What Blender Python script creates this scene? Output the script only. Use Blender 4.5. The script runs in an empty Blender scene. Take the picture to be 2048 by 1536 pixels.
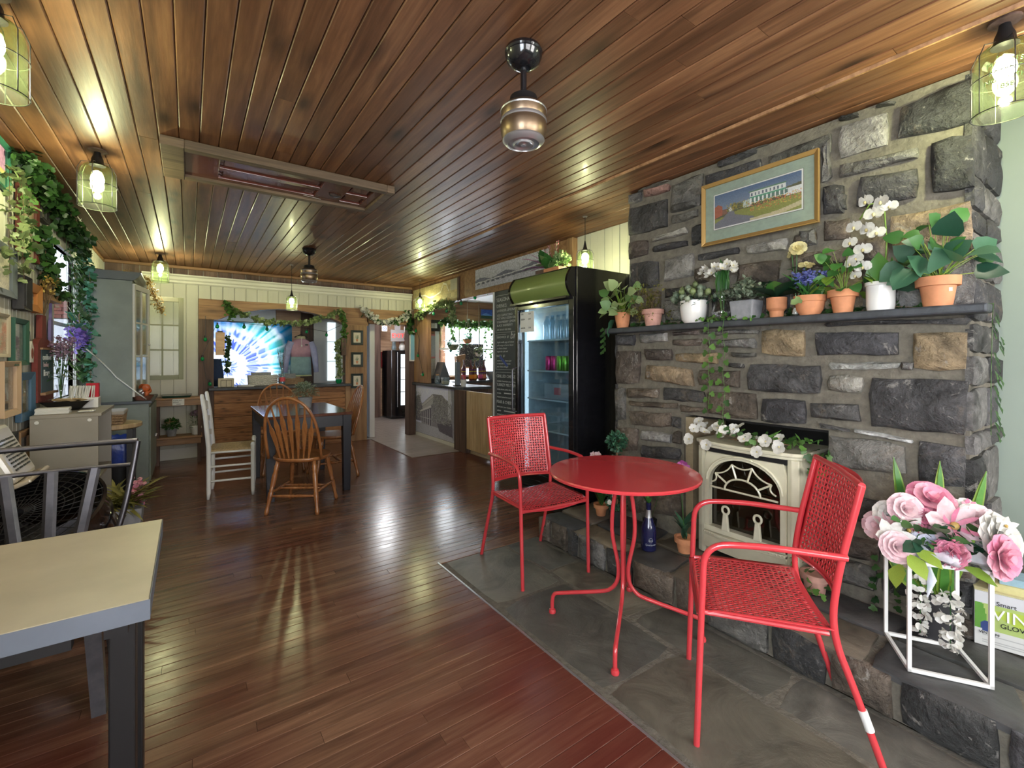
import bpy, math, random
import numpy as np
from mathutils import Vector, Matrix, Euler
random.seed(7); RN = random.Random(11)
SC = bpy.context.scene; COL = SC.collection
PI = math.pi; TAU = 2 * PI

# ------------------------------------------------------------------ camera
# room axes: X to the right wall, Y down the room, Z up; camera 1.27 m above the floor
YAW = math.radians(35.37)
cd = bpy.data.cameras.new('camera'); cam = bpy.data.objects.new('camera', cd); COL.objects.link(cam)
cam.location = (0, 0, 1.27); cam.rotation_euler = (PI / 2, 0, -YAW)
cd.sensor_width = 36; cd.lens = 16.0; cd.shift_y = -53 / 2048; cd.clip_start = .02
SC.camera = cam
# ------------------------------------------------------------------ world, daylight, exposure
SC.view_settings.view_transform = 'Standard'; SC.view_settings.look = 'None'
SC.view_settings.gamma = 1; SC.view_settings.use_curve_mapping = False
SC.view_settings.exposure = 0.55
SC.cycles.max_bounces = 6; SC.cycles.diffuse_bounces = 3; SC.cycles.glossy_bounces = 3
SC.cycles.transmission_bounces = 3; SC.cycles.transparent_max_bounces = 10; SC.cycles.use_adaptive_sampling = True; SC.cycles.adaptive_threshold = .12; SC.cycles.adaptive_min_samples = 16; SC.cycles.use_light_tree = False
SC.cycles.caustics_reflective = False; SC.cycles.caustics_refractive = False
SC.cycles.sample_clamp_indirect = 6.0
W = bpy.data.worlds.new('sky'); SC.world = W; W.use_nodes = True
bg = W.node_tree.nodes['Background']; bg.inputs[0].default_value = (.74, .83, 1, 1); bg.inputs[1].default_value = 2.6

def area(name, loc, size, rot, power, col=(1, 1, 1), spread=PI):
    d = bpy.data.lights.new(name, 'AREA'); d.shape = 'RECTANGLE'; d.size, d.size_y = size
    d.energy = power; d.color = col; d.spread = spread
    o = bpy.data.objects.new(name, d); COL.objects.link(o); o.location = loc; o.rotation_euler = rot
    return o
DAY = (.86, .93, 1)
# daylight just outside the window openings of the room (front wall behind the camera, side wall, back room, kitchen, hall door)
area('daylight_front_a', (0.35, -1.98, 1.45), (1.5, 1.5), (-PI / 2, 0, PI), 45, (1, .95, .88))
area('daylight_front_b', (2.15, -1.98, 1.45), (1.2, 1.5), (-PI / 2, 0, PI), 62, (1, .95, .88))
area('daylight_side', (-0.98, -0.55, 1.5), (1.4, 1.3), (0, -PI / 2, 0), 95, DAY)
area('daylight_back_room', (0.85, 8.86, 1.27), (1.4, .95), (-PI / 2, 0, 0), 14, DAY)
area('daylight_kitchen', (4.35, 7.75, 1.4), (1.3, 1.1), (-PI / 2, 0, 0), 110, DAY)

# ------------------------------------------------------------------ node helpers and materials
MATS = {}
def newmat(name):
    m = bpy.data.materials.new(name); m.use_nodes = True; nt = m.node_tree; MATS[name] = m
    return m, nt, nt.nodes['Principled BSDF']
def N(nt, t, **kw):
    n = nt.nodes.new(t)
    for k, v in kw.items():
        if k.startswith('i_'):
            k2 = k[2:]; k2 = int(k2) if k2.isdigit() else k2.replace('_', ' ')
            n.inputs[k2].default_value = v
        else: setattr(n, k, v)
    return n
def c4(c): return (c[0], c[1], c[2], 1)
def mixrgb(nt, mode, fac, a, b):
    n = nt.nodes.new('ShaderNodeMix'); n.data_type = 'RGBA'; n.blend_type = mode
    for s, v in ((n.inputs[0], fac), (n.inputs[6], a), (n.inputs[7], b)):
        if hasattr(v, 'links') or hasattr(v, 'is_output'): nt.links.new(v, s)
        elif isinstance(v, (tuple, list)): s.default_value = c4(v)
        else: s.default_value = v
    return n.outputs[2]
def ramp(nt, src, stops):
    r = nt.nodes.new('ShaderNodeValToRGB'); e = r.color_ramp.elements
    while len(e) < len(stops): e.new(.5)
    for el, (p, c) in zip(e, stops):
        el.position = p; el.color = c4(c) if isinstance(c, (tuple, list)) else (c, c, c, 1)
    nt.links.new(src, r.inputs[0]); return r.outputs[0]
def coords(nt, scale=(1, 1, 1), rnd=True, kind='Object'):
    tc = nt.nodes.new('ShaderNodeTexCoord'); out = tc.outputs[kind]
    if rnd:
        oi = nt.nodes.new('ShaderNodeObjectInfo'); m = N(nt, 'ShaderNodeMath', operation='MULTIPLY'); m.inputs[1].default_value = 37
        nt.links.new(oi.outputs['Random'], m.inputs[0])
        ad = N(nt, 'ShaderNodeVectorMath', operation='ADD'); nt.links.new(out, ad.inputs[0]); nt.links.new(m.outputs[0], ad.inputs[1]); out = ad.outputs[0]
    mp = nt.nodes.new('ShaderNodeMapping'); mp.inputs['Scale'].default_value = scale
    nt.links.new(out, mp.inputs[0]); return mp.outputs[0]
def noise(nt, vec, scale, detail=4, rough=.55, dist=0):
    n = N(nt, 'ShaderNodeTexNoise'); n.inputs['Scale'].default_value = scale; n.inputs['Detail'].default_value = detail
    n.inputs['Roughness'].default_value = rough; n.inputs['Distortion'].default_value = dist
    nt.links.new(vec, n.inputs['Vector']); return n.outputs['Fac']
def bump(nt, b, h, strength, dist=.01):
    n = nt.nodes.new('ShaderNodeBump'); n.inputs['Strength'].default_value = strength; n.inputs['Distance'].default_value = dist
    nt.links.new(h, n.inputs['Height']); nt.links.new(n.outputs[0], b.inputs['Normal'])
def pm(name, col=None, rough=.5, metal=0, ns=0, na=0, bs=0, ba=0, spec=.5, coat=0, emit=0, island=0, sss=0):
    """plain surface; col None takes the object's own colour; ns/na noise mottling, bs/ba bump, island per-piece variation"""
    if name in MATS: return MATS[name]
    m, nt, b = newmat(name)
    b.inputs['Roughness'].default_value = rough; b.inputs['Metallic'].default_value = metal
    b.inputs['Specular IOR Level'].default_value = spec; b.inputs['Coat Weight'].default_value = coat
    if col is None:
        oi = nt.nodes.new('ShaderNodeObjectInfo'); out = oi.outputs['Color']
    else:
        rgb = nt.nodes.new('ShaderNodeRGB'); rgb.outputs[0].default_value = c4(col); out = rgb.outputs[0]
    if na:
        f = noise(nt, coords(nt), ns, 5)
        k = ramp(nt, f, [(.3, 1 - na), (.7, 1 + na * .6)]); out = mixrgb(nt, 'MULTIPLY', 1.0, out, k)
    if island:
        g = nt.nodes.new('ShaderNodeNewGeometry'); k = ramp(nt, g.outputs['Random Per Island'], [(0, 1 - island), (1, 1 + island)])
        out = mixrgb(nt, 'MULTIPLY', 1.0, out, k)
    nt.links.new(out, b.inputs['Base Color'])
    if ba: bump(nt, b, noise(nt, coords(nt), bs, 4), ba)
    if emit:
        nt.links.new(out, b.inputs['Emission Color']); b.inputs['Emission Strength'].default_value = emit
    return m
def wood(name, c1, c2, c3, rough=.4, axis=1, sc=1.0, knots=0, tint=.25, ba=.15, coat=0, worn=None):
    """grain along the object's local axis; each piece gets its own offset and tint"""
    m, nt, b = newmat(name); s = [14 * sc, 14 * sc, 14 * sc]; s[axis] = .9 * sc
    v = coords(nt, s); g = noise(nt, v, 1.6, 6, .62, .6)
    out = ramp(nt, g, [(.28, c1), (.5, c2), (.74, c3)])
    fine = noise(nt, v, 9, 3); out = mixrgb(nt, 'MULTIPLY', .38, out, ramp(nt, fine, [(.35, .62), (.65, 1.1)]))
    if knots:
        s2 = [7 * sc] * 3; s2[axis] = 2.6 * sc
        vo = N(nt, 'ShaderNodeTexVoronoi'); vo.inputs['Scale'].default_value = 1.0; nt.links.new(coords(nt, s2), vo.inputs['Vector'])
        out = mixrgb(nt, 'MULTIPLY', knots, out, ramp(nt, vo.outputs['Distance'], [(.05, .12), (.16, .62), (.3, 1)]))
    oi = nt.nodes.new('ShaderNodeObjectInfo')
    out = mixrgb(nt, 'MULTIPLY', 1.0, out, ramp(nt, oi.outputs['Random'], [(0, 1 - tint), (1, 1 + tint)]))
    if worn: out = worn(nt, out, b)
    nt.links.new(out, b.inputs['Base Color']); b.inputs['Roughness'].default_value = rough; b.inputs['Coat Weight'].default_value = coat
    b.inputs['Coat Roughness'].default_value = .12
    if ba: bump(nt, b, fine, ba, .004)
    return m
def glassy(name, col=(1, 1, 1), alpha=.12, rough=.03, veil=0):
    """thin clear pane: see-through with a mirror gloss that grows at grazing angles; veil adds a soft milky film"""
    m, nt, b = newmat(name); t = nt.nodes.new('ShaderNodeBsdfTransparent'); t.inputs[0].default_value = c4(col)
    g = nt.nodes.new('ShaderNodeBsdfGlossy'); g.inputs['Roughness'].default_value = rough
    lw = N(nt, 'ShaderNodeLayerWeight'); lw.inputs['Blend'].default_value = .25
    mr = N(nt, 'ShaderNodeMapRange'); mr.inputs['To Min'].default_value = alpha; mr.inputs['To Max'].default_value = min(1, alpha + .45)
    nt.links.new(lw.outputs['Facing'], mr.inputs['Value'])
    mx = nt.nodes.new('ShaderNodeMixShader'); nt.links.new(mr.outputs[0], mx.inputs[0]); nt.links.new(t.outputs[0], mx.inputs[1]); nt.links.new(g.outputs[0], mx.inputs[2])
    out = mx.outputs[0]
    if veil:
        b.inputs['Base Color'].default_value = c4(col); b.inputs['Roughness'].default_value = .6; m2 = nt.nodes.new('ShaderNodeMixShader'); m2.inputs[0].default_value = veil
        nt.links.new(out, m2.inputs[1]); nt.links.new(b.outputs[0], m2.inputs[2]); out = m2.outputs[0]
    nt.links.new(out, nt.nodes['Material Output'].inputs[0]); return m
def printmat(name, rough=.6, translucent=0, spec=.3):
    """flat print: colours come from the painted colour attribute of the sheet"""
    m, nt, b = newmat(name); a = N(nt, 'ShaderNodeVertexColor', layer_name='Col'); nt.links.new(a.outputs[0], b.inputs['Base Color'])
    b.inputs['Roughness'].default_value = rough; b.inputs['Specular IOR Level'].default_value = spec
    if translucent:
        t = nt.nodes.new('ShaderNodeBsdfTranslucent'); nt.links.new(a.outputs[0], t.inputs[0])
        mx = nt.nodes.new('ShaderNodeMixShader'); mx.inputs[0].default_value = translucent
        nt.links.new(b.outputs[0], mx.inputs[1]); nt.links.new(t.outputs[0], mx.inputs[2]); nt.links.new(mx.outputs[0], nt.nodes['Material Output'].inputs[0])
    return m
def leafmat(name, c1, c2, rough=.45, trans=.25):
    """leaves and petals: every leaf of a mesh, and every object, takes its own shade between two greens"""
    m, nt, b = newmat(name); g = nt.nodes.new('ShaderNodeNewGeometry'); oi = nt.nodes.new('ShaderNodeObjectInfo')
    ad = N(nt, 'ShaderNodeMath', operation='ADD'); nt.links.new(g.outputs['Random Per Island'], ad.inputs[0]); nt.links.new(oi.outputs['Random'], ad.inputs[1])
    fr = N(nt, 'ShaderNodeMath', operation='FRACT'); nt.links.new(ad.outputs[0], fr.inputs[0])
    out = ramp(nt, fr.outputs[0], [(0, c1), (1, c2)])
    out = mixrgb(nt, 'MULTIPLY', .5, out, ramp(nt, noise(nt, coords(nt), 60, 2), [(.3, .7), (.7, 1.15)]))
    nt.links.new(out, b.inputs['Base Color']); b.inputs['Roughness'].default_value = rough
    t = nt.nodes.new('ShaderNodeBsdfTranslucent'); nt.links.new(out, t.inputs[0]); mx = nt.nodes.new('ShaderNodeMixShader'); mx.inputs[0].default_value = trans
    nt.links.new(b.outputs[0], mx.inputs[1]); nt.links.new(t.outputs[0], mx.inputs[2]); nt.links.new(mx.outputs[0], nt.nodes['Material Output'].inputs[0])
    return m

def floorworn(nt, out, b):
    # red paint kept near the stone apron, trodden to bare brown along the walkway (world position), with scuffed patches
    g = nt.nodes.new('ShaderNodeNewGeometry'); sx = nt.nodes.new('ShaderNodeSeparateXYZ'); nt.links.new(g.outputs['Position'], sx.inputs[0])
    mp = nt.nodes.new('ShaderNodeMapping'); mp.inputs['Scale'].default_value = (1.0, 2.6, 1); nt.links.new(g.outputs['Position'], mp.inputs[0])
    big = noise(nt, mp.outputs[0], .9, 3, .5); fine = noise(nt, mp.outputs[0], 7, 6, .7)
    # distance from the walkway line x = 0.45
    a = N(nt, 'ShaderNodeMath', operation='SUBTRACT'); nt.links.new(sx.outputs[0], a.inputs[0]); a.inputs[1].default_value = .35
    a2 = N(nt, 'ShaderNodeMath', operation='ABSOLUTE'); nt.links.new(a.outputs[0], a2.inputs[0])
    yy = N(nt, 'ShaderNodeMapRange'); nt.links.new(sx.outputs[1], yy.inputs['Value']); yy.inputs['From Min'].default_value = 1.0; yy.inputs['From Max'].default_value = 2.6
    yy.inputs['To Min'].default_value = .75; yy.inputs['To Max'].default_value = 0.1
    s = N(nt, 'ShaderNodeMath', operation='MULTIPLY'); nt.links.new(a2.outputs[0], s.inputs[0]); nt.links.new(yy.outputs[0], s.inputs[1])
    t = N(nt, 'ShaderNodeMath', operation='ADD'); nt.links.new(s.outputs[0], t.inputs[0]); nt.links.new(big, t.inputs[1])
    redness = ramp(nt, t.outputs[0], [(.45, 0.05), (.9, 1)])
    red = mixrgb(nt, 'MIX', .30, (.105, .017, .014), out)
    out = mixrgb(nt, 'MIX', redness, out, red)
    rg = N(nt, 'ShaderNodeMapRange'); nt.links.new(fine, rg.inputs['Value']); rg.inputs['From Min'].default_value = .3; rg.inputs['From Max'].default_value = .75
    rg.inputs['To Min'].default_value = .17; rg.inputs['To Max'].default_value = .29; nt.links.new(rg.outputs[0], b.inputs['Roughness'])
    bare = ramp(nt, fine, [(.70, 0), (.78, .7)])
    return mixrgb(nt, 'MIX', bare, out, (.23, .13, .055))

wood('ceiling_wood', (.085, .036, .017), (.172, .077, .037), (.275, .138, .068), .42, 1, .8, .85, .2, .12, .03)
wood('floor_wood', (.085, .045, .028), (.155, .083, .050), (.25, .14, .085), .36, 0, 1.0, 0, .22, .07, 0, floorworn)
wood('beam_wood', (.16, .075, .03), (.30, .155, .07), (.42, .24, .115), .6, 0, .9, .5, .15, .3)
wood('post_wood', (.15, .075, .03), (.30, .165, .075), (.42, .25, .12), .6, 2, .8, .4, .15, .3)
wood('old_board', (.06, .035, .028), (.13, .075, .055), (.21, .13, .095), .7, 2, .8, .4, .25, .3)
wood('pine_board', (.42, .24, .14), (.55, .34, .21), (.66, .43, .28), .55, 0, .8, .6, .12, .15)
wood('bark_board', (.11, .045, .018), (.30, .135, .052), (.44, .23, .105), .7, 0, 2.2, .8, .2, .4)
wood('oak', (.20, .07, .02), (.32, .125, .04), (.42, .19, .07), .3, 2, 1.6, 0, .08, .1, .3)
wood('shelf_wood', (.17, .085, .035), (.29, .155, .07), (.38, .22, .11), .5, 0, 1.2, .2, .15, .2)
wood('light_oak', (.36, .24, .12), (.50, .35, .19), (.60, .45, .27), .5, 2, 1.2, .1, .08, .15)
wood('pale_floor', (.20, .165, .14), (.30, .255, .225), (.38, .34, .31), .3, 0, 1.0, .1, .12, .06)
wood('door_trim', (.06, .04, .025), (.12, .08, .05), (.18, .125, .08), .7, 0, 1.2, .3, .2, .2)
wood('dark_table', (.055, .018, .01), (.10, .035, .018), (.15, .055, .028), .16, 1, 1.2, 0, .05, .05, .5)
MATS['ceiling_wood'].node_tree.nodes['Principled BSDF'].inputs['Specular IOR Level'].default_value = .3
pm('obj', None, .55); pm('objmat', None, .85, 0, 40, .12); pm('objgloss', None, .22, coat=.4); pm('objmetal', None, .35, .85)
pm('cream_wall', (.50, .485, .41), .6, 0, 3, .06); pm('white_trim', (.62, .60, .53), .5); pm('sage_wall', (.24, .285, .24), .6, 0, 2, .05)
pm('white_paint', (.72, .72, .70), .45); pm('black_paint', (.007, .007, .008), .45); pm('black_gloss', (.008, .008, .01), .14, coat=.5)
pm('red_metal', (.54, .042, .052), .24, 0, coat=.5); pm('steel', (.11, .108, .122), .33, .9, 30, .2); pm('chrome', (.7, .7, .72), .15, 1)
pm('terracotta', (.56, .235, .11), .75, 0, 25, .16); pm('pink_clay', (.55, .30, .24), .8, 0, 22, .25); pm('glaze_white', (.74, .73, .70), .25, coat=.4)
pm('concrete_grey', (.24, .245, .26), .8, 0, 30, .2, 60, .1); pm('soil', (.05, .035, .02), .9, 0, 60, .4)
pm('slate', (.045, .05, .058), .5, 0, 18, .35, 40, .25); pm('iron_cream', (.58, .55, .41), .32, 0, 20, .06, coat=.3); pm('navy', (.006, .007, .014), .42)
pm('hutch_paint', (.155, .18, .15), .45, 0, 5, .2); pm('hutch_trim', (.05, .06, .07), .45); pm('olive_paint', (.23, .24, .13), .5)
pm('table_stone', (.45, .40, .30), .38, 0, 6, .12); pm('table_edge', (.12, .138, .17), .5, 0, 8, .12); pm('box_grey', (.28, .255, .21), .5, 0, 6, .08)
pm('paper', (.70, .70, .66), .7); pm('card', (.36, .22, .12), .8, 0, 12, .1); pm('wicker', (.34, .22, .13), .8, 0, 90, .5, 120, .6); pm('wicker_white', (.6, .58, .54), .8, 0, 90, .35, 120, .6)
pm('rush', (.42, .30, .15), .85, 0, 70, .35, 90, .6); pm('blue_bag', (.03, .07, .38), .3, 0, 12, .3, 14, .6); pm('black_plastic', (.012, .012, .013), .5)
pm('chalkboard', (.045, .055, .065), .55, 0, 4, .25); pm('chalk', (.62, .64, .66), .8); pm('green_canopy', (.20, .26, .075), .28, coat=.2)
pm('apron_mortar', (.125, .112, .09), .9, 0, 30, .3, 70, .5); pm('mortar', (.155, .138, .108), .9, 0, 30, .3, 70, .5); pm('orange_card', (.55, .12, .03), .4, 0, 20, .3); pm('silver', (.5, .5, .52), .3, .8)
pm('rope', (.5, .45, .35), .9); pm('brass', (.45, .28, .10), .35, .6); pm('green_bulb', (.0, .22, .06), .1, coat=.6); pm('fabric', None, .9, 0, 20, .12, 30, .3)
pm('emboss', (.16, .26, .09), .25, coat=.3); pm('exit_panel', (.30, .28, .28), .4); pm('brick_red', (.24, .075, .05), .85, 0, 8, .3); pm('water_print', (.1, .12, .14), .6)
m, nt, b = newmat('stone')
oi = nt.nodes.new('ShaderNodeObjectInfo'); v = coords(nt); f1 = noise(nt, v, 7, 7, .62, .5); f2 = noise(nt, v, 34, 6, .65)
o_ = mixrgb(nt, 'MULTIPLY', 1, oi.outputs['Color'], ramp(nt, f1, [(.3, .38), (.5, 1), (.72, 1.7)]))
o_ = mixrgb(nt, 'MULTIPLY', .8, o_, ramp(nt, f2, [(.32, .6), (.66, 1.25)]))
o_ = mixrgb(nt, 'MIX', ramp(nt, noise(nt, v, 13, 6, .7, 1.2), [(.60, 0), (.68, .7)]), o_, (.34, .32, .29))
o_ = mixrgb(nt, 'MIX', ramp(nt, noise(nt, v, 3.5, 8, .75, 2), [(.56, 0), (.66, .35)]), o_, (.20, .155, .105))
nt.links.new(o_, b.inputs['Base Color']); b.inputs['Roughness'].default_value = .7
ad_ = N(nt, 'ShaderNodeMath', operation='MULTIPLY_ADD'); nt.links.new(f2, ad_.inputs[0]); ad_.inputs[1].default_value = .45; nt.links.new(f1, ad_.inputs[2]); bump(nt, b, ad_.outputs[0], 1.0, .045)
m, nt, b = newmat('flagstone')
oi = nt.nodes.new('ShaderNodeObjectInfo'); v = coords(nt, (1, 1, 3)); f1 = noise(nt, v, 4.5, 8, .66, .8)
o_ = mixrgb(nt, 'MULTIPLY', 1, oi.outputs['Color'], ramp(nt, f1, [(.3, .5), (.5, 1), (.7, 1.45)]))
nt.links.new(o_, b.inputs['Base Color']); b.inputs['Roughness'].default_value = .48; bump(nt, b, f1, .5, .015)
glassy('glass', (1, 1, 1), .05); glassy('glass_dull', (.93, .95, .92), .012, .1); glassy('glass_fridge', (.80, .9, .96), .06); glassy('glass_green', (.80, .93, .62), .05, .06, .008); glassy('glass_dark', (.35, .33, .3), .06)
glassy('tulle', (.9, .93, 1), .0, .6, .4); glassy('bottle_glass', (.72, .85, .92), .10, .05, .08)
printmat('print'); printmat('print_gloss', .25, 0, .5); printmat('cloth_print', .9, .75); printmat('bluebottle', .12, 0, .6)
pm('bottle_blue', (.008, .01, .055), .12, coat=.5)
leafmat('ivy', (.02, .07, .015), (.12, .26, .05)); leafmat('ivy_dark', (.012, .04, .012), (.05, .13, .03)); leafmat('ivy_pale', (.10, .16, .06), (.30, .36, .16))
leafmat('leaf_green', (.02, .085, .02), (.07, .22, .045)); leafmat('leaf_blue', (.015, .06, .035), (.06, .17, .09)); leafmat('leaf_lime', (.12, .24, .03), (.30, .42, .06))
leafmat('leaf_varieg', (.10, .22, .06), (.36, .44, .20)); leafmat('leaf_grey', (.16, .22, .15), (.38, .44, .32)); leafmat('leaf_orchid', (.04, .15, .025), (.09, .24, .04), .3, .1)
leafmat('leaf_olive', (.07, .075, .015), (.30, .28, .07)); leafmat('leaf_teal', (.03, .13, .08), (.12, .33, .2)); leafmat('leaf_darkest', (.008, .03, .015), (.02, .07, .03))
leafmat('petal_white', (.62, .60, .54), (.80, .79, .75)); leafmat('petal_cream', (.60, .50, .22), (.78, .72, .42)); leafmat('petal_pink', (.72, .22, .36), (.80, .42, .5))
leafmat('petal_pale', (.70, .46, .50), (.80, .62, .64)); leafmat('petal_blue', (.10, .12, .48), (.36, .40, .72)); leafmat('petal_violet', (.22, .12, .62), (.5, .38, .85))
leafmat('petal_mauve', (.28, .16, .26), (.50, .35, .46)); leafmat('petal_lilac', (.52, .54, .68), (.68, .70, .80)); leafmat('petal_purple', (.25, .03, .2), (.55, .15, .42))
leafmat('dried', (.30, .20, .09), (.62, .48, .26), .8, .1); leafmat('straw_gold', (.35, .22, .05), (.62, .45, .14), .5, .1); leafmat('brown_twig', (.10, .06, .03), (.2, .12, .06), .8, 0)
m, nt, b = newmat('bulb_glow'); b.inputs['Emission Color'].default_value = (1, .90, .68, 1); b.inputs['Emission Strength'].default_value = 40
m, nt, b = newmat('sign_glow'); b.inputs['Base Color'].default_value = (.6, .03, .03, 1); b.inputs['Emission Color'].default_value = (1, .06, .05, 1); b.inputs['Emission Strength'].default_value = 1.1
m, nt, b = newmat('cooler_lite_glow'); b.inputs['Emission Color'].default_value = (.78, .92, 1, 1); b.inputs['Emission Strength'].default_value = .8

for k in ('bulb_glow', 'sign_glow', 'cooler_lite_glow'): MATS[k].cycles.emission_sampling = 'NONE'
# ------------------------------------------------------------------ mesh helpers
class MB:
    def __init__(s): s.v = []; s.f = []
    def add(s, vs, fs):
        o = len(s.v); s.v += [tuple(v) for v in vs]; s.f += [tuple(i + o for i in f) for f in fs]; return s
    def box(s, x0, x1, y0, y1, z0, z1):
        return s.add([(x0, y0, z0), (x1, y0, z0), (x1, y1, z0), (x0, y1, z0), (x0, y0, z1), (x1, y0, z1), (x1, y1, z1), (x0, y1, z1)],
                     [(0, 3, 2, 1), (4, 5, 6, 7), (0, 1, 5, 4), (1, 2, 6, 5), (2, 3, 7, 6), (3, 0, 4, 7)])
    def quad(s, a, b, c, d): return s.add([a, b, c, d], [(0, 1, 2, 3)])
    def hexa(s, lo, hi):
        """eight-corner block: four lower corners, four upper corners"""
        return s.add(list(lo) + list(hi), [(0, 3, 2, 1), (4, 5, 6, 7), (0, 1, 5, 4), (1, 2, 6, 5), (2, 3, 7, 6), (3, 0, 4, 7)])
    def prism(s, pts, ax, d0, d1):
        """outline (2-D) pushed out along axis ax from d0 to d1"""
        n = len(pts)
        def p(a, b, d): return {0: (d, a, b), 1: (a, d, b), 2: (a, b, d)}[ax]
        return s.add([p(a, b, d0) for a, b in pts] + [p(a, b, d1) for a, b in pts],
                     [tuple(range(n))[::-1], tuple(range(n, 2 * n))] + [(i, (i + 1) % n, n + (i + 1) % n, n + i) for i in range(n)])
    def tube(s, pts, r, n=8, closed=False):
        pts = [Vector(p) for p in pts]; k = len(pts); rs = r if isinstance(r, (list, tuple)) else [r] * k
        o = len(s.v); prev = None
        for i, p in enumerate(pts):
            a = pts[(i - 1) % k] if (i or closed) else p; b_ = pts[(i + 1) % k] if (i < k - 1 or closed) else p
            t = (b_ - a); t = t.normalized() if t.length > 1e-9 else Vector((0, 0, 1))
            if prev is None:
                ref = Vector((0, 0, 1)) if abs(t.z) < .9 else Vector((1, 0, 0)); nx = t.cross(ref).normalized()
            else:
                nx = prev - t * prev.dot(t); nx = nx.normalized() if nx.length > 1e-6 else t.orthogonal().normalized()
            prev = nx; ny = t.cross(nx)
            for j in range(n):
                an = TAU * j / n; q = p + (nx * math.cos(an) + ny * math.sin(an)) * rs[i]; s.v.append(tuple(q))
        m_ = k if closed else k - 1
        for i in range(m_):
            for j in range(n):
                a = o + i * n + j; b_ = o + i * n + (j + 1) % n; c = o + ((i + 1) % k) * n + (j + 1) % n; d = o + ((i + 1) % k) * n + j
                s.f.append((a, b_, c, d))
        if not closed: s.f.append(tuple(o + j for j in range(n))[::-1]); s.f.append(tuple(o + (k - 1) * n + j for j in range(n)))
        return s
    def lathe(s, prof, n=20, c=(0, 0, 0), cap=True):
        o = len(s.v)
        for r, z in prof:
            for j in range(n): an = TAU * j / n; s.v.append((c[0] + r * math.cos(an), c[1] + r * math.sin(an), c[2] + z))
        for i in range(len(prof) - 1):
            for j in range(n): s.f.append((o + i * n + j, o + i * n + (j + 1) % n, o + (i + 1) * n + (j + 1) % n, o + (i + 1) * n + j))
        if cap:
            if prof[0][0] > 1e-4: s.f.append(tuple(o + j for j in range(n))[::-1])
            if prof[-1][0] > 1e-4: s.f.append(tuple(o + (len(prof) - 1) * n + j for j in range(n)))
        return s
    def ball(s, c, r, nu=10, nv=6, sc=(1, 1, 1), rot=None):
        vs = []; fs = []
        for i in range(nv + 1):
            th = PI * i / nv
            for j in range(nu):
                ph = TAU * j / nu; p = Vector((r * sc[0] * math.sin(th) * math.cos(ph), r * sc[1] * math.sin(th) * math.sin(ph), r * sc[2] * math.cos(th)))
                if rot: p.rotate(rot)
                vs.append((c[0] + p.x, c[1] + p.y, c[2] + p.z))
        for i in range(nv):
            for j in range(nu): fs.append((i * nu + j, (i + 1) * nu + j, (i + 1) * nu + (j + 1) % nu, i * nu + (j + 1) % nu))
        return s.add(vs, fs)
    def put(s, proto, mat):
        """a copy of another builder's or proto's geometry under a matrix"""
        return s.add([mat @ Vector(v) for v in proto[0]], proto[1])
    def mesh(s, name, smooth=0):
        me = bpy.data.meshes.new(name); me.from_pydata(s.v, [], s.f)
        if smooth:
            me.polygons.foreach_set('use_smooth', [True] * len(me.polygons))
            if smooth < 3: me.set_sharp_from_angle(angle=smooth)
        me.update(); return me
    def build(s, name, mat, parent=None, smooth=0, bevel=0, color=None, **props):
        return mobj(name, s.mesh(name, smooth), mat, parent, bevel, color, **props)
def mobj(name, me, mat, parent=None, bevel=0, color=None, loc=None, rot=None, scale=None, **props):
    if mat and not me.materials: me.materials.append(MATS[mat])
    o = bpy.data.objects.new(name, me); COL.objects.link(o)
    if parent is not None: o.parent = parent
    if color: o.color = c4(color)
    if loc is not None: o.location = loc
    if rot is not None: o.rotation_euler = rot
    if scale is not None: o.scale = (scale,) * 3 if not isinstance(scale, (tuple, list)) else scale
    if bevel:
        md = o.modifiers.new('bevel', 'BEVEL'); md.width = bevel; md.segments = 2; md.limit_method = 'ANGLE'; md.harden_normals = False
    for k, v in props.items(): o[k] = v
    return o
def thing(name, label, cat, loc=(0, 0, 0), rz=0, group=None, rot=None):
    o = bpy.data.objects.new(name, None); COL.objects.link(o); o.empty_display_size = .05
    o.location = loc; o.rotation_euler = rot if rot else (0, 0, rz); o['label'] = label; o['category'] = cat
    if group: o['group'] = group
    return o
def copytree(o, parent=None):
    c = o.copy(); COL.objects.link(c)
    if parent is not None: c.parent = parent
    for ch in list(o.children): copytree(ch, c)
    return c
def bez(p0, p1, p2, n=8):
    p0, p1, p2 = Vector(p0), Vector(p1), Vector(p2)
    return [tuple(p0 * (1 - t) ** 2 + p1 * 2 * t * (1 - t) + p2 * t * t) for t in [i / n for i in range(n + 1)]]
def fillet(pts, r, n=5):
    """polyline with its inner corners rounded"""
    out = [Vector(pts[0])]
    for i in range(1, len(pts) - 1):
        a, b, c = Vector(pts[i - 1]), Vector(pts[i]), Vector(pts[i + 1])
        d1 = (a - b); d2 = (c - b); k = min(r, d1.length * .49, d2.length * .49)
        out += [Vector(q) for q in bez(b + d1.normalized() * k, b, b + d2.normalized() * k, n)]
    out.append(Vector(pts[-1])); return out
def text_mesh(lines, depth=0.0006):
    """lettering as one mesh in the x-z plane facing -y; lines: (text, x, z, height, align, shear)"""
    mb = MB()
    for t, x, z, h, al, sh in lines:
        cu = bpy.data.curves.new('t', 'FONT'); cu.body = t; cu.size = h; cu.align_x = al; cu.extrude = depth; cu.shear = sh; cu.resolution_u = 3
        ob = bpy.data.objects.new('t', cu); me = bpy.data.meshes.new_from_object(ob)
        mb.add([(v.co.x + x, -v.co.z, v.co.y + z) for v in me.vertices], [tuple(p.vertices) for p in me.polygons])
        bpy.data.objects.remove(ob); bpy.data.meshes.remove(me); bpy.data.curves.remove(cu)
    return mb
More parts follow.
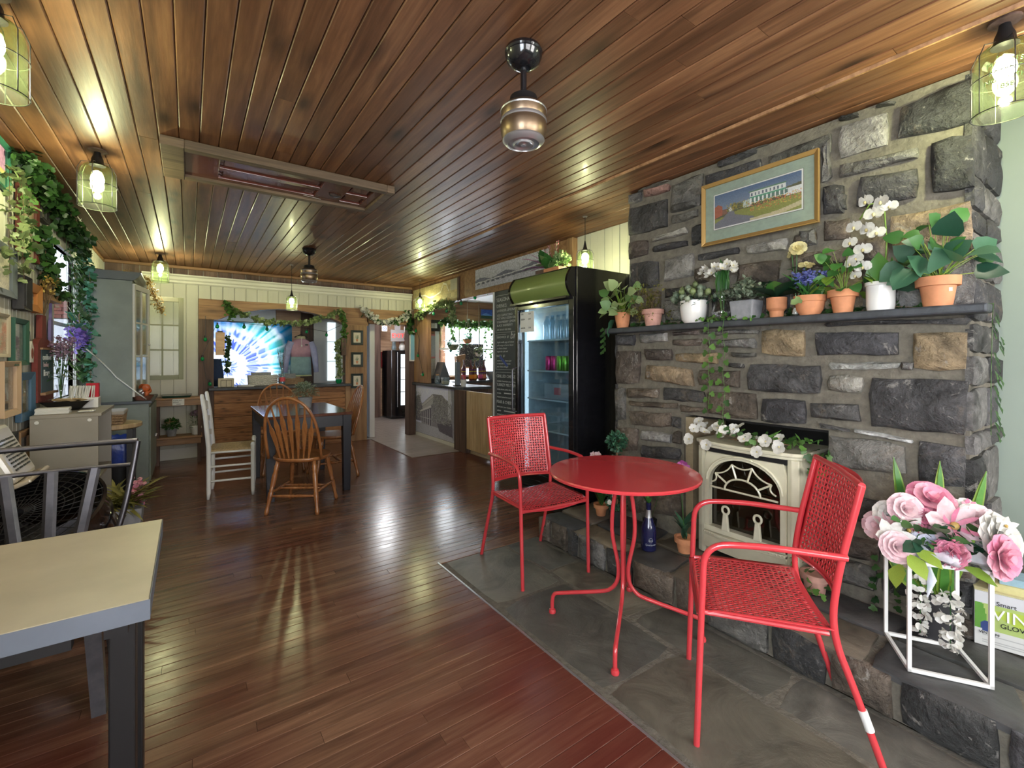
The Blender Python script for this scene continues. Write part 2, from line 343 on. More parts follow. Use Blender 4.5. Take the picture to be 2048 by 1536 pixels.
# painted sheets: a small canvas of colours, laid on a grid mesh as a colour attribute
def canvas(w, h, col): a = np.zeros((h, w, 3)); a[:] = col; return a
def cpoly(a, pts, col, al=1.0):
    h, w = a.shape[:2]; X, Y = np.meshgrid((np.arange(w) + .5) / w, (np.arange(h) + .5) / h); ins = np.zeros((h, w), bool); n = len(pts)
    for i in range(n):
        x1, y1 = pts[i]; x2, y2 = pts[(i + 1) % n]
        c = ((y1 > Y) != (y2 > Y)) & (X < (x2 - x1) * (Y - y1) / ((y2 - y1) or 1e-9) + x1); ins ^= c
    a[ins] = a[ins] * (1 - al) + np.array(col) * al; return a
def crect(a, x0, x1, y0, y1, col, al=1.0): return cpoly(a, [(x0, y0), (x1, y0), (x1, y1), (x0, y1)], col, al)
def cnoise(a, amt, s=1, seed=0):
    r = np.random.RandomState(seed); h, w = a.shape[:2]; n = r.rand(h // s + 2, w // s + 2); n = np.kron(n, np.ones((s, s)))[:h, :w]
    a *= (1 - amt + 2 * amt * n)[..., None]; return a
def sheet(name, a, w, h, mat, parent=None, bend=None, **props):
    """canvas laid in the local x-z plane, facing -y, from (0,0,0) to (w,0,h); row 0 at the bottom"""
    H_, W_ = a.shape[:2]; vs = []; fs = []
    for j in range(H_ + 1):
        for i in range(W_ + 1):
            x, z = w * i / W_, h * j / H_; vs.append((x, bend(x, z) if bend else 0, z))
    for j in range(H_):
        for i in range(W_): k = j * (W_ + 1) + i; fs.append((k, k + 1, k + W_ + 2, k + W_ + 1))
    me = bpy.data.meshes.new(name); me.from_pydata(vs, [], fs); ca = me.color_attributes.new('Col', 'FLOAT_COLOR', 'CORNER')
    flat = np.ones((H_ * W_, 4, 4), np.float32); flat[:, :, :3] = a.reshape(-1, 1, 3); ca.data.foreach_set('color', flat.ravel())
    if bend: me.polygons.foreach_set('use_smooth', [True] * len(me.polygons))
    me.update(); return mobj(name, me, mat, parent, **props)

# leaf and petal prototypes: lie along +y from the origin, face +z
def p_leaf(w=.5, fold=.12, droop=.15, pts=((.0, .0), (.55, .18), (1, .42), (.75, .72), (0, 1))):
    vs = []; k = len(pts)
    for a, y in pts: vs.append((0, y, -droop * y * y))
    for s in (-1, 1):
        for a, y in pts[1:-1]: vs.append((s * a * w * .5, y, fold * a * w - droop * y * y))
    fs = []
    for si in (0, 1):
        b = k + si * (k - 2); tri = [(0, b, 1)] + [(i, b + i - 1, b + i, i + 1) for i in range(1, k - 2)] + [(k - 2, b + k - 3, k - 1)]
        fs += [t if si == 0 else t[::-1] for t in tri]
    return vs, fs
LEAF = p_leaf(.62); LEAFW = p_leaf(.95, .1, .2, ((0, 0), (.8, .08), (1, .34), (.7, .7), (0, 1))); BLADE = p_leaf(.10, .2, .45, ((0, 0), (.9, .2), (1, .5), (.7, .8), (0, 1)))
STRAP = p_leaf(.22, .15, .5, ((0, 0), (.7, .15), (1, .5), (.8, .8), (0, 1))); PETAL = p_leaf(.95, -.12, -.22, ((0, 0), (.5, .15), (.95, .5), (1, .78), (.7, .96), (0, 1))); NEEDLE = p_leaf(.16, 0, .1, ((0, 0), (1, .5), (0, 1)))
IVY = ([(0, .05, 0), (-.22, 0, .03), (-.5, .22, .06), (-.3, .42, .02), (-.36, .72, .05), (0, 1, -.06), (.36, .72, .05), (.3, .42, .02), (.5, .22, .06), (.22, 0, .03), (0, .45, -.02)],
       [(10, 0, 1, 2), (10, 2, 3), (10, 3, 4, 5), (10, 5, 6, 7), (10, 7, 8), (10, 8, 9, 0)])
def aim(loc, d, size, roll=0.0, up=None):
    """matrix that lays a leaf from loc along d, turned by roll about d"""
    d = Vector(d).normalized(); u = Vector(up) if up else Vector((0, 0, 1))
    x = d.cross(u); x = x.normalized() if x.length > 1e-4 else d.orthogonal().normalized(); z = x.cross(d)
    M = Matrix((x, d, z)).transposed().to_4x4() @ Matrix.Rotation(roll, 4, 'Y')
    return Matrix.Translation(Vector(loc)) @ M @ Matrix.Scale(size, 4)
PROTO_ME = {}
def leaf_obj(name, proto, key, mat, parent, M):
    """one leaf or petal as an object of its own, sharing its mesh with its like"""
    k = (key, mat)
    if k not in PROTO_ME:
        mb = MB(); mb.add(*proto); me = mb.mesh(key, 3); me.materials.append(MATS[mat]); PROTO_ME[k] = me
    o = bpy.data.objects.new(name, PROTO_ME[k]); COL.objects.link(o); o.parent = parent; o.matrix_local = M; return o
def rdir(R, zmin=-1, zmax=1):
    z = R.uniform(zmin, zmax); a = R.uniform(0, TAU); r = math.sqrt(max(0, 1 - z * z)); return Vector((r * math.cos(a), r * math.sin(a), z))
def pot_mesh(r0, r1, h, rim=0, rimh=0, wall=.006, n=24):
    prof = [(0, 0), (r0, 0)]
    rr = r0 + (r1 - r0) * (h - rimh) / h
    if rim: prof += [(rr, h - rimh), (r1 + rim, h - rimh), (r1 + rim * 1.2, h)]
    else: prof += [((r0 + r1) / 2 * 1.02, h * .5), (r1, h)]
    prof += [(r1 - wall, h), (r1 - wall, h - .012), (0, h - .014)]
    return MB().lathe(prof, n)

# ================================================================== the room shell
XL, XR, YF, YB, ZC = -.82, 3.02, -1.9, 7.05, 2.41
def struct(name, mb, mat, **k): return mb.build(name, mat, kind='structure', **k)
# ceiling: narrow tongue-and-groove boards running down the room, each with eased edges
ceil = struct('ceiling', MB().box(XL - .15, XR + .1, YF - .15, YB + .1, ZC + .018, ZC + .08), 'old_board')
def board_prism(w, L, t, ax, ch):
    """a board of width w, length L, face at 0 and back at t, with eased face edges; long axis ax (0 or 1), face down"""
    h = w / 2; sec = [(-h, t), (-h, ch), (-h + ch, 0), (h - ch, 0), (h, ch), (h, t)]
    mb = MB()
    if ax == 1: mb.prism(sec, 1, -L / 2, L / 2)
    else: mb.prism(sec, 0, -L / 2, L / 2)
    return mb
W_ = .0865; n = 0; x = XL
R = random.Random(3)
while x < XR - .01:
    w = min(W_, XR - x); ys = [YF]; y = YF + R.uniform(1.2, 3.2)
    while y < YB - .8: ys.append(y); y += R.uniform(2.2, 3.6)
    ys.append(YB)
    for a, b_ in zip(ys, ys[1:]):
        board_prism(w - .0022, b_ - a - .002, .016, 1, .0042).build('ceiling_board', 'ceiling_wood', ceil).location = (x + w / 2, (a + b_) / 2, ZC + R.uniform(0, .0015))
    x += W_
# cover strips on the ceiling
struct('trim_1', MB().prism([(2.172, ZC), (2.177, ZC - .012), (2.187, ZC - .012), (2.192, ZC)], 1, YF, YB), 'beam_wood')
struct('trim_2', MB().box(XL, XR, YB - .06, YB - .03, ZC - .035, ZC), 'beam_wood', bevel=.006)
struct('trim_3', MB().box(XL, XL + .025, YF, YB, ZC - .03, ZC), 'beam_wood', bevel=.006)
# floor: strip boards across the room; the nearest rows are boards of their own
floor = struct('floor', MB().box(XL - .1, XR + 3.0, YF - .1, 10.0, -.08, -.022), 'soil')
R = random.Random(5); bw = .06; far = MB(); y = -1.9; 
while y < YB - .001:
    w = min(bw, YB - y); xe = 1.255 if y + bw <= 2.56 else XR + .02
    xs = [XL]; x = XL + R.uniform(.3, 2.2)
    while x < xe - .35: xs.append(x); x += R.uniform(1.1, 2.4)
    xs.append(xe); near = .55 <= y <= 3.7
    for a, b_ in zip(xs, xs[1:]):
        dz = R.uniform(-.0008, .0008)
        if near:
            mb = board_prism(w - .0012, b_ - a - .0012, .02, 0, .0016)
            o = mb.build('floor_board', 'floor_wood', floor, rot=(PI, 0, 0), loc=((a + b_) / 2, y + w / 2, dz))
        else:
            far.box(a + .0006, b_ - .0006, y + .0006, y + w - .0006, -.02, dz)
    y += bw
far.build('distant_floor_boards', 'floor_wood', floor, kind='stuff')
# pale boards of the hall and kitchen floors beyond
R = random.Random(9); x = 2.05
mb = MB()
while x < 5.6:
    mb.box(x + .001, x + .089, YB + .001 if x < 3.05 else 5.7, 9.75, -.02, -.002); x += .09
struct('floor_hall', mb, 'pale_floor')
fpch = struct('floor_patch', MB().box(2.30, 3.04, 5.42, 7.05, -.02, .0015), 'old_board')
for i in range(18): MB().box(-.369, .369, 0, .0875, 0, .006).build('patch_board', 'pale_floor', fpch, bevel=.0015, loc=(2.67, 5.425 + .0895 * i, .0016))
mb = MB().box(3.06, 5.6, 3.2, 5.7, -.02, -.002); struct('floor_kitchen', mb, 'light_oak')

# ------------------------------------------------ walls
def boards_on(parent, mat, name, pieces, ax, face, sgn, pitch=.145, t=.012, gap=.006):
    """upright boards with a groove between; pieces: (along0, along1, z0, z1); ax 1: wall along y at x=face; ax 0: wall along x at y=face"""
    for a0, a1, z0, z1 in pieces:
        k = max(1, round((a1 - a0) / pitch)); w = (a1 - a0) / k
        for i in range(k):
            p, q = a0 + i * w + gap / 2, a0 + (i + 1) * w - gap / 2; c = .003; mb = MB()
            sec = [(p, 0), (p, t - c), (p + c, t), (q - c, t), (q, t - c), (q, 0)]
            pts = [(face + sgn * d, a) if ax == 1 else (a, face + sgn * d) for a, d in sec]
            if (ax == 1) == (sgn < 0): pts = pts[::-1]
            mb.prism(pts, 2, z0, z1)
            # a bead down the middle of every second board
            if w > .12:
                m_ = (p + q) / 2; e = face + sgn * (t + .002)
                if ax == 1: mb.box(min(e, face), max(e, face), m_ - .004, m_ + .004, z0, z1)
                else: mb.box(m_ - .004, m_ + .004, min(e, face), max(e, face), z0, z1)
            mb.build(name, mat, parent)
T = .12
mb = MB(); x0, x1 = XL - .03, XL
for a, b_, z0, z1 in ((YF, -1.25, 0, ZC), (-1.25, .15, 0, .85), (-1.25, .15, 2.15, ZC), (.15, 4.62, 0, ZC), (4.62, 5.42, 0, .95), (4.62, 5.42, 2.12, ZC), (5.42, 7.15, 0, ZC)):
    mb.box(x0, x1, a, b_, z0, z1)
wl = struct('wall_left', mb, 'cream_wall')
boards_on(wl, 'cream_wall', 'wall_board', [(3.0, 4.56, .1, ZC), (5.48, 7.03, .1, ZC), (4.56, 5.48, .1, .9), (4.56, 5.48, 2.18, ZC)], 1, XL, 1)
struct('baseboard_left', MB().box(XL, XL + .02, 1.5, YB, 0, .1), 'white_trim')
mb = MB()
for a, b_, z0, z1 in ((XL - .1, 3.2, 0, .7), (XL - .1, 3.2, 2.2, ZC), (XL - .1, -.4, .7, 2.2), (1.1, 1.55, .7, 2.2), (2.75, 3.2, .7, 2.2)): mb.box(a, b_, YF - T, YF, z0, z1)
struct('wall_front', mb, 'sage_wall')
mb = MB().box(XR, XR + T, YF, 3.2, 0, ZC).box(XR, XR + .06, 3.2, 4.6, 0, 2.06); wr = struct('wall_right', mb, 'sage_wall')
boards_on(wr, 'cream_wall', 'wall_board', [(2.12, 3.17, .1, ZC)], 1, XR, -1, .17)
mb = MB()
for a, b_, z0, z1 in ((XL - T, .10, 0, ZC), (.10, 3.14, 2.02, ZC), (.1, .26, 0, 1.76), (.26, 1.92, 0, .84), (1.92, 2.24, 0, 2.02), (2.95, 3.14, 0, 2.02)):
    mb.box(a, b_, YB + .012, YB + .1, z0, z1)
wb = struct('wall_back', mb, 'cream_wall')
boards_on(wb, 'cream_wall', 'wall_board', [(-.8, .10, .14, 2.2), (.10, 2.98, 2.02, 2.2)], 0, YB + .012, -1, .13)
boards_on(wb, 'old_board', 'fascia_board', [(-.8, 3.0, 2.29, 2.39)], 0, YB + .012, -1, .16)
struct('baseboard_back', MB().box(XL, .1, YB - .018, YB, 0, .14), 'white_trim', bevel=.004)
crown = [(YB, 2.30), (YB - .085, 2.30), (YB - .085, 2.285), (YB - .06, 2.27), (YB - .05, 2.24), (YB - .03, 2.225), (YB - .03, 2.205), (YB - .012, 2.19), (YB, 2.19)]
struct('trim_4', MB().prism(crown, 0, -.46, 3.0), 'white_trim')
# timber surround of the pass-through in the back wall
hd = [(.10, 1.76), (.30, 1.76)] + [(.30 + 1.62 * i / 14, 1.76 + .185 * math.sin(PI * i / 14) ** .8) for i in range(1, 14)] + [(1.92, 1.76), (2.26, 1.76), (2.26, 2.02), (.10, 2.02)]
struct('trim_5', MB().prism(hd, 1, YB - .03, YB + .14), 'beam_wood')
struct('trim_6', MB().box(.10, .262, YB - .025, YB + .13, 0, 1.76), 'old_board', bevel=.004)
struct('trim_7', MB().box(1.918, 2.24, YB - .028, YB + .13, 0, 1.76), 'post_wood', bevel=.004)
struct('trim_8', MB().box(2.24, 2.96, YB - .03, YB + .12, 1.80, 2.02), 'beam_wood', bevel=.004)
struct('trim_9', MB().box(2.915, 3.03, YB - .05, YB + .12, 0, 2.04), 'old_board', bevel=.004)
struct('trim_10', MB().box(3.0, 3.075, 6.5, YB - .055, .87, 2.06), 'post_wood', bevel=.004)
struct('trim_11', MB().box(2.965, 3.075, 3.25, YB - .06, 2.05, ZC - .001), 'beam_wood', bevel=.006)
struct('trim_12', MB().box(2.955, 3.08, 3.17, 3.248, 0, ZC - .001), 'post_wood', bevel=.004)
struct('trim_13', MB().box(2.98, 3.06, 5.26, 5.58, 0, .83), 'old_board', bevel=.004)
# low wall under the pass-through: rough waney planks
lw = struct('wall_low', MB().box(.262, 1.918, YB - .002, YB + .1, 0, .84), 'old_board')
z = 0
for i, h in enumerate((.16, .19, .14, .18, .17)):
    MB().box(-.826, .826, -.011, .011, 0, h - .004).build('waney_plank', 'bark_board', lw, bevel=.004, loc=(1.09, YB - .012, z)); z += h
struct('trim_14', MB().box(.20, 1.99, YB - .09, YB + .36, .842, .88), 'slate', bevel=.008)
# ------------------------------------------------ rooms beyond
mb = MB().box(-1.0, 2.42, 8.76, 8.84, 0, .75).box(-1.0, .1, 8.76, 8.84, .75, 2.05).box(.1, 1.6, 8.76, 8.84, 1.76, 2.05).box(1.6, 1.9, 8.76, 8.84, .75, 2.05).box(2.3, 2.42, 8.76, 8.84, .75, 2.05).box(-1, 2.42, 8.76, 8.84, 2.05, 2.5).box(-1.0, -.92, 7.15, 8.8, 0, 2.5).box(2.34, 2.42, 7.2, 9.7, 0, 2.5)
struct('wall_back_room', mb, 'white_paint')
struct('ceiling_back_room', MB().box(-1, 2.42, 7.16, 8.84, 2.42, 2.5), 'old_board')
mb = MB().box(2.42, 4.4, 9.72, 9.8, 0, 2.5); wh = struct('wall_hall', mb, 'pine_board')
for i in range(11): MB().box(-.75, .75, -.01, .01, 0, .145).build('hall_plank', 'pine_board', wh, bevel=.003, loc=(3.4 + .22, 9.70, .15 * i))
struct('wall_hall_side', MB().box(3.66, 3.72, 7.45, 8.6, 0, 2.5).box(4.3, 4.36, 8.6, 9.75, 0, 2.5).box(3.66, 4.36, 8.54, 8.6, 0, 2.5), 'pine_board')
struct('ceiling_hall', MB().box(2.42, 4.4, 7.16, 9.8, 2.3, 2.38), 'white_paint')
struct('trim_15', MB().box(3.10, 3.32, 9.5, 9.68, 0, 2.3), 'old_board')
struct('trim_16', MB().box(2.98, 3.08, 9.45, 9.6, 0, 2.3), 'white_paint')
mb = MB().box(3.14, 3.64, 7.40, 7.46, 0, 2.4).box(3.64, 4.95, 7.40, 7.46, 0, .95).box(3.64, 4.95, 7.40, 7.46, 1.9, 2.4).box(4.95, 5.7, 7.4, 7.46, 0, 2.4)
wk = struct('wall_kitchen', mb, 'beam_wood')
for i in range(3): MB().box(-1.3, 1.3, -.01, .01, 0, .126).build('kitchen_plank', 'beam_wood', wk, bevel=.003, loc=(4.44, 7.388, 1.93 + .128 * i))
struct('wall_kitchen_side', MB().box(5.62, 5.7, 3.1, 7.46, 0, 2.4).box(3.08, 5.7, 3.12, 3.2, 0, 2.4), 'white_paint')
struct('ceiling_kitchen', MB().box(3.08, 5.7, 3.12, 7.46, 2.31, 2.4), 'white_paint')
# added fill light with an invented ceiling globe, to brighten the hallway
t = thing('hall_fill_globe', 'added white fill-light globe on the hallway ceiling beyond the doorway', 'fill light', (3.0, 8.3, 2.30))
MB().lathe([(.07, 0), (.07, -.02), (.05, -.03)], 20).build('base', 'white_paint', t)
MB().ball((0, 0, -.10), .09, 16, 10).build('globe', 'white_paint', t, 3)
d = bpy.data.lights.new('hall_fill_light', 'POINT'); d.energy = 26; d.shadow_soft_size = .12; d.color = (.93, .96, 1)
o = bpy.data.objects.new('hall_fill_light', d); COL.objects.link(o); o.parent = t; o.location = (0, 0, -.32)
# ------------------------------------------------ windows and doors
def window(name, ax, face, a0, a1, z0, z1, nx, nz, depth=.1, mat='white_trim', sgn=1, panes=True, casing=.07):
    """frame with sash bars and panes in an opening; ax 1: opening in a wall along y (x=face), ax 0: along x (y=face)"""
    w = bpy.data.objects.new(name, None); COL.objects.link(w); w['kind'] = 'structure'
    def bx(nm, p, q, r, s, d0, d1, m_=mat):
        mb = MB(); lo, hi = sorted((face + sgn * d0, face + sgn * d1))
        mb.box(lo, hi, p, q, r, s) if ax == 1 else mb.box(p, q, lo, hi, r, s)
        mb.build(nm, m_, w)
    c = casing
    bx('casing', a0 - c, a0, z0 - c, z1 + c, -.02, depth); bx('casing', a1, a1 + c, z0 - c, z1 + c, -.02, depth)
    bx('casing', a0, a1, z1, z1 + c, -.02, depth); bx('sill', a0 - c, a1 + c, z0 - .03, z0, -.05, depth)
    for i in range(1, nx): m_ = a0 + (a1 - a0) * i / nx; bx('sash_bar', m_ - .012, m_ + .012, z0, z1, depth * .5, depth * .8)
    for j in range(1, nz): m_ = z0 + (z1 - z0) * j / nz; bx('sash_bar', a0, a1, m_ - .014, m_ + .014, depth * .5, depth * .8)
    if panes:
        for i in range(nx):
            for j in range(nz):
                bx('pane', a0 + (a1 - a0) * i / nx, a0 + (a1 - a0) * (i + 1) / nx, z0 + (z1 - z0) * j / nz, z0 + (z1 - z0) * (j + 1) / nz, depth * .62, depth * .66, 'glass')
    return w
window('window_1', 1, XL, 4.62, 5.42, .95, 2.12, 1, 2, .03, sgn=-1, casing=.055)
window('window_2', 0, YF, -.4, 1.1, .7, 2.2, 2, 2, sgn=-1); window('window_3', 0, YF, 1.55, 2.75, .7, 2.2, 2, 2, sgn=-1)
window('window_4', 1, XL, -1.25, .15, .85, 2.15, 2, 2, sgn=-1)
window('window_5', 0, 7.40, 3.64, 4.95, .95, 1.9, 3, 2, .06, 'white_paint', 1)
window('window_6', 0, 8.76, .1, 1.6, .75, 1.76, 2, 2, .08, 'white_paint', 1)
d = bpy.data.objects.new('door_1', None); COL.objects.link(d); d['kind'] = 'structure'
MB().box(1.9, 2.3, 8.72, 8.76, 0, 2.05).build('door_leaf', 'white_paint', d)
for j in range(3): MB().box(2.06, 2.2, 8.705, 8.719, .85 + .36 * j, 1.19 + .36 * j).build('lite', 'cooler_lite_glow', d)  # door panes glow by themselves; light through the glass is put into them
MB().box(1.82, 1.9, 8.68, 8.76, 0, 2.1).build('door_casing', 'white_paint', d); MB().box(2.3, 2.34, 8.68, 8.76, 0, 2.1).build('door_casing', 'white_paint', d)
struct('trim_17', MB().box(1.60, 1.80, 8.66, 8.75, 0, 2.1), 'old_board')
pp = struct('wall_back_panel', MB().box(1.22, 1.60, 8.70, 8.75, 0, 2.1), 'pine_board')
for i in range(10): MB().box(-.19, .19, -.008, .008, 0, .15).build('panel_plank', 'pine_board', pp, bevel=.003, loc=(1.41, 8.69, .5 + .155 * i))
# a brick house across the yard, seen through the side window
bh = thing('brick_house', 'pale house with a red brick band beyond the side window', 'building', (-3.6, 12.0, -.4))
MB().box(-3, 2.3, 0, 2, 0, 2.4).build('wall', 'white_paint', bh)
for j in range(5):
    for i in range(16): MB().box(-.1, .1, -.015, .02, 0, .06).build('brick', 'brick_red', bh, loc=(-1.2 + .21 * i + .1 * (j % 2), 0, 2.42 + .068 * j))
MB().box(-3, 2.3, .02, 2, 2.4, 2.77).build('band', 'mortar', bh); MB().box(-3.1, 2.4, -.1, 2, 2.77, 2.84).build('eave', 'white_paint', bh)
struct('ground', MB().box(-14, -.96, -6, 16, -.6, -.4), 'concrete_grey')

# ================================================================== stone fireplace
STONES = """g 2127,2400 2015,2400 2005,2330 2121,2342
p 1991,2393 1789,2385 1789,2333 1986,2352
d 2116,2304 1802,2288 1806,2112 2116,2112
g 1767,2363 1557,2369 1565,2241 1767,2270
g 1776,2232 1591,2231 1588,2188 1771,2190
g 1776,2172 1595,2162 1591,2118 1767,2122
l 1924,2066 1663,2071 1659,2031 1919,2038
b 2116,2075 1962,2063 1957,1960 2116,1952
d 1915,2006 1663,1996 1659,1959 1910,1963
k 1627,2063 1551,2070 1551,1954 1623,1955
l 1824,1897 1619,1911 1615,1768 1828,1762
d 2116,1920 1869,1907 1869,1737 2121,1745
d 1588,1888 1340,1885 1340,1849 1584,1855
l 1294,1889 1081,1885 1084,1828 1297,1841
b 1056,1882 956,1886 956,1823 1056,1829
b 1337,1793 1115,1780 1132,1661 1357,1681
b 1607,1803 1519,1813 1519,1713 1603,1717
d 1819,1715 1635,1710 1635,1657 1819,1659
b 2116,1720 1855,1705 1855,1506 2121,1516
g 1819,1640 1527,1631 1527,1499 1819,1504
d 1497,1675 1370,1666 1370,1508 1497,1511
b 1347,1663 1197,1654 1197,1495 1347,1500
d 1179,1658 1076,1689 1076,1498 1179,1497
b 1076,1782 938,1786 938,1706 1073,1710
g 1053,1692 938,1689 938,1504 1053,1502
d 1539,2346 1212,2333 1218,2252 1539,2254
g 1771,2343 1565,2354 1572,2184 1779,2188
g 1186,2329 894,2342 894,2259 1175,2260
d 1461,2400 1239,2400 1239,2381 1461,2368
g 2038,2400 1794,2400 1791,2400 2038,2400
g 1437,2400 1186,2400 1181,2400 1430,2400
d 924,2092 873,2082 830,2036 840,1945 922,1958
b 922,1927 812,1916 812,1824 927,1829
t 665,1885 406,1886 406,1687 657,1730
g 1025,1899 955,1901 955,1820 1025,1823
b 1025,1773 812,1783 812,1702 1025,1717
g 653,1693 406,1675 406,1476 653,1487
b 803,1817 679,1806 679,1687 803,1703
t 1020,1687 762,1670 762,1494 1020,1508
b 754,1679 665,1675 665,1490 749,1493
l 855,2355 674,2350 670,2201 857,2208
k 630,2345 405,2367 405,2185 637,2212
g 857,2173 569,2154 569,2111 855,2123
k 536,2156 405,2149 405,1936 522,1945
d 774,2091 571,2069 573,1946 795,1956
g 925,2298 891,2325 894,2129 925,2116
d 855,2394 782,2391 782,2375 855,2380
d 716,2396 651,2387 651,2375 716,2382
d 923,2092 833,2081 833,1966 923,1977
d 2235,1434 2067,1422 2067,1355 2235,1359
l 2023,1425 1806,1431 1806,1374 2017,1367
b 1767,1435 1586,1431 1586,1411 1757,1412
b 1767,1386 1569,1383 1569,1344 1767,1344
g 1560,1429 1232,1423 1232,1400 1552,1406
g 1523,1372 1246,1372 1242,1323 1518,1327
t 1217,1420 1003,1409 1009,1270 1218,1291
b 2235,1322 2023,1319 2028,1092 2235,1082
b 1980,1325 1772,1324 1772,1257 1969,1252
t 1743,1294 1462,1302 1462,1236 1734,1245
g 1376,1296 1246,1295 1246,1272 1376,1272
t 1969,1226 1621,1195 1612,1096 1974,1121
b 1586,1190 1335,1192 1332,1105 1582,1101
d 1399,1235 1313,1234 1313,1216 1399,1214
d 1277,1238 932,1229 932,1096 1288,1095
b 2130,1054 1870,1068 1870,1010 2124,992
g 2235,1048 2153,1053 2153,834 2235,815
d 1835,1079 1548,1071 1552,1002 1835,996
b 2113,969 1734,978 1734,953 2113,934
b 1711,971 1552,977 1552,940 1711,936
b 1527,1068 1242,1075 1239,929 1523,939
d 1205,1051 1009,1052 1000,936 1215,928
b 2113,902 1777,916 1777,822 2101,804
l 2007,783 1767,786 1777,727 2012,722
b 2235,768 2039,789 2045,633 2235,610
d 2012,673 1711,701 1711,631 2012,594
d 1762,894 1711,896 1711,831 1762,828
b 1757,808 1706,807 1706,730 1757,726
b 1927,385 1706,413 1706,275 1927,238
b 2235,562 1958,586 1958,386 2235,346
d 1937,573 1706,600 1706,445 1937,408
b 2235,309 1958,360 1958,220 2235,190
d 961,1394 636,1374 634,1280 961,1278
w 900,1244 630,1250 630,1224 897,1216
t 585,1371 423,1373 427,1218 583,1224
l 902,1188 767,1184 765,1112 902,1112
d 739,1179 420,1182 423,965 742,962
d 977,1051 786,1055 774,981 974,975
w 802,938 593,920 595,908 800,924
g 900,899 613,893 609,770 905,755
d 567,921 425,921 429,754 573,746
d 921,1440 415,1426 420,1403 921,1423
g 936,952 819,938 822,924 936,933
g 628,1248 591,1248 591,1220 628,1220
d 885,626 674,630 674,530 885,508
b 885,445 699,445 699,359 885,341
g 885,324 715,334 715,228 885,207
d 659,608 537,622 537,520 659,512
d 526,625 417,642 417,532 526,517
b 677,444 548,458 548,370 677,352
b 526,480 413,506 413,395 526,379
d 699,328 548,356 548,268 699,234
d 526,357 408,384 408,287 526,263"""
SCOL = {'d': (.058, .056, .057), 'g': (.14, .134, .124), 'l': (.30, .285, .26), 't': (.27, .2, .125), 'b': (.112, .088, .07), 'p': (.26, .15, .12), 'k': (.032, .032, .033), 'w': (.42, .42, .41)}
def stone_mesh(q, R, depth=.03, step=.07):
    """a rough-faced stone from its outline q (2-D): uneven rim, rounded shoulder, lumpy face; lies in local (a, b), face towards -z"""
    pts = []; n = len(q)
    for i in range(n):
        a, b_ = Vector(q[i]), Vector(q[(i + 1) % n]); L = (b_ - a).length; k = max(2, min(4, int(L / step)))
        for j in range(k):
            p = a.lerp(b_, j / k)
            if j == 0: p = p + (Vector((sum(x for x, _ in q) / n, sum(y for _, y in q) / n)) - p) * .04
            pts.append(p + Vector((R.uniform(-.006, .006), R.uniform(-.006, .006))))
    c = sum(pts, Vector((0, 0))) / len(pts); m_ = len(pts); vs = []
    for p in pts: vs.append((p.x, p.y, .012))
    for p in pts: vs.append((p.x, p.y, -depth * R.uniform(.45, .75)))
    for p in pts: d_ = (c - p); k = min(.022 / max(d_.length, 1e-4), .3); u = p + d_ * k; vs.append((u.x, u.y, -depth * R.uniform(.85, 1.2)))
    for p in pts: u = p.lerp(c, .55); vs.append((u.x, u.y, -depth * R.uniform(.85, 1.45)))
    vs.append((c.x, c.y, -depth * R.uniform(.95, 1.35))); fs = []
    for r in range(3):
        for i in range(m_): j = (i + 1) % m_; fs.append((r * m_ + i, r * m_ + j, (r + 1) * m_ + j, (r + 1) * m_ + i))
    for i in range(m_): fs.append((3 * m_ + i, 3 * m_ + (i + 1) % m_, 4 * m_))
    return vs, fs
def place_stone(parent, q, col, R, M, depth=.03, name='stone', mat='stone'):
    cx = sum(a for a, _ in q) / len(q); cy = sum(b_ for _, b_ in q) / len(q)
    area2 = sum(q[i][0] * q[(i + 1) % len(q)][1] - q[(i + 1) % len(q)][0] * q[i][1] for i in range(len(q)))
    if area2 > 0: q = q[::-1]
    vs, fs = stone_mesh([(a - cx, b_ - cy) for a, b_ in q], R, depth)
    mb = MB(); mb.add(vs, fs); me = mb.mesh(name, .9); o = mobj(name, me, mat, parent)
    k = R.uniform(.8, 1.25); o.color = (col[0] * k, col[1] * k, col[2] * k * R.uniform(.92, 1.06), 1)
    o.matrix_local = M @ Matrix.Translation((cx, cy, 0)); return o
fp = thing('stone_fireplace', 'rough grey stone chimney breast with an open firebox', 'fireplace', (2.5, 1.3, 0))
FX = 2.515
mb = MB()
for y0, y1, z0, z1 in ((.42, .905, .0, 1.45), (1.692, 2.235, 0, 1.45), (.905, 1.692, .918, 1.45), (.42, 2.12, 1.45, 2.405)):
    mb.box(FX - 2.5, 3.005 - 2.5, y0 - 1.3, y1 - 1.3, z0, z1)
mb.build('mortar_core', 'mortar', fp)
MB().box(.40, .505, .905 - 1.3, 1.692 - 1.3, 0, .918).build('black_back', 'black_paint', fp); MB().box(.06, .40, .906 - 1.3, 1.64 - 1.3, .900, .918).build('black_throat', 'black_paint', fp); MB().box(.06, .40, .906 - 1.3, .925 - 1.3, 0, .9).build('black_cheek', 'black_paint', fp)  # back, throat and one cheek of the opening in plain black
MB().box(.03, .47, 1.64 - 1.3, 1.69 - 1.3, .0, .90).build('firebrick_cheek', 'objmat', fp, color=(.30, .24, .15))
# front face: local (a,b) -> (y,z), face towards -x
MF = Matrix(((0, 0, 1, .015), (1, 0, 0, -1.3), (0, 1, 0, 0), (0, 0, 0, 1)))
R = random.Random(21)
for ln in STONES.strip().splitlines():
    p = ln.split(); q = [tuple(int(v) / 1000 for v in t_.split(',')) for t_ in p[1:]]
    place_stone(fp, q, SCOL[p[0]], R, MF, R.uniform(.022, .038))
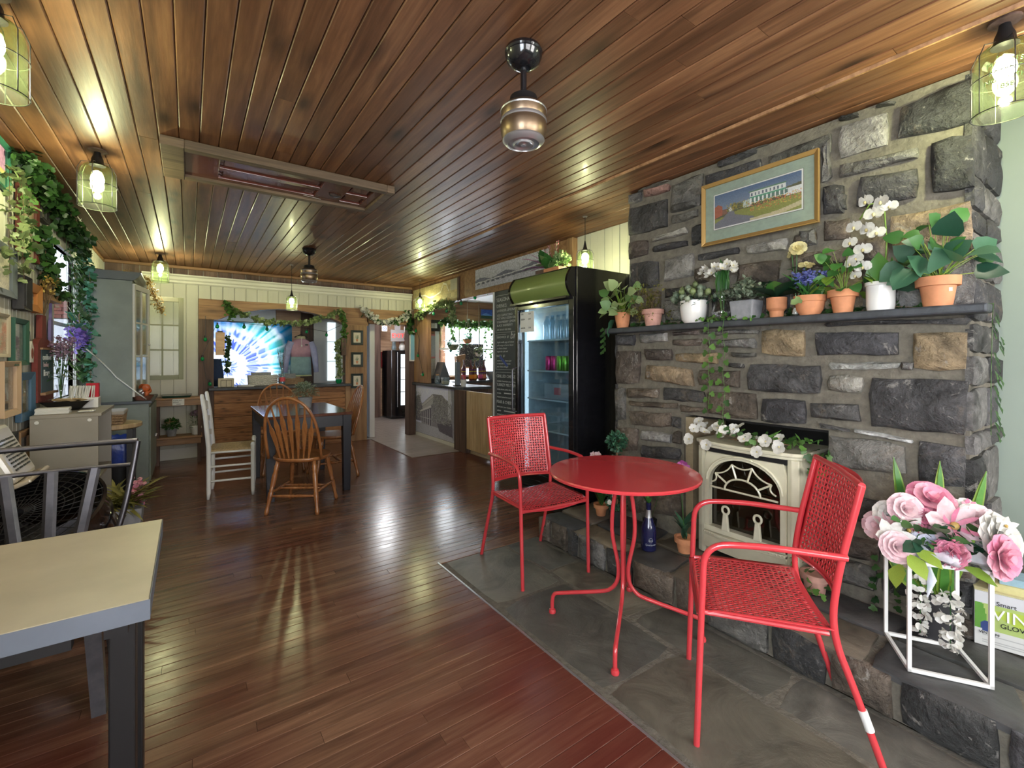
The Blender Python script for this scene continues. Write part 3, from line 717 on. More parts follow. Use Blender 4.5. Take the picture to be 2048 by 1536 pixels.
# side towards the camera's right: local (a,b) -> (x,z), face towards -y
MS = Matrix(((1, 0, 0, 2.5 - 2.5), (0, 0, 1, .42 - 1.3), (0, 1, 0, 0), (0, 0, 0, 1)))
z = .02
while z < 2.36:
    h = min(R.choice((.09, .13, .18, .23)), 2.40 - z); a = .0; s = R.uniform(.15, .38)
    for a0, a1 in ((.0, s), (s, .505)):
        place_stone(fp, [(a0 + .006, z + .01), (a1 - .006, z + .01), (a1 - .006, z + h - .008), (a0 + .006, z + h - .008)], SCOL[R.choice('dgbdk')], R, MS, R.uniform(.015, .03))
    z += h
# side towards the cooler
ML = Matrix(((-1, 0, 0, .5), (0, 0, -1, 2.235 - 1.3), (0, 1, 0, 0), (0, 0, 0, 1))); z = .02
while z < 1.42:
    h = min(R.choice((.13, .18, .23)), 1.44 - z)
    place_stone(fp, [(.0, z), (.24, z), (.24, z + h - .015), (.0, z + h - .015)], SCOL[R.choice('dgb')], R, ML, .02)
    place_stone(fp, [(.26, z), (.49, z), (.49, z + h - .015), (.26, z + h - .015)], SCOL[R.choice('dgb')], R, ML, .02)
    z += h
mt = thing('mantel_shelf', 'dark slate mantel shelf holding the row of potted plants', 'mantel', (2.44, 1.3, 1.437))
MB().box(2.375 - 2.44, 2.475 - 2.44, .35 - 1.3, 2.225 - 1.3, 0, .035).build('shelf_slab', 'slate', mt, bevel=.008); MB().box(.0, .035, 2.2 - 1.3, 2.235 - 1.3, 0, .023).build('shelf_return', 'slate', mt)
# raised hearth: mortar bed, face stones and top slabs
HX0, HY0, HY1, HZ = 2.0, -1.2, 2.5, .17
he = thing('stone_hearth', 'raised rough stone hearth in front of the chimney', 'hearth', (2.5, 1.3, 0))
MB().box(HX0 - 2.5 + .02, .498, HY0 - 1.3, HY1 - 1.3 - .02, 0, HZ - .025).build('hearth_bed', 'mortar', he)
MH = Matrix(((0, 0, 1, HX0 + .02 - 2.5), (1, 0, 0, -1.3), (0, 1, 0, 0), (0, 0, 0, 1)))
y = HY1 - .01
for i, L in enumerate((.13, .17, .09, .24, .2, .27, .16, .3, .22, .2, .26, .3, .3, .3, .3)):
    if y - L < HY0: break
    place_stone(he, [(y, .005), (y - L + .02, .005), (y - L + .02, HZ - .012), (y, HZ - .012)], SCOL[R.choice('dgbdbk')], R, MH, .028, 'hearth_stone'); y -= L
ME = Matrix(((-1, 0, 0, .5), (0, 0, -1, HY1 - .02 - 1.3), (0, 1, 0, 0), (0, 0, 0, 1)))
for a, b_ in ((0, .16), (.18, .34), (.36, .49)): place_stone(he, [(a, .005), (b_, .005), (b_, HZ - .01), (a, HZ - .01)], SCOL[R.choice('dgl')], R, ME, .02, 'hearth_stone')
MT = Matrix(((1, 0, 0, -2.5), (0, 1, 0, -1.3), (0, 0, -1, HZ - .02), (0, 0, 0, 1)))
y = HY1 - .01
for L in (.34, .42, .3, .48, .36, .4, .52, .4, .4):
    if y - L < HY0: break
    s = HX0 + R.uniform(.18, .34)
    for a, b_ in ((HX0 + .005, s - .012), (s + .012, 2.50)):
        j = R.uniform(-.05, .05)
        place_stone(he, [(a, y), (b_, y + j * .4), (b_, y - L + .025 + j), (a, y - L + .025)], [(.10, .082, .06), (.075, .07, .066), (.14, .115, .085), (.05, .05, .05)][R.randrange(4)], R, MT, .016, 'hearth_slab', 'flagstone')
    y -= L
# ------------------------------------------------ flagstone apron let into the floor
ap = struct('floor_flagstone', MB().box(1.262, 2.02, -1.2, 2.555, -.02, -.004), 'apron_mortar')
MB().box(1.252, 1.262, -1.2, 2.56, -.02, .002).build('edge_strip', 'silver', ap)
MA = Matrix(((1, 0, 0, 0), (0, 1, 0, 0), (0, 0, -1, -.006), (0, 0, 0, 1)))
def flags(xa, xb, ys, cols):
    for i in range(len(ys) - 1):
        a, b_ = ys[i] - .012, ys[i + 1] + .012; j = R.uniform(-.012, .012)
        place_stone(ap, [(xa, a + j), (xb, a), (xb, b_), (xa, b_ + j)], cols[i % len(cols)], R, MA, .005, 'flagstone', 'flagstone')
FC = [(.105, .10, .082), (.085, .083, .072), (.12, .108, .085), (.095, .09, .078)]
flags(1.295, 1.728, (2.545, 1.935, 1.205, .42, -.4, -1.2), FC)
flags(1.752, 1.985, (2.545, 2.084, 1.467, .82, .3, -.4, -1.2), FC[1:] + FC[:1])

# ================================================================== red bistro set
bt = thing('bistro_table', 'round red metal bistro table between the two red armchairs', 'table', (1.677, 1.452, 0))
MB().lathe([(0, .715), (.335, .715), (.346, .719), (.348, .727), (.344, .733), (0, .734)], 64).build('tabletop', 'red_metal', bt, .6)
MB().lathe([(.085, .700), (.085, .715)], 24).build('mounting_plate', 'red_metal', bt)
for k in range(4):
    an = math.radians(35.5 + 90 * k); dx, dy = math.cos(an), math.sin(an)
    prof = [(.03, .71), (.032, .66), (.045, .58), (.052, .50), (.05, .42), (.03, .32), (.022, .26), (.03, .205), (.06, .165), (.11, .145), (.30, .105), (.335, .092), (.345, .06), (.345, .01)]
    pts = [Vector((dx * r, dy * r, z)) for r, z in prof]
    cr = []
    for i in range(len(pts) - 1):
        p0 = pts[max(i - 1, 0)]; p1 = pts[i]; p2 = pts[i + 1]; p3 = pts[min(i + 2, len(pts) - 1)]
        for t_ in (0, .33, .66): cr.append(.5 * ((2 * p1) + (p2 - p0) * t_ + (2 * p0 - 5 * p1 + 4 * p2 - p3) * t_ ** 2 + (3 * p1 - p0 - 3 * p2 + p3) * t_ ** 3))
    cr.append(pts[-1])
    lg = MB().tube(cr, .0095, 10).build('leg', 'red_metal', bt, .7)
    MB().lathe([(.017, 0), (.018, .008), (.014, .018), (.010, .02)], 14, (dx * .345, dy * .345, 0)).build('foot_cap', 'red_metal', lg, .6)
def perforated(nu, nv, fn, th=.0012):
    """sheet with a punched petal pattern; fn(u, v) gives a point; each cell has a lens-shaped hole on alternating diagonals"""
    mb = MB(); idx = {}
    def V(u, v):
        k = (round(u, 4), round(v, 4))
        if k not in idx: idx[k] = len(mb.v); mb.v.append(tuple(fn(u / nu, v / nv)))
        return idx[k]
    for i in range(nu):
        for j in range(nv):
            border = i < 1 or j < 1 or i >= nu - 1 or j >= nv - 1
            A, B, C_, D = V(i, j), V(i + 1, j), V(i + 1, j + 1), V(i, j + 1)
            if border: mb.f.append((A, B, C_, D)); continue
            fl = (i + j) % 2
            def P(a, b_): return V(i + (1 - a if fl else a), j + b_)
            p0, p2 = P(.12, .12), P(.88, .88); l1, l2 = P(.52, .26), P(.76, .5); u1, u2 = P(.26, .52), P(.5, .76)
            cA, cB, cC, cD = (V(i + 1, j), V(i, j), V(i, j + 1), V(i + 1, j + 1)) if fl else (A, B, C_, D)
            fs = [(cA, cB, l1, p0), (cB, l2, l1), (cB, cC, p2, l2), (cC, cD, u2, p2), (cD, u1, u2), (cD, cA, p0, u1)]
            mb.f += [f[::-1] for f in fs] if fl else fs
    return mb
def red_chair(loc, rz, label, taped=False):
    """stacking armchair: local +y is the way the sitter faces"""
    t = thing('metal_armchair', label, 'chair', loc, rz, 'red metal armchairs'); r = .0105
    for s in (-1, 1):
        # front leg turns over into the armrest and runs back to the back post
        pts = fillet([(s * .225, .255, 0), (s * .228, .240, .45), (s * .232, .232, .665), (s * .232, .06, .678), (s * .222, -.165, .668)], .075, 7)
        fl = MB().tube(pts, r, 10).build('front_leg_and_armrest', 'red_metal', t, .7)
        pts = fillet([(s * .225, -.275, 0), (s * .218, -.19, .26), (s * .212, -.125, .44), (s * .212, -.145, .62), (s * .212, -.205, .885)], .14, 8)
        bl = MB().tube(pts, r, 10).build('back_leg_and_post', 'red_metal', t, .7)
        if taped and s == -1: MB().tube([(s * .2215, -.222, .165), (s * .2195, -.203, .222)], .0122, 10).build('white_tape', 'white_paint', bl, .7)
        MB().tube([(s * .215, .235, .435), (s * .214, -.12, .43)], .008, 8).build('seat_rail', 'red_metal', t, .7)
    MB().tube([(-.225, .24, .42), (.225, .24, .42)], .008, 8).build('front_rail', 'red_metal', t, .7)
    MB().tube(fillet([(-.212, -.205, .885), (0, -.212, .888), (.212, -.205, .885)], .03), r, 10).build('top_rail', 'red_metal', t, .7)
    def seat(u, v):
        x = -.225 + .45 * u; y = -.13 + .385 * v; z = .447 - .022 * math.sin(PI * u) * (.6 + .4 * v) - .03 * max(0, v - .85) / .15 * .6
        return (x, y, z)
    se = perforated(26, 22, seat).build('perforated_seat', 'red_metal', t, 3)
    so = se.modifiers.new('sheet', 'SOLIDIFY'); so.thickness = .0015
    def back(u, v):
        x = -.212 + .424 * u; z = .50 + .385 * v; y = -.135 - .075 * v - .045 * math.sin(PI * u)
        return (x, y, z)
    ba = perforated(26, 24, back).build('perforated_backrest', 'red_metal', t, 3); so = ba.modifiers.new('sheet', 'SOLIDIFY'); so.thickness = .0015
    MB().tube([back(u / 12, 0) for u in range(13)], .005, 6).build('lower_back_edge', 'red_metal', t, .7)
    return t
red_chair((1.735, 2.215, 0), PI - math.atan2(.057, .495) * 1.0, 'red perforated metal armchair beside the black drinks cooler')
red_chair((1.69, .795, 0), math.atan2(.302, .409), 'red perforated metal armchair closest to the flower stand, tape on its leg', True)

# ================================================================== gas stove in the fireplace
st = thing('gas_stove', 'cream cast iron gas stove with arched glass door in the fireplace', 'stove', (2.38, 1.25, .17), -PI / 2)
# local: front faces -y ... built facing -y then turned to face -x; x runs along the wall
def arch(w, z0, zs, rise, n=14, e=2.0):
    return [(-w, z0)] + [(-w * math.cos(PI * i / n) * 1.0, zs + rise * math.sin(PI * i / n) ** (2 / e)) for i in range(n + 1)] + [(w, z0)]
SW = .265
body = MB(); body.box(-SW + .012, SW - .012, .045, .36, .055, .60); body.build('firebox', 'iron_cream', st, bevel=.006)
def bow(x, k=.028): return -k * (1 - (x / SW) ** 2)
mb = MB(); top = [(-SW - .02, .37), (-SW - .02, .02), (-SW + .02, -.01)] + [(x, bow(x) - .012) for x in [-.2, -.1, 0, .1, .2]] + [(SW - .02, -.01), (SW + .02, .02), (SW + .02, .37)]
mb.prism(top[::-1], 2, .615, .635); mb.build('top_plate', 'iron_cream', st, bevel=.006)
mb = MB(); mb.prism([(x * .96, y * .95 + .008) for x, y in top[::-1]], 2, .600, .616); mb.build('top_moulding', 'iron_cream', st, bevel=.004)
for s in (-1, 1):
    MB().prism([(s * SW, .05), (s * SW, .012), (s * (SW - .03), .0), (s * (SW - .05), .003), (s * (SW - .05), .05)][::s], 2, .0, .60).build('corner_pilaster', 'iron_cream', st, bevel=.004)
MB().prism([(x, bow(x, .03) - .002) for x in [i * .043 - .215 for i in range(11)]] + [(.215, .05), (-.215, .05)], 2, .045, .125).build('lower_panel', 'iron_cream', st)
mb = MB()
for i in range(27): x = -.208 + .016 * i; mb.ball((x, bow(x, .034) - .004, .128), .0065, 6, 4)
MB().prism([(x, bow(x, .04) - .004) for x in [i * .043 - .215 for i in range(11)]] + [(.215, .05), (-.215, .05)], 2, .115, .135).build('ledge', 'iron_cream', st, bevel=.003)
mb.build('beaded_moulding', 'iron_cream', st, 3)
# door frame with an arched opening: strips between outer rectangle and inner arch
OW, IW = .214, .188; inner = arch(IW, .165, .41, .145); mb = MB(); N_ = len(inner)
outer = []
for (x, z) in inner:
    if z <= .166: outer.append((math.copysign(OW, x), .138))
    else:
        k = max(abs(x) / OW, (z - .3) / (.575 - .3), 1e-3); outer.append((x / k, .3 + (z - .3) / k))
for i in range(N_ - 1):
    a, b_, c, d_ = inner[i], inner[i + 1], outer[i + 1], outer[i]
    f = lambda p, o: (p[0], bow(p[0], .012) + o, p[1])
    mb.hexa([f(a, -.004), f(b_, -.004), f(c, -.004), f(d_, -.004)], [f(a, .03), f(b_, .03), f(c, .03), f(d_, .03)])
mb.box(-OW, OW, -.016, .03, .138, .166); mb.build('door_frame', 'iron_cream', st)
MB().tube([(x * 1.06, bow(x, .012) - .008, .2 + (z - .2) * 1.05) for x, z in inner[1:-1]], .006, 8).build('door_arch_rib', 'iron_cream', st, .7)
MB().box(-.20, .20, .03, .034, .16, .56).build('door_glass', 'glass_dark', st)
MB().box(-.20, .20, .30, .32, .10, .57).build('firebox_back', 'black_paint', st)
MB().box(-.215, .215, -.001, .04, .572, .600).build('vent_slot', 'black_paint', st)
# sunburst tracery in the arch
g = lambda x, z: (x, bow(x, .012) - .002, z)
trc = MB(); trc.tube([g(-.178, .385), g(.178, .385)], .0055, 6); trc.tube([g(-.095 * math.cos(PI * i / 12), .385 + .072 * math.sin(PI * i / 12)) for i in range(13)], .0055, 6)
for an in (30, 72, 108, 150):
    a = math.radians(an); ca, sa = math.cos(a), math.sin(a); trc.tube([g(.095 * ca, .385 + .072 * sa), g(.17 * ca * 1.0, .392 + .14 * sa)], .0055, 6)
ang = [8, 30, 72, 108, 150, 172]
for a0, a1 in zip(ang, ang[1:]):
    p = [math.radians(a0), math.radians(a1)]; e = [(.172 * math.cos(q), .392 + .142 * math.sin(q)) for q in p]; m_ = ((e[0][0] + e[1][0]) / 2 * .80, .392 + ((e[0][1] + e[1][1]) / 2 - .392) * .78)
    trc.tube([g(*q[:2]) for q in [(b_[0], b_[1]) for b_ in bez((e[0][0], e[0][1], 0), (m_[0], m_[1], 0), (e[1][0], e[1][1], 0), 6)]], .0045, 6)
trc.build('sunburst_tracery', 'iron_cream', st, .7)
for x in (-.085, .085):
    an_ = MB().prism([(x - .02, .166), (x + .02, .166), (x + .011, .255), (x - .011, .255)], 1, -.03, -.012).build('andiron_post', 'iron_cream', st, bevel=.003)
    MB().tube([(x + .019 * math.cos(TAU * i / 14), -.02, .275 + .021 * math.sin(TAU * i / 14)) for i in range(14)], .0065, 7, True).build('andiron_ring', 'iron_cream', an_, .7)
R = random.Random(4)
for i, (a, b_, r) in enumerate((((-.15, .12, .20), (.12, .16, .235), .035), ((-.05, .20, .26), (.16, .10, .22), .03), ((-.12, .2, .27), (.05, .14, .31), .03), ((-.02, .1, .2), (.02, .2, .33), .022))):
    pts = [Vector(a).lerp(Vector(b_), k / 6) + Vector((0, R.uniform(-.006, .006), R.uniform(-.006, .006))) for k in range(7)]
    MB().tube(pts, [r * R.uniform(.8, 1.15) for _ in range(7)], 8).build('ceramic_log', 'objmat', st, .9, color=(.16, .10, .07))
# spray of white blossoms and ivy lying on the stove
sp = thing('flower_spray', 'spray of white dogwood blossoms and ivy lying on the cream stove', 'artificial flowers', (2.38, 1.25, .805))
R = random.Random(12)
def blossom(parent, loc, d, size, mat, nP=5, name='blossom', centre='petal_cream', cup=.5, proto=PETAL, key='petal'):
    """a flower head as one part: petals in a ring about direction d, with a small centre"""
    mb = MB(); d = Vector(d).normalized(); x = d.orthogonal().normalized(); y = d.cross(x); ph = R.uniform(0, TAU)
    for i in range(nP):
        a = ph + TAU * i / nP; rad = x * math.cos(a) + y * math.sin(a); pd = (rad + d * cup).normalized()
        mb.put(proto, aim(Vector(loc), pd, size * R.uniform(.85, 1.1), PI, up=d))
    o = mb.build(name, mat, parent, 3)
    if centre: MB().ball(Vector(loc) + d * size * .12, size * .14, 6, 4).build('flower_centre', centre, o, 3)
    return o
for i in range(17):
    y = R.uniform(-.30, .22) * 1; u = (.3 - y) / .55; loc = (R.uniform(-.05, .10), -y * .9 + .03, .03 + R.uniform(.0, .065))
    blossom(sp, loc, (R.uniform(-1, -.2), R.uniform(-.5, .5), R.uniform(.2, 1)), .03, 'petal_white', 5)
for loc in ((-.055, .28, .0), (-.06, .17, -.015), (-.055, -.1, -.01), (-.045, -.2, .03), (-.03, -.13, .045)): blossom(sp, loc, (-1, 0, .25), .034, 'petal_white', 5)
mb = MB()
for i in range(90):
    y = R.gauss(-.12, .12); loc = Vector((R.uniform(-.02, .14), max(-.33, min(.2, y)), R.uniform(.01, .06))); mb.put(NEEDLE if i % 2 else IVY, aim(loc, rdir(R, -.1, .6), R.uniform(.035, .06) if i % 2 else R.uniform(.025, .045), R.uniform(0, 6)))
for i in range(20): loc = Vector((R.uniform(.0, .12), R.uniform(-.38, -.28), R.uniform(-.12, .03))); mb.put(IVY, aim(loc, rdir(R, -1, .1), .04, R.uniform(0, 6)))
mb.build('spray_leaves', 'ivy', sp, 3, kind='stuff')
mb = MB()
for i in range(8): mb.tube(bez((.05, R.uniform(-.25, .25), .012), (.0, R.uniform(-.2, .2), .05), (R.uniform(-.05, .05), R.uniform(-.28, .28), .04)), .0018, 5)
mb.build('stems', 'brown_twig', sp)

# ================================================================== plants along the mantel
MZ = 1.472
def stems(parent, tips, mat='leaf_green', r=.0016, base=(0, 0, 0), spread=.01, name='stems'):
    mb = MB(); R2 = random.Random(len(tips))
    for p in tips: b0 = Vector(base) + Vector((R2.uniform(-spread, spread), R2.uniform(-spread, spread), 0)); m_ = b0.lerp(Vector(p), .5) + Vector((0, 0, .25 * (Vector(p) - b0).length * .5)); mb.tube(bez(b0, m_, p, 5), r, 5)
    return mb.build(name, mat, parent)
def leaves(parent, n, proto, key, mat, base, R, rx, rz0, rz1, size, name='leaf', flat=.4, out=.35, up=None):
    """n single leaves on arching stems around base; returns the tips"""
    tips = []
    for i in range(n):
        a = TAU * (i / n) * 2.618 + R.uniform(-.3, .3); rr = rx * R.uniform(.25, 1); z = R.uniform(rz0, rz1) * (1 - .45 * (rr / rx) ** 2 * (1 if out > 0 else 0)); p = Vector(base) + Vector((rr * math.cos(a), rr * math.sin(a), z))
        d = Vector((math.cos(a), math.sin(a), R.uniform(-flat, flat))); leaf_obj(name, proto, key, mat, parent, aim(p, d, R.uniform(*size), R.uniform(-.6, .6), up)); tips.append(p)
    return tips
def pot_thing(name, label, cat, x, y, z=MZ, rz=0, group=None): return thing(name, label, cat, (x, y, z), rz, group)
G = 'potted plants along the mantel'
# 1 variegated plant at the cooler end
t = pot_thing('potted_plant', 'variegated heart-leaved plant in a terracotta pot, first on the mantel by the cooler', 'potted plant', 2.43, 2.11, group=G); R = random.Random(31)
pot_mesh(.038, .056, .105, .0).build('pot', 'terracotta', t, .6)
tp = leaves(t, 40, LEAFW, 'heart', 'leaf_varieg', (0, 0, .10), R, .125, .0, .25, (.055, .085), flat=.9, up=(-1, -.5, .6)); stems(t, tp, 'leaf_lime', base=(0, 0, .09))
leaf_obj('leaf', LEAFW, 'heart', 'leaf_blue', t, aim((-.02, .06, .06), (-.2, .6, -1), .09)); leaf_obj('leaf', LEAFW, 'heart', 'leaf_blue', t, aim((-.03, .07, .02), (-.2, .5, -1), .085))
# 2 wispy seed plant
t = pot_thing('potted_plant', 'wispy olive seed-head plant in a washed pink clay pot', 'potted plant', 2.43, 1.86, group=G); R = random.Random(32)
pot_mesh(.045, .063, .105, .006, .03).build('pot', 'pink_clay', t, .6)
mb = MB(); tips = []
for i in range(26):
    a = R.uniform(0, TAU); rr = R.uniform(.03, .14); tip = Vector((rr * math.cos(a) * .8, rr * math.sin(a) + .03, R.uniform(.1, .30) - rr * .4)); tips.append(tip)
    for k in range(24): p = tip + rdir(R) * R.uniform(.0, .05); mb.put(LEAF, aim(p, rdir(R), R.uniform(.013, .022), 0))
mb.build('seed_heads', 'leaf_olive', t, kind='stuff'); stems(t, tips, 'brown_twig', .001, (0, 0, .09), .02)
# 3 globe flowers in white pot
t = pot_thing('potted_plant', 'sage green globe thistles in a white ceramic pot', 'potted plant', 2.42, 1.565, group=G); R = random.Random(33)
MB().lathe([(0, 0), (.05, 0), (.066, .02), (.075, .08), (.076, .13), (.070, .13), (.068, .11), (0, .11)], 28).build('pot', 'glaze_white', t, .7)
for i in range(26):
    a = TAU * i * .382; rr = .13 * math.sqrt((i + .5) / 26); p = Vector((rr * math.cos(a), rr * math.sin(a), .24 - rr * .75 + R.uniform(-.015, .015)))
    mb = MB(); s = R.uniform(.020, .028)
    for k in range(46): d_ = rdir(R); mb.put(NEEDLE, aim(p + d_ * s * .35, d_, s * .8, 0))
    mb.ball(p, s * .7, 8, 5); mb.build('globe_flower', 'leaf_grey' if i % 3 else 'ivy_pale', t, 3)
mb = MB()
for i in range(70): a = R.uniform(0, TAU); rr = R.uniform(.04, .115); mb.put(LEAF, aim((rr * math.cos(a), rr * math.sin(a), R.uniform(.10, .16)), rdir(R, -.3, .6), .035, 0))
mb.build('foliage', 'leaf_blue', t, 3, kind='stuff')
# 4 glass vase of white blooms
t = pot_thing('flower_vase', 'clear glass vase of white amaryllis blooms with pebbles', 'flower vase', 2.43, 1.395, group='flower vases on the mantel'); R = random.Random(34)
MB().lathe([(.028, 0), (.05, .02), (.056, .05), (.046, .085), (.026, .115), (.030, .15), (.042, .168), (.040, .168), (.028, .15), (.024, .115), (.043, .085), (.052, .05), (.046, .022), (0, .01)], 28).build('vase', 'glass', t, 3)
for i in range(40): p = rdir(R); MB().ball((p.x * .034, p.y * .034, .035 + p.z * .02), .008, 6, 4).build('pebble', 'silver', t, 3)
for i in range(13): a = TAU * i / 13; leaf_obj('strap_leaf', STRAP, 'strap', 'leaf_green', t, aim((.012 * math.cos(a), .012 * math.sin(a), .12), (.30 * math.cos(a), .42 * math.sin(a), 1), R.uniform(.14, .21), 0, up=(math.cos(a), math.sin(a), 0)))
for i in range(20): a = TAU * i * .382; rr = .075 * math.sqrt(i / 19); blossom(t, (rr * math.cos(a) * .6 - .015, rr * math.sin(a) * 1.3 + .01, .30 - rr * .35 + R.uniform(-.025, .035)), (-.9 + R.uniform(-.3, .3), math.sin(a) * .8 - .4, R.uniform(-.1, .6)), .032, 'petal_white', 6, 'bloom', 'petal_cream', .8, LEAF)
stems(t, [(0, .02 * k, .28) for k in (-2, -1, 1, 2)], 'leaf_green', .004, (0, 0, .05))
# 5 grey cube pot
t = pot_thing('potted_plant', 'dusty green sprigs in a square grey concrete pot', 'potted plant', 2.42, 1.255, group=G); R = random.Random(35)
MB().hexa([(-.05, -.055, 0), (.05, -.055, 0), (.05, .055, 0), (-.05, .055, 0)], [(-.058, -.065, .10), (.058, -.065, .10), (.058, .065, .10), (-.058, .065, .10)]).build('pot', 'concrete_grey', t, bevel=.008)
mb = MB()
for i in range(90):
    a = R.uniform(0, TAU); rr = R.uniform(0, .105); b0 = Vector((rr * .6 * math.cos(a), rr * .7 * math.sin(a), .09)); tip = Vector((rr * math.cos(a), rr * 1.15 * math.sin(a), .225 - rr * .7 + R.uniform(-.02, .02)))
    for k in range(7): p = b0.lerp(tip, .3 + .1 * k); mb.put(LEAF, aim(p, rdir(R, -.2, .9), .028, 0))
mb.build('sprigs', 'leaf_grey', t, 3, kind='stuff')
# 6 stepped terracotta with dark strap leaves
t = pot_thing('potted_plant', 'dark broad strap leaves in a stepped terracotta pot', 'potted plant', 2.43, 1.105, group=G); R = random.Random(36)
MB().lathe([(0, 0), (.030, 0), (.033, .032), (.036, .034), (.046, .046), (.047, .10), (.042, .10), (.040, .085), (0, .085)], 26).build('pot', 'terracotta', t, .6)
for i, (a, sl) in enumerate(((90, .3), (-90, .25), (60, 1.2), (-50, 1.0), (150, .5), (20, 1.6), (200, .7), (-120, .6))):
    a = math.radians(a); leaf_obj('strap_leaf', LEAF, 'leafo', 'leaf_darkest' if i % 3 else 'leaf_green', t, aim((0, 0, .10), (math.cos(a), math.sin(a), sl), .15 + .02 * (i % 2), 0))
# 7 bud vase with cream roses
t = pot_thing('bud_vase', 'slim glass bud vase with two cream roses', 'flower vase', 2.44, 1.02, group='flower vases on the mantel'); R = random.Random(37)
MB().lathe([(.02, 0), (.022, .02), (.013, .055), (.009, .10), (.013, .125), (.011, .125), (.007, .1), (.011, .055), (.019, .02), (0, .006)], 18).build('vase', 'glass', t, 3)
MB().lathe([(0, .006), (.016, .012), (.012, .04), (0, .045)], 10).build('shell_fill', 'petal_white', t)
def rose(parent, loc, d, size, mat, layers=4, name='rose'):
    """layered cupped petals about direction d"""
    mb = MB(); d = Vector(d).normalized(); x = d.orthogonal().normalized(); y = d.cross(x)
    for l in range(layers):
        n_ = 3 + l * 2
        for i in range(n_):
            a = TAU * i / n_ + l * .7; rad = x * math.cos(a) + y * math.sin(a); k = l / max(1, layers - 1)
            pd = (rad * (.15 + .85 * k) + d * (1.1 - .75 * k)).normalized(); mb.put(PETAL, aim(Vector(loc) + rad * size * .1 * k, pd, size * (.62 + .38 * k), PI, up=-rad if k < .4 else d))
    return mb.build(name, mat, parent, 3)
rose(t, (-.01, -.05, .24), (-.5, -.3, .9), .034, 'petal_cream', 2); rose(t, (-.01, -.015, .33), (-.9, -.3, .4), .036, 'petal_cream', 3); rose(t, (0, .02, .315), (-.6, .5, .3), .026, 'petal_cream', 2)
stems(t, [(-.01, -.05, .235), (-.01, -.01, .325), (0, .018, .31)], 'leaf_green', .002, (0, 0, .03), .004)
for i in range(9): leaf_obj('rose_leaf', LEAF, 'leafo', 'leaf_green', t, aim((0, R.uniform(-.05, .02), R.uniform(.16, .30)), rdir(R, -.4, .5), .035))
# 8 hyacinth bowl
t = pot_thing('potted_plant', 'blue hyacinths and blade leaves in a rimmed terracotta bowl', 'potted plant', 2.42, .95, group=G); R = random.Random(38)
MB().lathe([(0, 0), (.040, 0), (.055, .025), (.062, .062), (.066, .064), (.068, .092), (.062, .092), (.058, .075), (0, .075)], 28).build('pot', 'terracotta', t, .6)
for i in range(6):
    p = Vector((R.uniform(-.03, .02), -.05 + .02 * i + R.uniform(-.01, .01), .155 + R.uniform(-.02, .03))); mb = MB()
    for k in range(34):
        d_ = rdir(R, -.3, .9); q = p + Vector((d_.x * .014, d_.y * .014, (k / 34 - .5) * .06))
        for j in range(3): mb.put(PETAL, aim(q, d_ + rdir(R) * .8, .012, 0))
    mb.build('hyacinth_head', 'petal_blue', t, 3); MB().tube([(0, p.y * .5, .07), tuple(p)], .003, 6).build('hyacinth_stalk', 'leaf_green', t)
for i in range(15): leaf_obj('blade_leaf', BLADE, 'blade', 'leaf_green', t, aim((R.uniform(-.02, .02), R.uniform(-.035, .035), .075), (R.uniform(-.3, .2), R.uniform(-.8, .8), 1), R.uniform(.10, .17), R.uniform(0, 3)))
leaf_obj('ivy_leaf', IVY, 'ivy', 'leaf_varieg', t, aim((-.066, .01, .075), (-.3, .5, -.3), .05, 0, up=(-1, 0, .3)))
# 9 trailing vine in terracotta
t = pot_thing('potted_plant', 'trailing lime-flecked vine in a rimmed terracotta pot beside the orchid', 'potted plant', 2.42, .815, group=G); R = random.Random(39)
pot_mesh(.036, .053, .103, .006, .032).build('pot', 'terracotta', t, .6)
tp = leaves(t, 34, LEAFW, 'heart', 'leaf_green', (0, 0, .10), R, .11, .0, .22, (.035, .055), flat=.9, up=(-1, -.5, .6)); stems(t, tp, 'leaf_lime', .0012, (0, 0, .09))
for i in range(14): a = R.uniform(0, TAU); leaf_obj('leaf', LEAFW, 'heart', 'leaf_lime', t, aim((.08 * math.cos(a) - .02, .09 * math.sin(a), R.uniform(.08, .16)), (math.cos(a), math.sin(a), -.6), .05))
# 10 white orchid
t = pot_thing('potted_orchid', 'tall white orchid with cascading blooms in a white crock', 'potted plant', 2.43, .68, group=G); R = random.Random(40)
MB().lathe([(0, 0), (.047, 0), (.050, .02), (.051, .105), (.055, .108), (.055, .122), (.048, .122), (.046, .11), (0, .11)], 30).build('pot', 'glaze_white', t, .6)
for (a, sl, sz) in ((180, 2.4, .15), (20, 1.8, .13), (100, 1.4, .12), (-95, 1.6, .13), (-40, 1.2, .12)):
    a = math.radians(a); leaf_obj('basal_leaf', LEAF, 'leafo', 'leaf_orchid', t, aim((.0, 0, .10), (math.cos(a) * .8, math.sin(a) * .8, sl), sz, 0, up=(math.cos(a), math.sin(a), 0)))
MB().tube([(.01, -.01, .11), (.005, -.02, .30), (-.005, -.015, .42), (-.015, 0, .465), (-.03, .03, .46), (-.045, .06, .40)], .003, 7).build('flower_stalk', 'leaf_lime', t, 3)
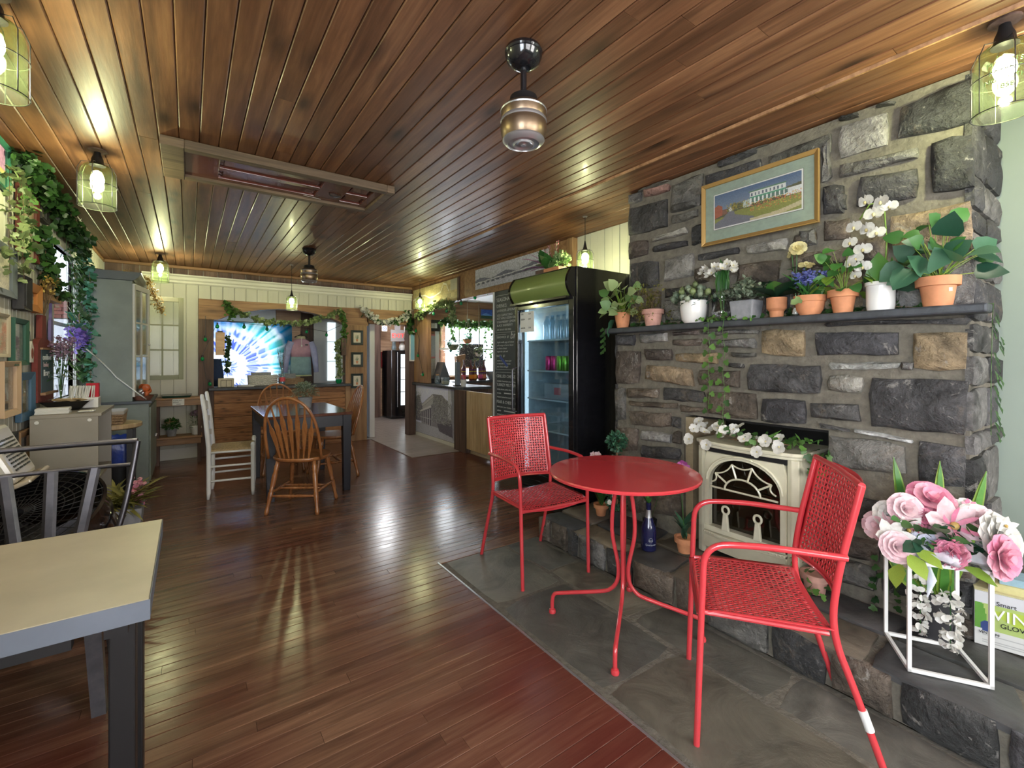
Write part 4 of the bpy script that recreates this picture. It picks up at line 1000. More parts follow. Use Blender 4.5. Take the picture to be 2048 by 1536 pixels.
for (dy, z, s) in ((.035, .475, .05), (-.02, .455, .05), (.005, .41, .056), (-.045, .43, .045), (.075, .37, .05), (.03, .355, .052), (.0, .33, .05), (.09, .305, .046), (.05, .27, .052), (.075, .235, .046), (.045, .195, .048), (.09, .215, .04), (.075, .165, .042)):
    loc = Vector((-.05 + R.uniform(-.012, .012), dy, z - .005)); d_ = Vector((-1, R.uniform(-.2, .5), R.uniform(-.3, .3))).normalized(); u_ = Vector((0, 0, 1)); sd = d_.cross(u_).normalized(); mb = MB()
    for (a, w_) in ((90, .8), (210, .75), (330, .75)): mb.put(LEAF, aim(loc, sd * math.cos(math.radians(a)) + u_ * math.sin(math.radians(a)) + d_ * .15, s * .62, PI, up=d_))
    for a in (15, 165): mb.put(p_leaf(1.25, -.08, -.1, ((0, 0), (.6, .15), (1, .55), (.7, .9), (0, 1))), aim(loc + d_ * .003, sd * math.cos(math.radians(a)) + u_ * math.sin(math.radians(a)) + d_ * .1, s * .68, PI, up=d_))
    o = mb.build('orchid_bloom', 'petal_white', t, 3); MB().ball(loc + d_ * .008 - u_ * .004, s * .12, 6, 4, (1, 1, 1.4)).build('lip', 'petal_cream', o, 3)
# 11 large pothos
t = pot_thing('potted_plant', 'big broad-leaved green plant in the largest terracotta pot', 'potted plant', 2.42, .494, group=G); R = random.Random(41)
pot_mesh(.044, .060, .115, .008, .036).build('pot', 'terracotta', t, .6)
tp = leaves(t, 30, LEAFW, 'heart', 'leaf_blue', (0, 0, .11), R, .12, .0, .19, (.075, .105), flat=1.0, up=(-1, -.6, .5))
tp += leaves(t, 16, LEAFW, 'heart', 'leaf_green', (0, 0, .13), R, .12, .05, .24, (.05, .075), flat=1.0, up=(-1, -.6, .5)); stems(t, tp, 'leaf_lime', .0014, (0, 0, .1))
MB().box(-.066, -.064, -.055, -.045, .05, .065).build('price_sticker', 'paper', t)
# ivy lying along the mantel and hanging from it
def vine(parent, pts, n, mat, R, size=(.02, .035), spread=.02, key=None, name='leaves', stem='brown_twig', down=.3, proto=IVY):
    """a stem along pts with n leaves scattered about it, joined as one mass"""
    pts = [Vector(p) for p in pts]; mb = MB(); L = [0]
    for a, b_ in zip(pts, pts[1:]): L.append(L[-1] + (b_ - a).length)
    for i in range(n):
        s = R.uniform(0, L[-1]); k = max(j for j in range(len(L)) if L[j] <= s); k = min(k, len(pts) - 2); p = pts[k].lerp(pts[k + 1], (s - L[k]) / max(1e-6, L[k + 1] - L[k]))
        d_ = rdir(R, -1, .6); d_.z -= down; mb.put(proto, aim(p + rdir(R) * R.uniform(0, spread), d_, R.uniform(*size), R.uniform(-1.5, 1.5)))
    o = mb.build(name, mat, parent, 3, kind='stuff')
    if stem: MB().tube(pts, .0014, 5).build('stem', stem, parent)
    return o
t = thing('ivy_garland', 'dark ivy garland trailing between the pots on the mantel', 'artificial ivy', (2.45, 1.3, MZ)); R = random.Random(50)
vine(t, [(0.02, .75 - .06 * i, .012 + .008 * math.sin(i * 1.7)) for i in range(27)], 300, 'ivy_dark', R, (.025, .045), .03)
vine(t, [(-.07, .2, .012), (-.075, .1, .02), (-.07, -.1, .015)], 40, 'ivy', R, (.02, .035), .03)
for nm, y, z1, lab in (('ivy_strand', 1.43, .93, 'longer ivy strand hanging below the glass vase'), ('ivy_strand', 1.345, .86, 'second ivy strand hanging from the mantel, nearer the orange stone')):
    t = thing(nm, lab, 'artificial ivy', (2.36, y, MZ), group='ivy strands hanging from the mantel'); n = 15 if y > 1.4 else 17
    zz = [-(MZ - z1 - (.0 if y < 1.4 else .05)) * i / n for i in range(n + 1)]; MB().tube([(.05, 0, .008), (-.005, 0, .008)] + [(.0, .006 * math.sin(i), z) for i, z in enumerate(zz)], .0012, 5).build('stem', 'ivy', t)
    for i, z in enumerate(zz[1:]): leaf_obj('ivy_leaf', IVY, 'ivy', 'ivy', t, aim((-.004, .012 * (-1) ** i, z), (R.uniform(-.5, .1), (-1) ** i * R.uniform(.2, .9), -.8), R.uniform(.030, .042), 0, up=(-1, 0, .4)))
t = thing('ivy_strand', 'ivy strand hanging at the right end of the mantel', 'artificial ivy', (2.44, .36, MZ), group='ivy strands hanging from the mantel')
MB().tube([(0.0, .01, .0), (.0, -.016, -.0), (.06, -.005, -.06), (.07, .0, -.3), (.07, .0, -.5)], .0012, 5).build('stem', 'ivy', t)
for i in range(22): leaf_obj('ivy_leaf', IVY, 'ivy', 'ivy_dark', t, aim((R.uniform(.04, .18) if i > 3 else .03, -.006 - R.uniform(0, .01), -.03 - .022 * i), (R.uniform(-.6, .6), -.3, -.8), .045, 0, up=(0, -1, .3)))
t = thing('ivy_strand', 'short ivy strand hanging at the cooler end of the mantel', 'artificial ivy', (2.39, 2.22, MZ), group='ivy strands hanging from the mantel')
MB().tube([(.02, -.02, .004), (0, .02, .0), (0, .025, -.17)], .0012, 5).build('stem', 'ivy', t)
for i in range(9): leaf_obj('ivy_leaf', IVY, 'ivy', 'ivy_dark', t, aim((0, .025, -.02 * i), (-.5, (-1) ** i, -.7), .035, 0, up=(-1, 0, .3)))

# ================================================================== framed print over the mantel
def frame_box(parent, w, h, fw, fd, mat, name='frame', bevel=.003, bead=None):
    """four mitred sides, in the local x-z plane facing -y, origin at lower left"""
    o = [(0, 0), (w, 0), (w, h), (0, h)]; i_ = [(fw, fw), (w - fw, fw), (w - fw, h - fw), (fw, h - fw)]
    for k in range(4):
        a, b_, c, d_ = o[k], o[(k + 1) % 4], i_[(k + 1) % 4], i_[k]; mb = MB()
        mb.hexa([(a[0], -fd, a[1]), (b_[0], -fd, b_[1]), (c[0], -fd * .6, c[1]), (d_[0], -fd * .6, d_[1])], [(a[0], 0, a[1]), (b_[0], 0, b_[1]), (c[0], 0, c[1]), (d_[0], 0, d_[1])])
        mb.build(name + '_side', mat, parent, bevel=bevel)
RX = -PI / 2   # turn a -y facing picture to face -x ; its local x then runs towards -y
pic = thing('framed_print', 'gold framed print of a white porched inn hanging on the stone chimney', 'picture', (2.462, 1.529, 1.915), RX)
frame_box(pic, .608, .355, .022, .022, 'brass'); MB().box(.015, .593, -.008, 0, .015, .34).build('mat_board', 'objmat', pic, color=(.30, .38, .31))
a = canvas(150, 60, (.16, .24, .36)); Rr = np.random.RandomState(2)
for j in range(60): a[j] = np.array((.30, .36, .42)) * (1 - j / 60) + np.array((.09, .15, .26)) * (j / 60)
cpoly(a, [(0, .3), (.25, .62), (.4, .55), (.6, .6), (1, .72), (1, .2), (0, .2)], (.10, .11, .07)); cpoly(a, [(0, .0), (1, 0), (1, .42), (.5, .38), (.3, .4), (.12, .3), (0, .28)], (.24, .26, .08))
cpoly(a, [(0, 0), (.44, .0), (.5, .1), (.26, .3), (.24, .42), (.18, .42), (.1, .25), (0, .15)], (.17, .18, .22)); cpoly(a, [(.44, .06), (.75, .1), (1, .22), (1, .1), (.8, 0), (.44, 0)], (.52, .45, .28))
cpoly(a, [(0, .3), (.1, .36), (.1, .62), (.05, .7), (0, .64)], (.36, .12, .08)); crect(a, .1, .16, .36, .52, (.22, .12, .09)); cpoly(a, [(.18, .42), (.23, .42), (.23, .52), (.205, .57), (.18, .52)], (.6, .6, .58))
crect(a, .44, .84, .48, .82, (.68, .70, .68)); crect(a, .43, .85, .80, .83, (.1, .22, .15)); crect(a, .36, .46, .42, .62, (.5, .58, .55)); crect(a, .84, 1, .44, .64, (.66, .68, .68))
for i in range(9): crect(a, .455 + .042 * i, .472 + .042 * i, .69, .76, (.12, .15, .2))
crect(a, .44, .84, .62, .66, (.08, .3, .2)); crect(a, .44, .84, .5, .52, (.08, .26, .18))
for i in range(9): crect(a, .45 + .046 * i, .458 + .046 * i, .46, .64, (.85, .87, .85)); crect(a, .46 + .046 * i, .49 + .046 * i, .52, .61, (.12, .2, .18))
for k in range(260):
    x, y = Rr.uniform(.42, 1), Rr.uniform(.24, .5); crect(a, x, x + .012, y, y + .03, [(.5, .1, .08), (.55, .42, .1), (.2, .3, .08), (.6, .25, .1)][k % 4], .7)
for k in range(140): x, y = Rr.uniform(.15, .42), Rr.uniform(.4, .62); crect(a, x, x + .012, y, y + .03, [(.42, .34, .06), (.16, .2, .08), (.3, .22, .05)][k % 3], .7)
cnoise(a, .14, 1, 3); MB().box(.072, .538, -.0105, -.008, .082, .282).build('print_border', 'white_paint', pic); MB().box(.0705, .5395, -.0095, -.008, .0805, .2835).build('print_line', 'black_paint', pic)
s = sheet('inn_print', a, .452, .187, 'print', pic); s.location = (.079, -.0112, .0885)
MB().box(.02, .588, -.0135, -.013, .02, .335).build('glazing', 'glass', pic)

# ================================================================== flower stand, planter and boxes on the hearth
# corner positions on the hearth give a turned square
fs = thing('flower_stand', 'white square-tube metal stand holding the pink flower arrangement', 'plant stand', (2.216, .463, HZ), math.atan2(-.185, .112))
hw, hd, hh, r = .108, .115, .39, .006
def bar(a, b_, name): 
    lo = [min(p, q) - r for p, q in zip(a, b_)]; hi = [max(p, q) + r for p, q in zip(a, b_)]; MB().box(lo[0], hi[0], lo[1], hi[1], lo[2], hi[2]).build(name, 'white_paint', fs, bevel=.001)
cs = [(-hw, -hd), (hw, -hd), (hw, hd), (-hw, hd)]
for i in range(4):
    a, b_ = cs[i], cs[(i + 1) % 4]; bar((a[0], a[1], r), (a[0], a[1], hh - r), 'upright'); bar((*a, r), (*b_, r), 'base_rail'); bar((*a, hh - r), (*b_, hh - r), 'top_rail')
MB().box(-hw, hw, -hd, hd, hh - .012, hh - .006).build('top_sheet', 'glass', fs)
fa = thing('flower_arrangement', 'arrangement of pink roses, lilies and white blooms on the white stand', 'artificial flowers', (2.216, .463, HZ + .362)); R = random.Random(61)
def bq(a, b_, z): return Vector((.83 * a - .56 * b_, -.56 * a - .83 * b_, z))   # a along the front of the bunch, b_ towards the room
TC = Vector((-.65, -.55, .35))
rose(fa, Vector((0.096, 0.031, 0.191)), TC + Vector((0, 0, .6)), .072, 'petal_pink', 4, 'large_pink_rose')
rose(fa, Vector((-0.039, 0.074, 0.171)), TC, .055, 'petal_pale', 4, 'pale_rose'); rose(fa, Vector((-0.175, 0.065, 0.066)), TC, .050, 'petal_pale', 5, 'pale_rose')
rose(fa, Vector((-0.036, 0.125, 0.134)), TC, .05, 'petal_white', 4, 'white_rose'); rose(fa, Vector((-0.052, 0.005, 0.057)), TC, .056, 'petal_lilac', 4, 'lilac_rose')
rose(fa, Vector((0.051, -0.148, 0.112)), TC + Vector((.3, -.4, 0)), .082, 'petal_white', 5, 'large_white_rose'); rose(fa, Vector((-0.032, -0.168, 0.079)), TC + Vector((.3, -.4, -.2)), .068, 'petal_pink', 4, 'pink_rose')
rose(fa, Vector((0.093, -0.099, 0.143)), TC, .06, 'petal_pale', 3, 'pale_rose'); rose(fa, Vector((-0.064, 0.145, 0.095)), (-1, .2, .3), .05, 'petal_pale', 3, 'peach_bud'); rose(fa, Vector((0.176, -0.051, 0.150)), TC, .05, 'petal_white', 3, 'white_rose')
def pom(loc, r_, mat, n, name):
    mb = MB()
    for k in range(n): d_ = (rdir(R) + TC.normalized() * .9).normalized(); mb.put(PETAL, aim(Vector(loc) + d_ * r_ * .2, d_, r_ * .85, R.uniform(0, 6)))
    return mb.build(name, mat, fa, 3)
pom(Vector((-0.076, -0.058, 0.061)), .05, 'petal_pink', 70, 'pink_carnation'); pom(Vector((-0.007, 0.025, 0.143)), .04, 'petal_pink', 60, 'pink_hydrangea'); pom(Vector((-0.034, 0.044, 0.109)), .032, 'petal_pink', 50, 'pink_hydrangea')
for (fl_, s, m_, nm) in ((Vector((0.020, -0.046, 0.133)), .105, 'petal_pale', 'lily'), (Vector((-0.146, 0.084, 0.093)), .07, 'petal_white', 'white_magnolia'), (Vector((0.048, -0.172, 0.164)), .04, 'petal_white', 'white_daisy'), (Vector((0.186, -0.059, 0.177)), .028, 'petal_pink', 'small_pink_flower'), (Vector((-0.070, 0.057, 0.104)), .06, 'petal_white', 'white_bloom')):
    o = blossom(fa, fl_, TC, s, m_, 6, nm, 'straw_gold', .25, LEAF)
    if nm == 'lily':
        mb = MB(); d = TC.normalized(); x = d.orthogonal().normalized(); y = d.cross(x)
        for i in range(6): a = TAU * i / 6 + .3; rad = x * math.cos(a) + y * math.sin(a); mb.put(STRAP, aim(fl_ + d * .004, rad + d * .32, s * .72, PI, up=d))
        MB().add([v for v in mb.v], mb.f).build('pink_throat', 'petal_pink', o, 3).scale = (1, 1, 1)
R = random.Random(62)
for i in range(110):
    p = bq(R.uniform(-.15, .15), R.uniform(-.02, .09), R.uniform(.03, .15)); leaf_obj('leaf', LEAFW if i % 2 else LEAF, 'heart' if i % 2 else 'leafo', R.choice(('leaf_green', 'ivy_dark', 'leaf_blue')), fa, aim(p, rdir(R, -.3, .4) + Vector((-.6, -.5, 0)), R.uniform(.035, .06), R.uniform(-1, 1)))
for (fl_, dr) in ((Vector((-0.181, 0.030, 0.057)), (-.4, -.6, -.5)), (Vector((-0.146, 0.019, 0.069)), (-.3, -.7, -.2)), (Vector((-0.100, -0.093, 0.037)), (.1, -.9, -.3)), (Vector((-0.162, 0.056, 0.008)), (-.8, 0, -.7))): leaf_obj('large_leaf', LEAF, 'leafo', 'leaf_lime', fa, aim(fl_, dr, .09, .3))
mb = MB()
for i in range(30): mb.tube([bq(R.uniform(-.1, .1), 0, R.uniform(.03, .12)), (R.uniform(-.06, .06), R.uniform(-.06, .06), .0)], .0016, 5)
mb.build('stems', 'leaf_green', fa)
# tulle bow round the base and two hanging sprays
tb = thing('tulle_wrap', 'sparkly white tulle gathered on top of the white stand', 'ribbon', (2.216, .463, HZ + .392)); mb = MB(); R = random.Random(63)
n_ = 40; ring = []
for k in range(4):
    for i in range(n_): a = TAU * i / n_; rr = (.10, .135, .15, .12)[k] * (1 + .12 * math.sin(7 * a + k)); mb.v.append((rr * math.cos(a), rr * math.sin(a), (.002, .012, .03, .045)[k] + .008 * math.sin(9 * a + 2 * k)))
for k in range(3):
    for i in range(n_): j = (i + 1) % n_; mb.f.append((k * n_ + i, k * n_ + j, (k + 1) * n_ + j, (k + 1) * n_ + i))
mb.build('gathered_tulle', 'tulle', tb, 3)
mb = MB()
for k in range(9): a = Vector((-0.124, -0.009, 0.008)); mb.add([a, a + Vector((.02, -.02, -.075 - .01 * k)) + Vector((.006 * k - .02, .004 * k, 0)), a + Vector((.028, -.024, -.07 - .01 * k)) + Vector((.006 * k - .02, .004 * k, 0))], [(0, 1, 2)])
mb.build('bow_tail', 'tulle', tb)
def wisteria(label, top, L, R):
    t = thing('wisteria_spray', label, 'artificial flowers', top, group='hanging white blossom sprays'); MB().tube([(0, 0, 0), (.004, 0, -L * .5), (0, 0, -L)], .0015, 5).build('stem', 'leaf_green', t)
    for i in range(30):
        k = i / 30; z = -L * (.12 + .88 * k); a = i * 2.4; w_ = (.024 * (1 - .55 * k) + .004) * R.uniform(.5, 1.3); z += R.uniform(-.012, .012); mb = MB(); p = Vector((w_ * math.cos(a), w_ * math.sin(a), z))
        for j in range(4): mb.put(PETAL, aim(p, Vector((math.cos(a + j - 1.5), math.sin(a + j - 1.5), -.7 + .6 * (j % 2))), R.uniform(.016, .026), j + R.random(), up=(0, 0, 1)))
        mb.build('floret', 'petal_white', t, 3)
P0 = Vector((-0.019, 0.034, -0.094)) + Vector((2.216, .463, HZ + .392)); P1 = Vector((-0.017, -0.047, -0.125)) + Vector((2.216, .463, HZ + .392))
wisteria('white wisteria spray hanging inside the left of the stand', (P0.x, P0.y, .54), .29, random.Random(64)); wisteria('white wisteria spray hanging in front of the dark planter', (P1.x, P1.y, .46), .23, random.Random(65))
# snake plant behind the stand
t = thing('snake_plant', 'yellow-edged snake plant in a dark planter behind the flower stand', 'potted plant', (2.40, .50, HZ), 0); R = random.Random(66)
MB().lathe([(0, 0), (.062, 0), (.085, .17), (.087, .195), (.079, .195), (.076, .17), (0, .17)], 30).build('planter', 'objmat', t, .7, color=(.028, .028, .032))
def blade3(p0, p1, w, face, parent):
    p0, p1 = Vector(p0), Vector(p1); d = p1 - p0; x = d.cross(Vector(face)).normalized(); out = Vector(face).normalized(); vs = []; vo = []; ks = (0, .2, .45, .7, .88, 1); ww = (.55, .8, 1, .85, .5, .02)
    for k, q in zip(ks, ww): c = p0 + d * k + out * .012 * math.sin(PI * k); vs += [c - x * w * q * .30 + out * .003, c + x * w * q * .30 + out * .003]; vo += [c - x * w * q * .5, c + x * w * q * .5]
    f = [(2 * i, 2 * i + 1, 2 * i + 3, 2 * i + 2) for i in range(len(ks) - 1)]
    o = MB().add(vo, f).build('snake_leaf', 'leaf_lime', parent, 3); MB().add(vs, f).build('green_middle', 'leaf_orchid', o, 3)
for (dx, dy, h, lx, ly) in ((-.02, .05, .69, -.01, .07), (.02, .01, .69, .01, -.02), (.03, -.03, .665, .06, -.10), (-.03, 0, .40, -.05, .05), (0, -.02, .34, -.07, -.02), (-.04, .03, .30, -.06, .09), (.0, .03, .44, .03, .1)): blade3((dx, dy, .16), (dx + lx, dy + ly, h), .052, (-.7, -.6, 0), t)
# boxes at the right-hand edge
t = thing('glove_carton', 'green and white vinyl glove carton standing on the hearth', 'box', (2.475, .40, HZ), math.atan2(-.97, .24))
MB().box(0, .36, .0, .14, 0, .205).build('carton', 'objmat', t, color=(.5, .5, .48)); MB().box(.0, .36, 0, .14, .206, .209).build('lid_flap', 'objmat', t, color=(.5, .46, .26))
a = canvas(90, 52, (.33, .42, .13)); crect(a, 0, 1, 0, .3, (.52, .52, .5)); crect(a, 0, 1, .78, 1, (.5, .5, .52)); cpoly(a, [(0, .3), (.07, .3), (.09, .55), (.06, .78), (0, .78)], (.10, .26, .04)); cpoly(a, [(.1, .66), (.3, .74), (.7, .62), (.7, .5), (.3, .48)], (.36, .46, .06))
cpoly(a, [(.4, .42), (.8, .36), (.8, .30), (.4, .36)], (.55, .45, .05))
for k in range(28): b_ = k / 28 * TAU; cpoly(a, [(.09, .36), (.09 + .05 * math.cos(b_), .36 + .10 * math.sin(b_)), (.09 + .05 * math.cos(b_ + .3), .36 + .10 * math.sin(b_ + .3))], (.03, .05, .16))
for k in range(5): crect(a, .06, .5 + .02 * (k % 3), .20 - .035 * k, .212 - .035 * k, (.25, .25, .25), .6)
sheet('carton_print', a, .358, .203, 'print', t, loc=(.001, -.0015, .001))
text_mesh([('VINYL', .045, .108, .06, 'LEFT', 0)]).build('carton_name', 'white_paint', t, loc=(0, -.0035, 0)); text_mesh([('Smart', .058, .163, .022, 'LEFT', 0), ('GLOVES', .068, .083, .024, 'LEFT', 0), ('VINYL PF', .012, .046, .014, 'LEFT', 0)]).build('carton_text', 'black_paint', t, loc=(0, -.0035, 0))
t = thing('cardboard_box', 'brown cardboard box behind the vinyl glove carton', 'box', (2.70, .05, HZ), math.atan2(-.97, .24)); MB().box(-.02, .34, .03, .26, 0, .37).build('carton', 'card', t, bevel=.003); MB().box(-.022, .342, .14, .15, .3705, .372).build('flap_seam', 'black_paint', t); MB().box(-.02, .342, .0, .03, .29, .295).build('tape', 'card', t)
t = thing('blue_yellow_box', 'flat box with blue and yellow bands on top of the carton', 'box', (2.475, .40, HZ + .2095), math.atan2(-.97, .24)); MB().box(.04, .35, .02, .13, 0, .028).build('lower_half', 'objmat', t, color=(.5, .46, .22)); MB().box(.07, .35, .03, .13, .0285, .055).build('upper_half', 'objmat', t, color=(.25, .38, .45))

# ================================================================== small things on the hearth
t = thing('wine_bottle', 'dark blue glass bottle with silver neck standing on the hearth', 'bottle', (2.152, 1.677, HZ)); R = random.Random(71)
MB().lathe([(0, 0), (.040, 0), (.043, .006), (.043, .10), (.040, .13), (.026, .165), (.015, .195), (.0135, .25), (.015, .252), (.015, .268), (.011, .268), (0, .262)], 28).build('bottle', 'bottle_blue', t, .9)
MB().lathe([(.0205, .178), (.0155, .200), (.0142, .228)], 24, cap=False).build('foil', 'silver', t, .9)
q = math.atan2(-.82, -.58)
lb = MB(); 
for i, (tx, z, h) in enumerate((('Spumante', .035, .016), ('dolce', .06, .012))):
    m_ = text_mesh([(tx, 0, z, h, 'CENTER', .2)]); lb.add([((.0437) * math.cos(q + v[0] / .0437), .0437 * math.sin(q + v[0] / .0437), v[2]) for v in m_.v], m_.f)
lb.tube([(.0437 * math.cos(q + .25 * math.cos(a)), .0437 * math.sin(q + .25 * math.cos(a)), .066 + .012 * math.sin(a)) for a in [TAU * i / 20 for i in range(20)]], .0006, 4, True)
lb.build('label_lettering', 'chalk', t)
for i in range(5): leaf_obj('sprig_leaf', LEAF, 'leafo', 'leaf_green', t, aim((0, 0, .262), (R.uniform(-.5, .5), R.uniform(-.5, .5), 1), .05))
def orchid_stake(t, pts, blooms, mat, R, s=.03):
    MB().tube(pts, .0022, 6).build('flower_stalk', 'leaf_green', t, 3)
    for p in blooms: blossom(t, p, (-.7, -.5, R.uniform(-.2, .4)), s, mat, 5, 'orchid_bloom', 'petal_cream', .15, LEAFW)
t = thing('potted_orchid', 'pale pink orchid in a terracotta pot on the hearth by the cooler', 'potted plant', (2.346, 2.231, HZ)); R = random.Random(72)
pot_mesh(.030, .046, .08, .005, .026).build('pot', 'terracotta', t, .6)
for i in range(10): leaf_obj('leaf', STRAP, 'strap', 'leaf_green' if i % 2 else 'leaf_olive', t, aim((0, R.uniform(-.02, .02), .07), (R.uniform(-.3, .3), R.uniform(-.5, .5), 1.4), R.uniform(.15, .26)))
orchid_stake(t, [(0, 0, .07), (-.02, 0, .25), (-.03, -.02, .42)], [(-.04, .04, .42), (-.03, .0, .425), (-.04, -.035, .41), (-.045, -.06, .40), (-.04, .015, .395)], 'petal_pale', R, .026)
t = thing('potted_orchid', 'purple orchid in a terracotta pot at the left foot of the stove', 'potted plant', (2.29, 1.535, HZ)); R = random.Random(73)
pot_mesh(.036, .052, .085, .005, .028).build('pot', 'terracotta', t, .6)
for i in range(9): leaf_obj('leaf', STRAP, 'strap', 'leaf_blue', t, aim((0, R.uniform(-.02, .02), .07), (R.uniform(-.3, .3), R.uniform(-.4, .4), 1.6), R.uniform(.12, .18)))
orchid_stake(t, [(0, 0, .07), (-.0, .02, .30), (-.02, .0, .50)], [(-.03, -.005, .50), (-.035, -.03, .475), (-.03, .02, .455), (-.04, -.01, .42), (-.035, -.035, .395), (-.03, .02, .405)], 'petal_purple', R, .036)
t = thing('topiary', 'two-ball green topiary in a black pot on the hearth', 'potted plant', (2.30, 2.045, HZ)); R = random.Random(74)
pot_mesh(.045, .055, .10).build('pot', 'black_plastic', t, .6); MB().tube([(0, 0, .08), (.004, .0, .3), (0, 0, .52)], .006, 7).build('trunk', 'brown_twig', t)
for z, r_ in ((.545, .075), (.40, .06), (.16, .075)):
    mb = MB()
    for k in range(330): d_ = rdir(R); mb.put(LEAFW, aim(Vector((0, 0, z)) + d_ * r_ * R.uniform(.45, .95), d_ + rdir(R) * .7, R.uniform(.014, .022), R.uniform(0, 6)))
    mb.build('foliage_ball', 'leaf_blue', t, 3, kind='stuff')
for p in ((-.05, -.02, .2), (-.07, .0, .16), (-.05, .03, .25)): blossom(t, p, (-1, -.5, .2), .016, 'petal_white', 5)
t = thing('potted_ivy', 'small ivy in a clay pot beside the right of the stove', 'potted plant', (2.40, .92, HZ)); R = random.Random(75)
pot_mesh(.04, .055, .09, .005, .028).build('pot', 'pink_clay', t, .6)
for i in range(40): a = R.uniform(0, TAU); leaf_obj('ivy_leaf', IVY, 'ivy', 'ivy', t, aim((.075 * math.cos(a), .075 * math.sin(a), R.uniform(.02, .14)), (math.cos(a), math.sin(a), R.uniform(-1, .3)), .035, R.uniform(-1, 1)))
t = thing('wire_flowers', 'two small pink flowers on thin stalks behind the bistro table', 'artificial flowers', (2.40, 1.86, HZ)); R = random.Random(76)
pot_mesh(.035, .045, .07).build('pot', 'black_plastic', t, .6)
for p in ((-.03, .03, .42), (-.02, -.12, .41)): MB().tube([(0, 0, .05), (0, p[1] * .6, .25), p], .0015, 5).build('stalk', 'leaf_green', t); blossom(t, p, (-.6, -.4, .7), .028, 'petal_pale', 4)
t = thing('ivy_strand', 'thin ivy strand climbing the stones left of the flower stand', 'artificial ivy', (2.46, .66, HZ)); MB().tube([(-.02, 0, 0), (0, .0, .12), (-.005, .01, .26)], .0015, 5).build('stem', 'ivy', t)
for i in range(14): leaf_obj('ivy_leaf', IVY, 'ivy', 'ivy_dark', t, aim((-.02, .045 * (-1) ** i * R.uniform(.1, 1), .02 + .018 * i + R.uniform(-.01, .01)), (-.6, (-1) ** i * R.uniform(.3, 1), R.uniform(-1, .2)), R.uniform(.025, .04), R.uniform(-.8, .8), up=(-1, 0, .3)))

# ================================================================== ceiling: lamps, fans, old door
def lamp(label, x, y, kind, drop=0.0, emboss=False):
    t = thing('pendant_lamp', label, 'pendant lamp', (x, y, ZC), group='caged green glass pendant lamps'); z0 = -.012 - drop
    MB().lathe([(0, 0), (.042, 0), (.042, -.008), (.012, -.014), (0, -.014)] if kind == 'A' else [(0, 0), (.02, 0), (.016, -.006), (0, -.006)], 20).build('ceiling_rose', 'old_board' if kind == 'A' else 'silver', t, .7)
    if drop: MB().tube([(0, 0, 0), (0, 0, z0)], .0028, 6).build('cord', 'black_paint', t)
    if kind == 'A':
        cap = [(.014, z0), (.018, z0 - .02), (.026, z0 - .04), (.028, z0 - .062), (.036, z0 - .075)]; r0, gt, gb, r = .03, z0 - .065, z0 - .305, .078
    else:
        cap = [(.004, z0 + .03), (.010, z0), (.014, z0 - .02), (.018, z0 - .035), (.028, z0 - .05)]; r0, gt, gb, r = .026, z0 - .045, z0 - .215, .062
    MB().lathe(cap, 18).build('socket_cap', 'black_paint', t, .7)
    h = gt - gb; prof = [(r0, gt), (r * .72, gt - h * .06), (r * .93, gt - h * .16), (r, gt - h * .32), (r, gb)]
    MB().lathe(prof, 28, cap=False).build('glass_jar', 'glass_green', t, 3)
    if emboss:
        q = math.atan2(-y, -x); lb = MB()
        for tx, k in (("MASON'S", .42), ('PATENT', .53), ('NOV 30TH', .64), ('1858', .75)):
            m_ = text_mesh([(tx, 0, gt - h * k, .021, 'CENTER', 0)]); lb.add([((r + .001 - v[1]) * math.cos(q + v[0] / r), (r + .001 - v[1]) * math.sin(q + v[0] / r), v[2]) for v in m_.v], m_.f)
        lb.build('embossed_lettering', 'emboss', t)
    cage = MB(); rr = r + .006
    for k in range(6):
        a = TAU * k / 6 + .4; cage.tube([(math.cos(a) * q, math.sin(a) * q, z) for q, z in ((r0, gt + .004), (rr * .8, gt - h * .02), (rr, gt - h * .18), (rr, gb + .004))], .0017, 5)
    for z in (gt - h * .5, gb + .004): cage.tube([(rr * math.cos(TAU * i / 24), rr * math.sin(TAU * i / 24), z) for i in range(24)], .0017, 5, True)
    cage.build('wire_cage', 'steel', t)
    bz = gt - h * .36
    MB().ball((0, 0, bz), .03, 14, 9, (1, 1, 1.35)).build('bulb', 'bulb_glow', t, 3)
    d = bpy.data.lights.new('lamp_light', 'POINT'); d.energy = 13 if kind == 'A' else 10; d.color = (1, .89, .70); d.shadow_soft_size = .016
    o = bpy.data.objects.new('lamp_light', d); COL.objects.link(o); o.parent = t; o.location = (0, 0, bz - .056)
lamp('green glass pendant lamp cut off at the upper left edge', -.50, 2.09, 'A'); lamp('green glass pendant lamp above the left wall of frames', -.41, 3.357, 'A')
lamp('green glass pendant lamp in front of the tall grey hutch', -.257, 6.30, 'A'); lamp('green glass pendant lamp hanging beside the stone chimney top', 2.25, .29, 'A', 0.0, True)
lamp('small pendant lamp hanging before the arched pass-through', 1.03, 6.13, 'B', .33); lamp('small pendant lamp hanging by the painted map board', 2.771, 6.241, 'B', .20)
lamp('small bell-capped pendant lamp above the black cooler', 2.611, 2.658, 'B', .215)
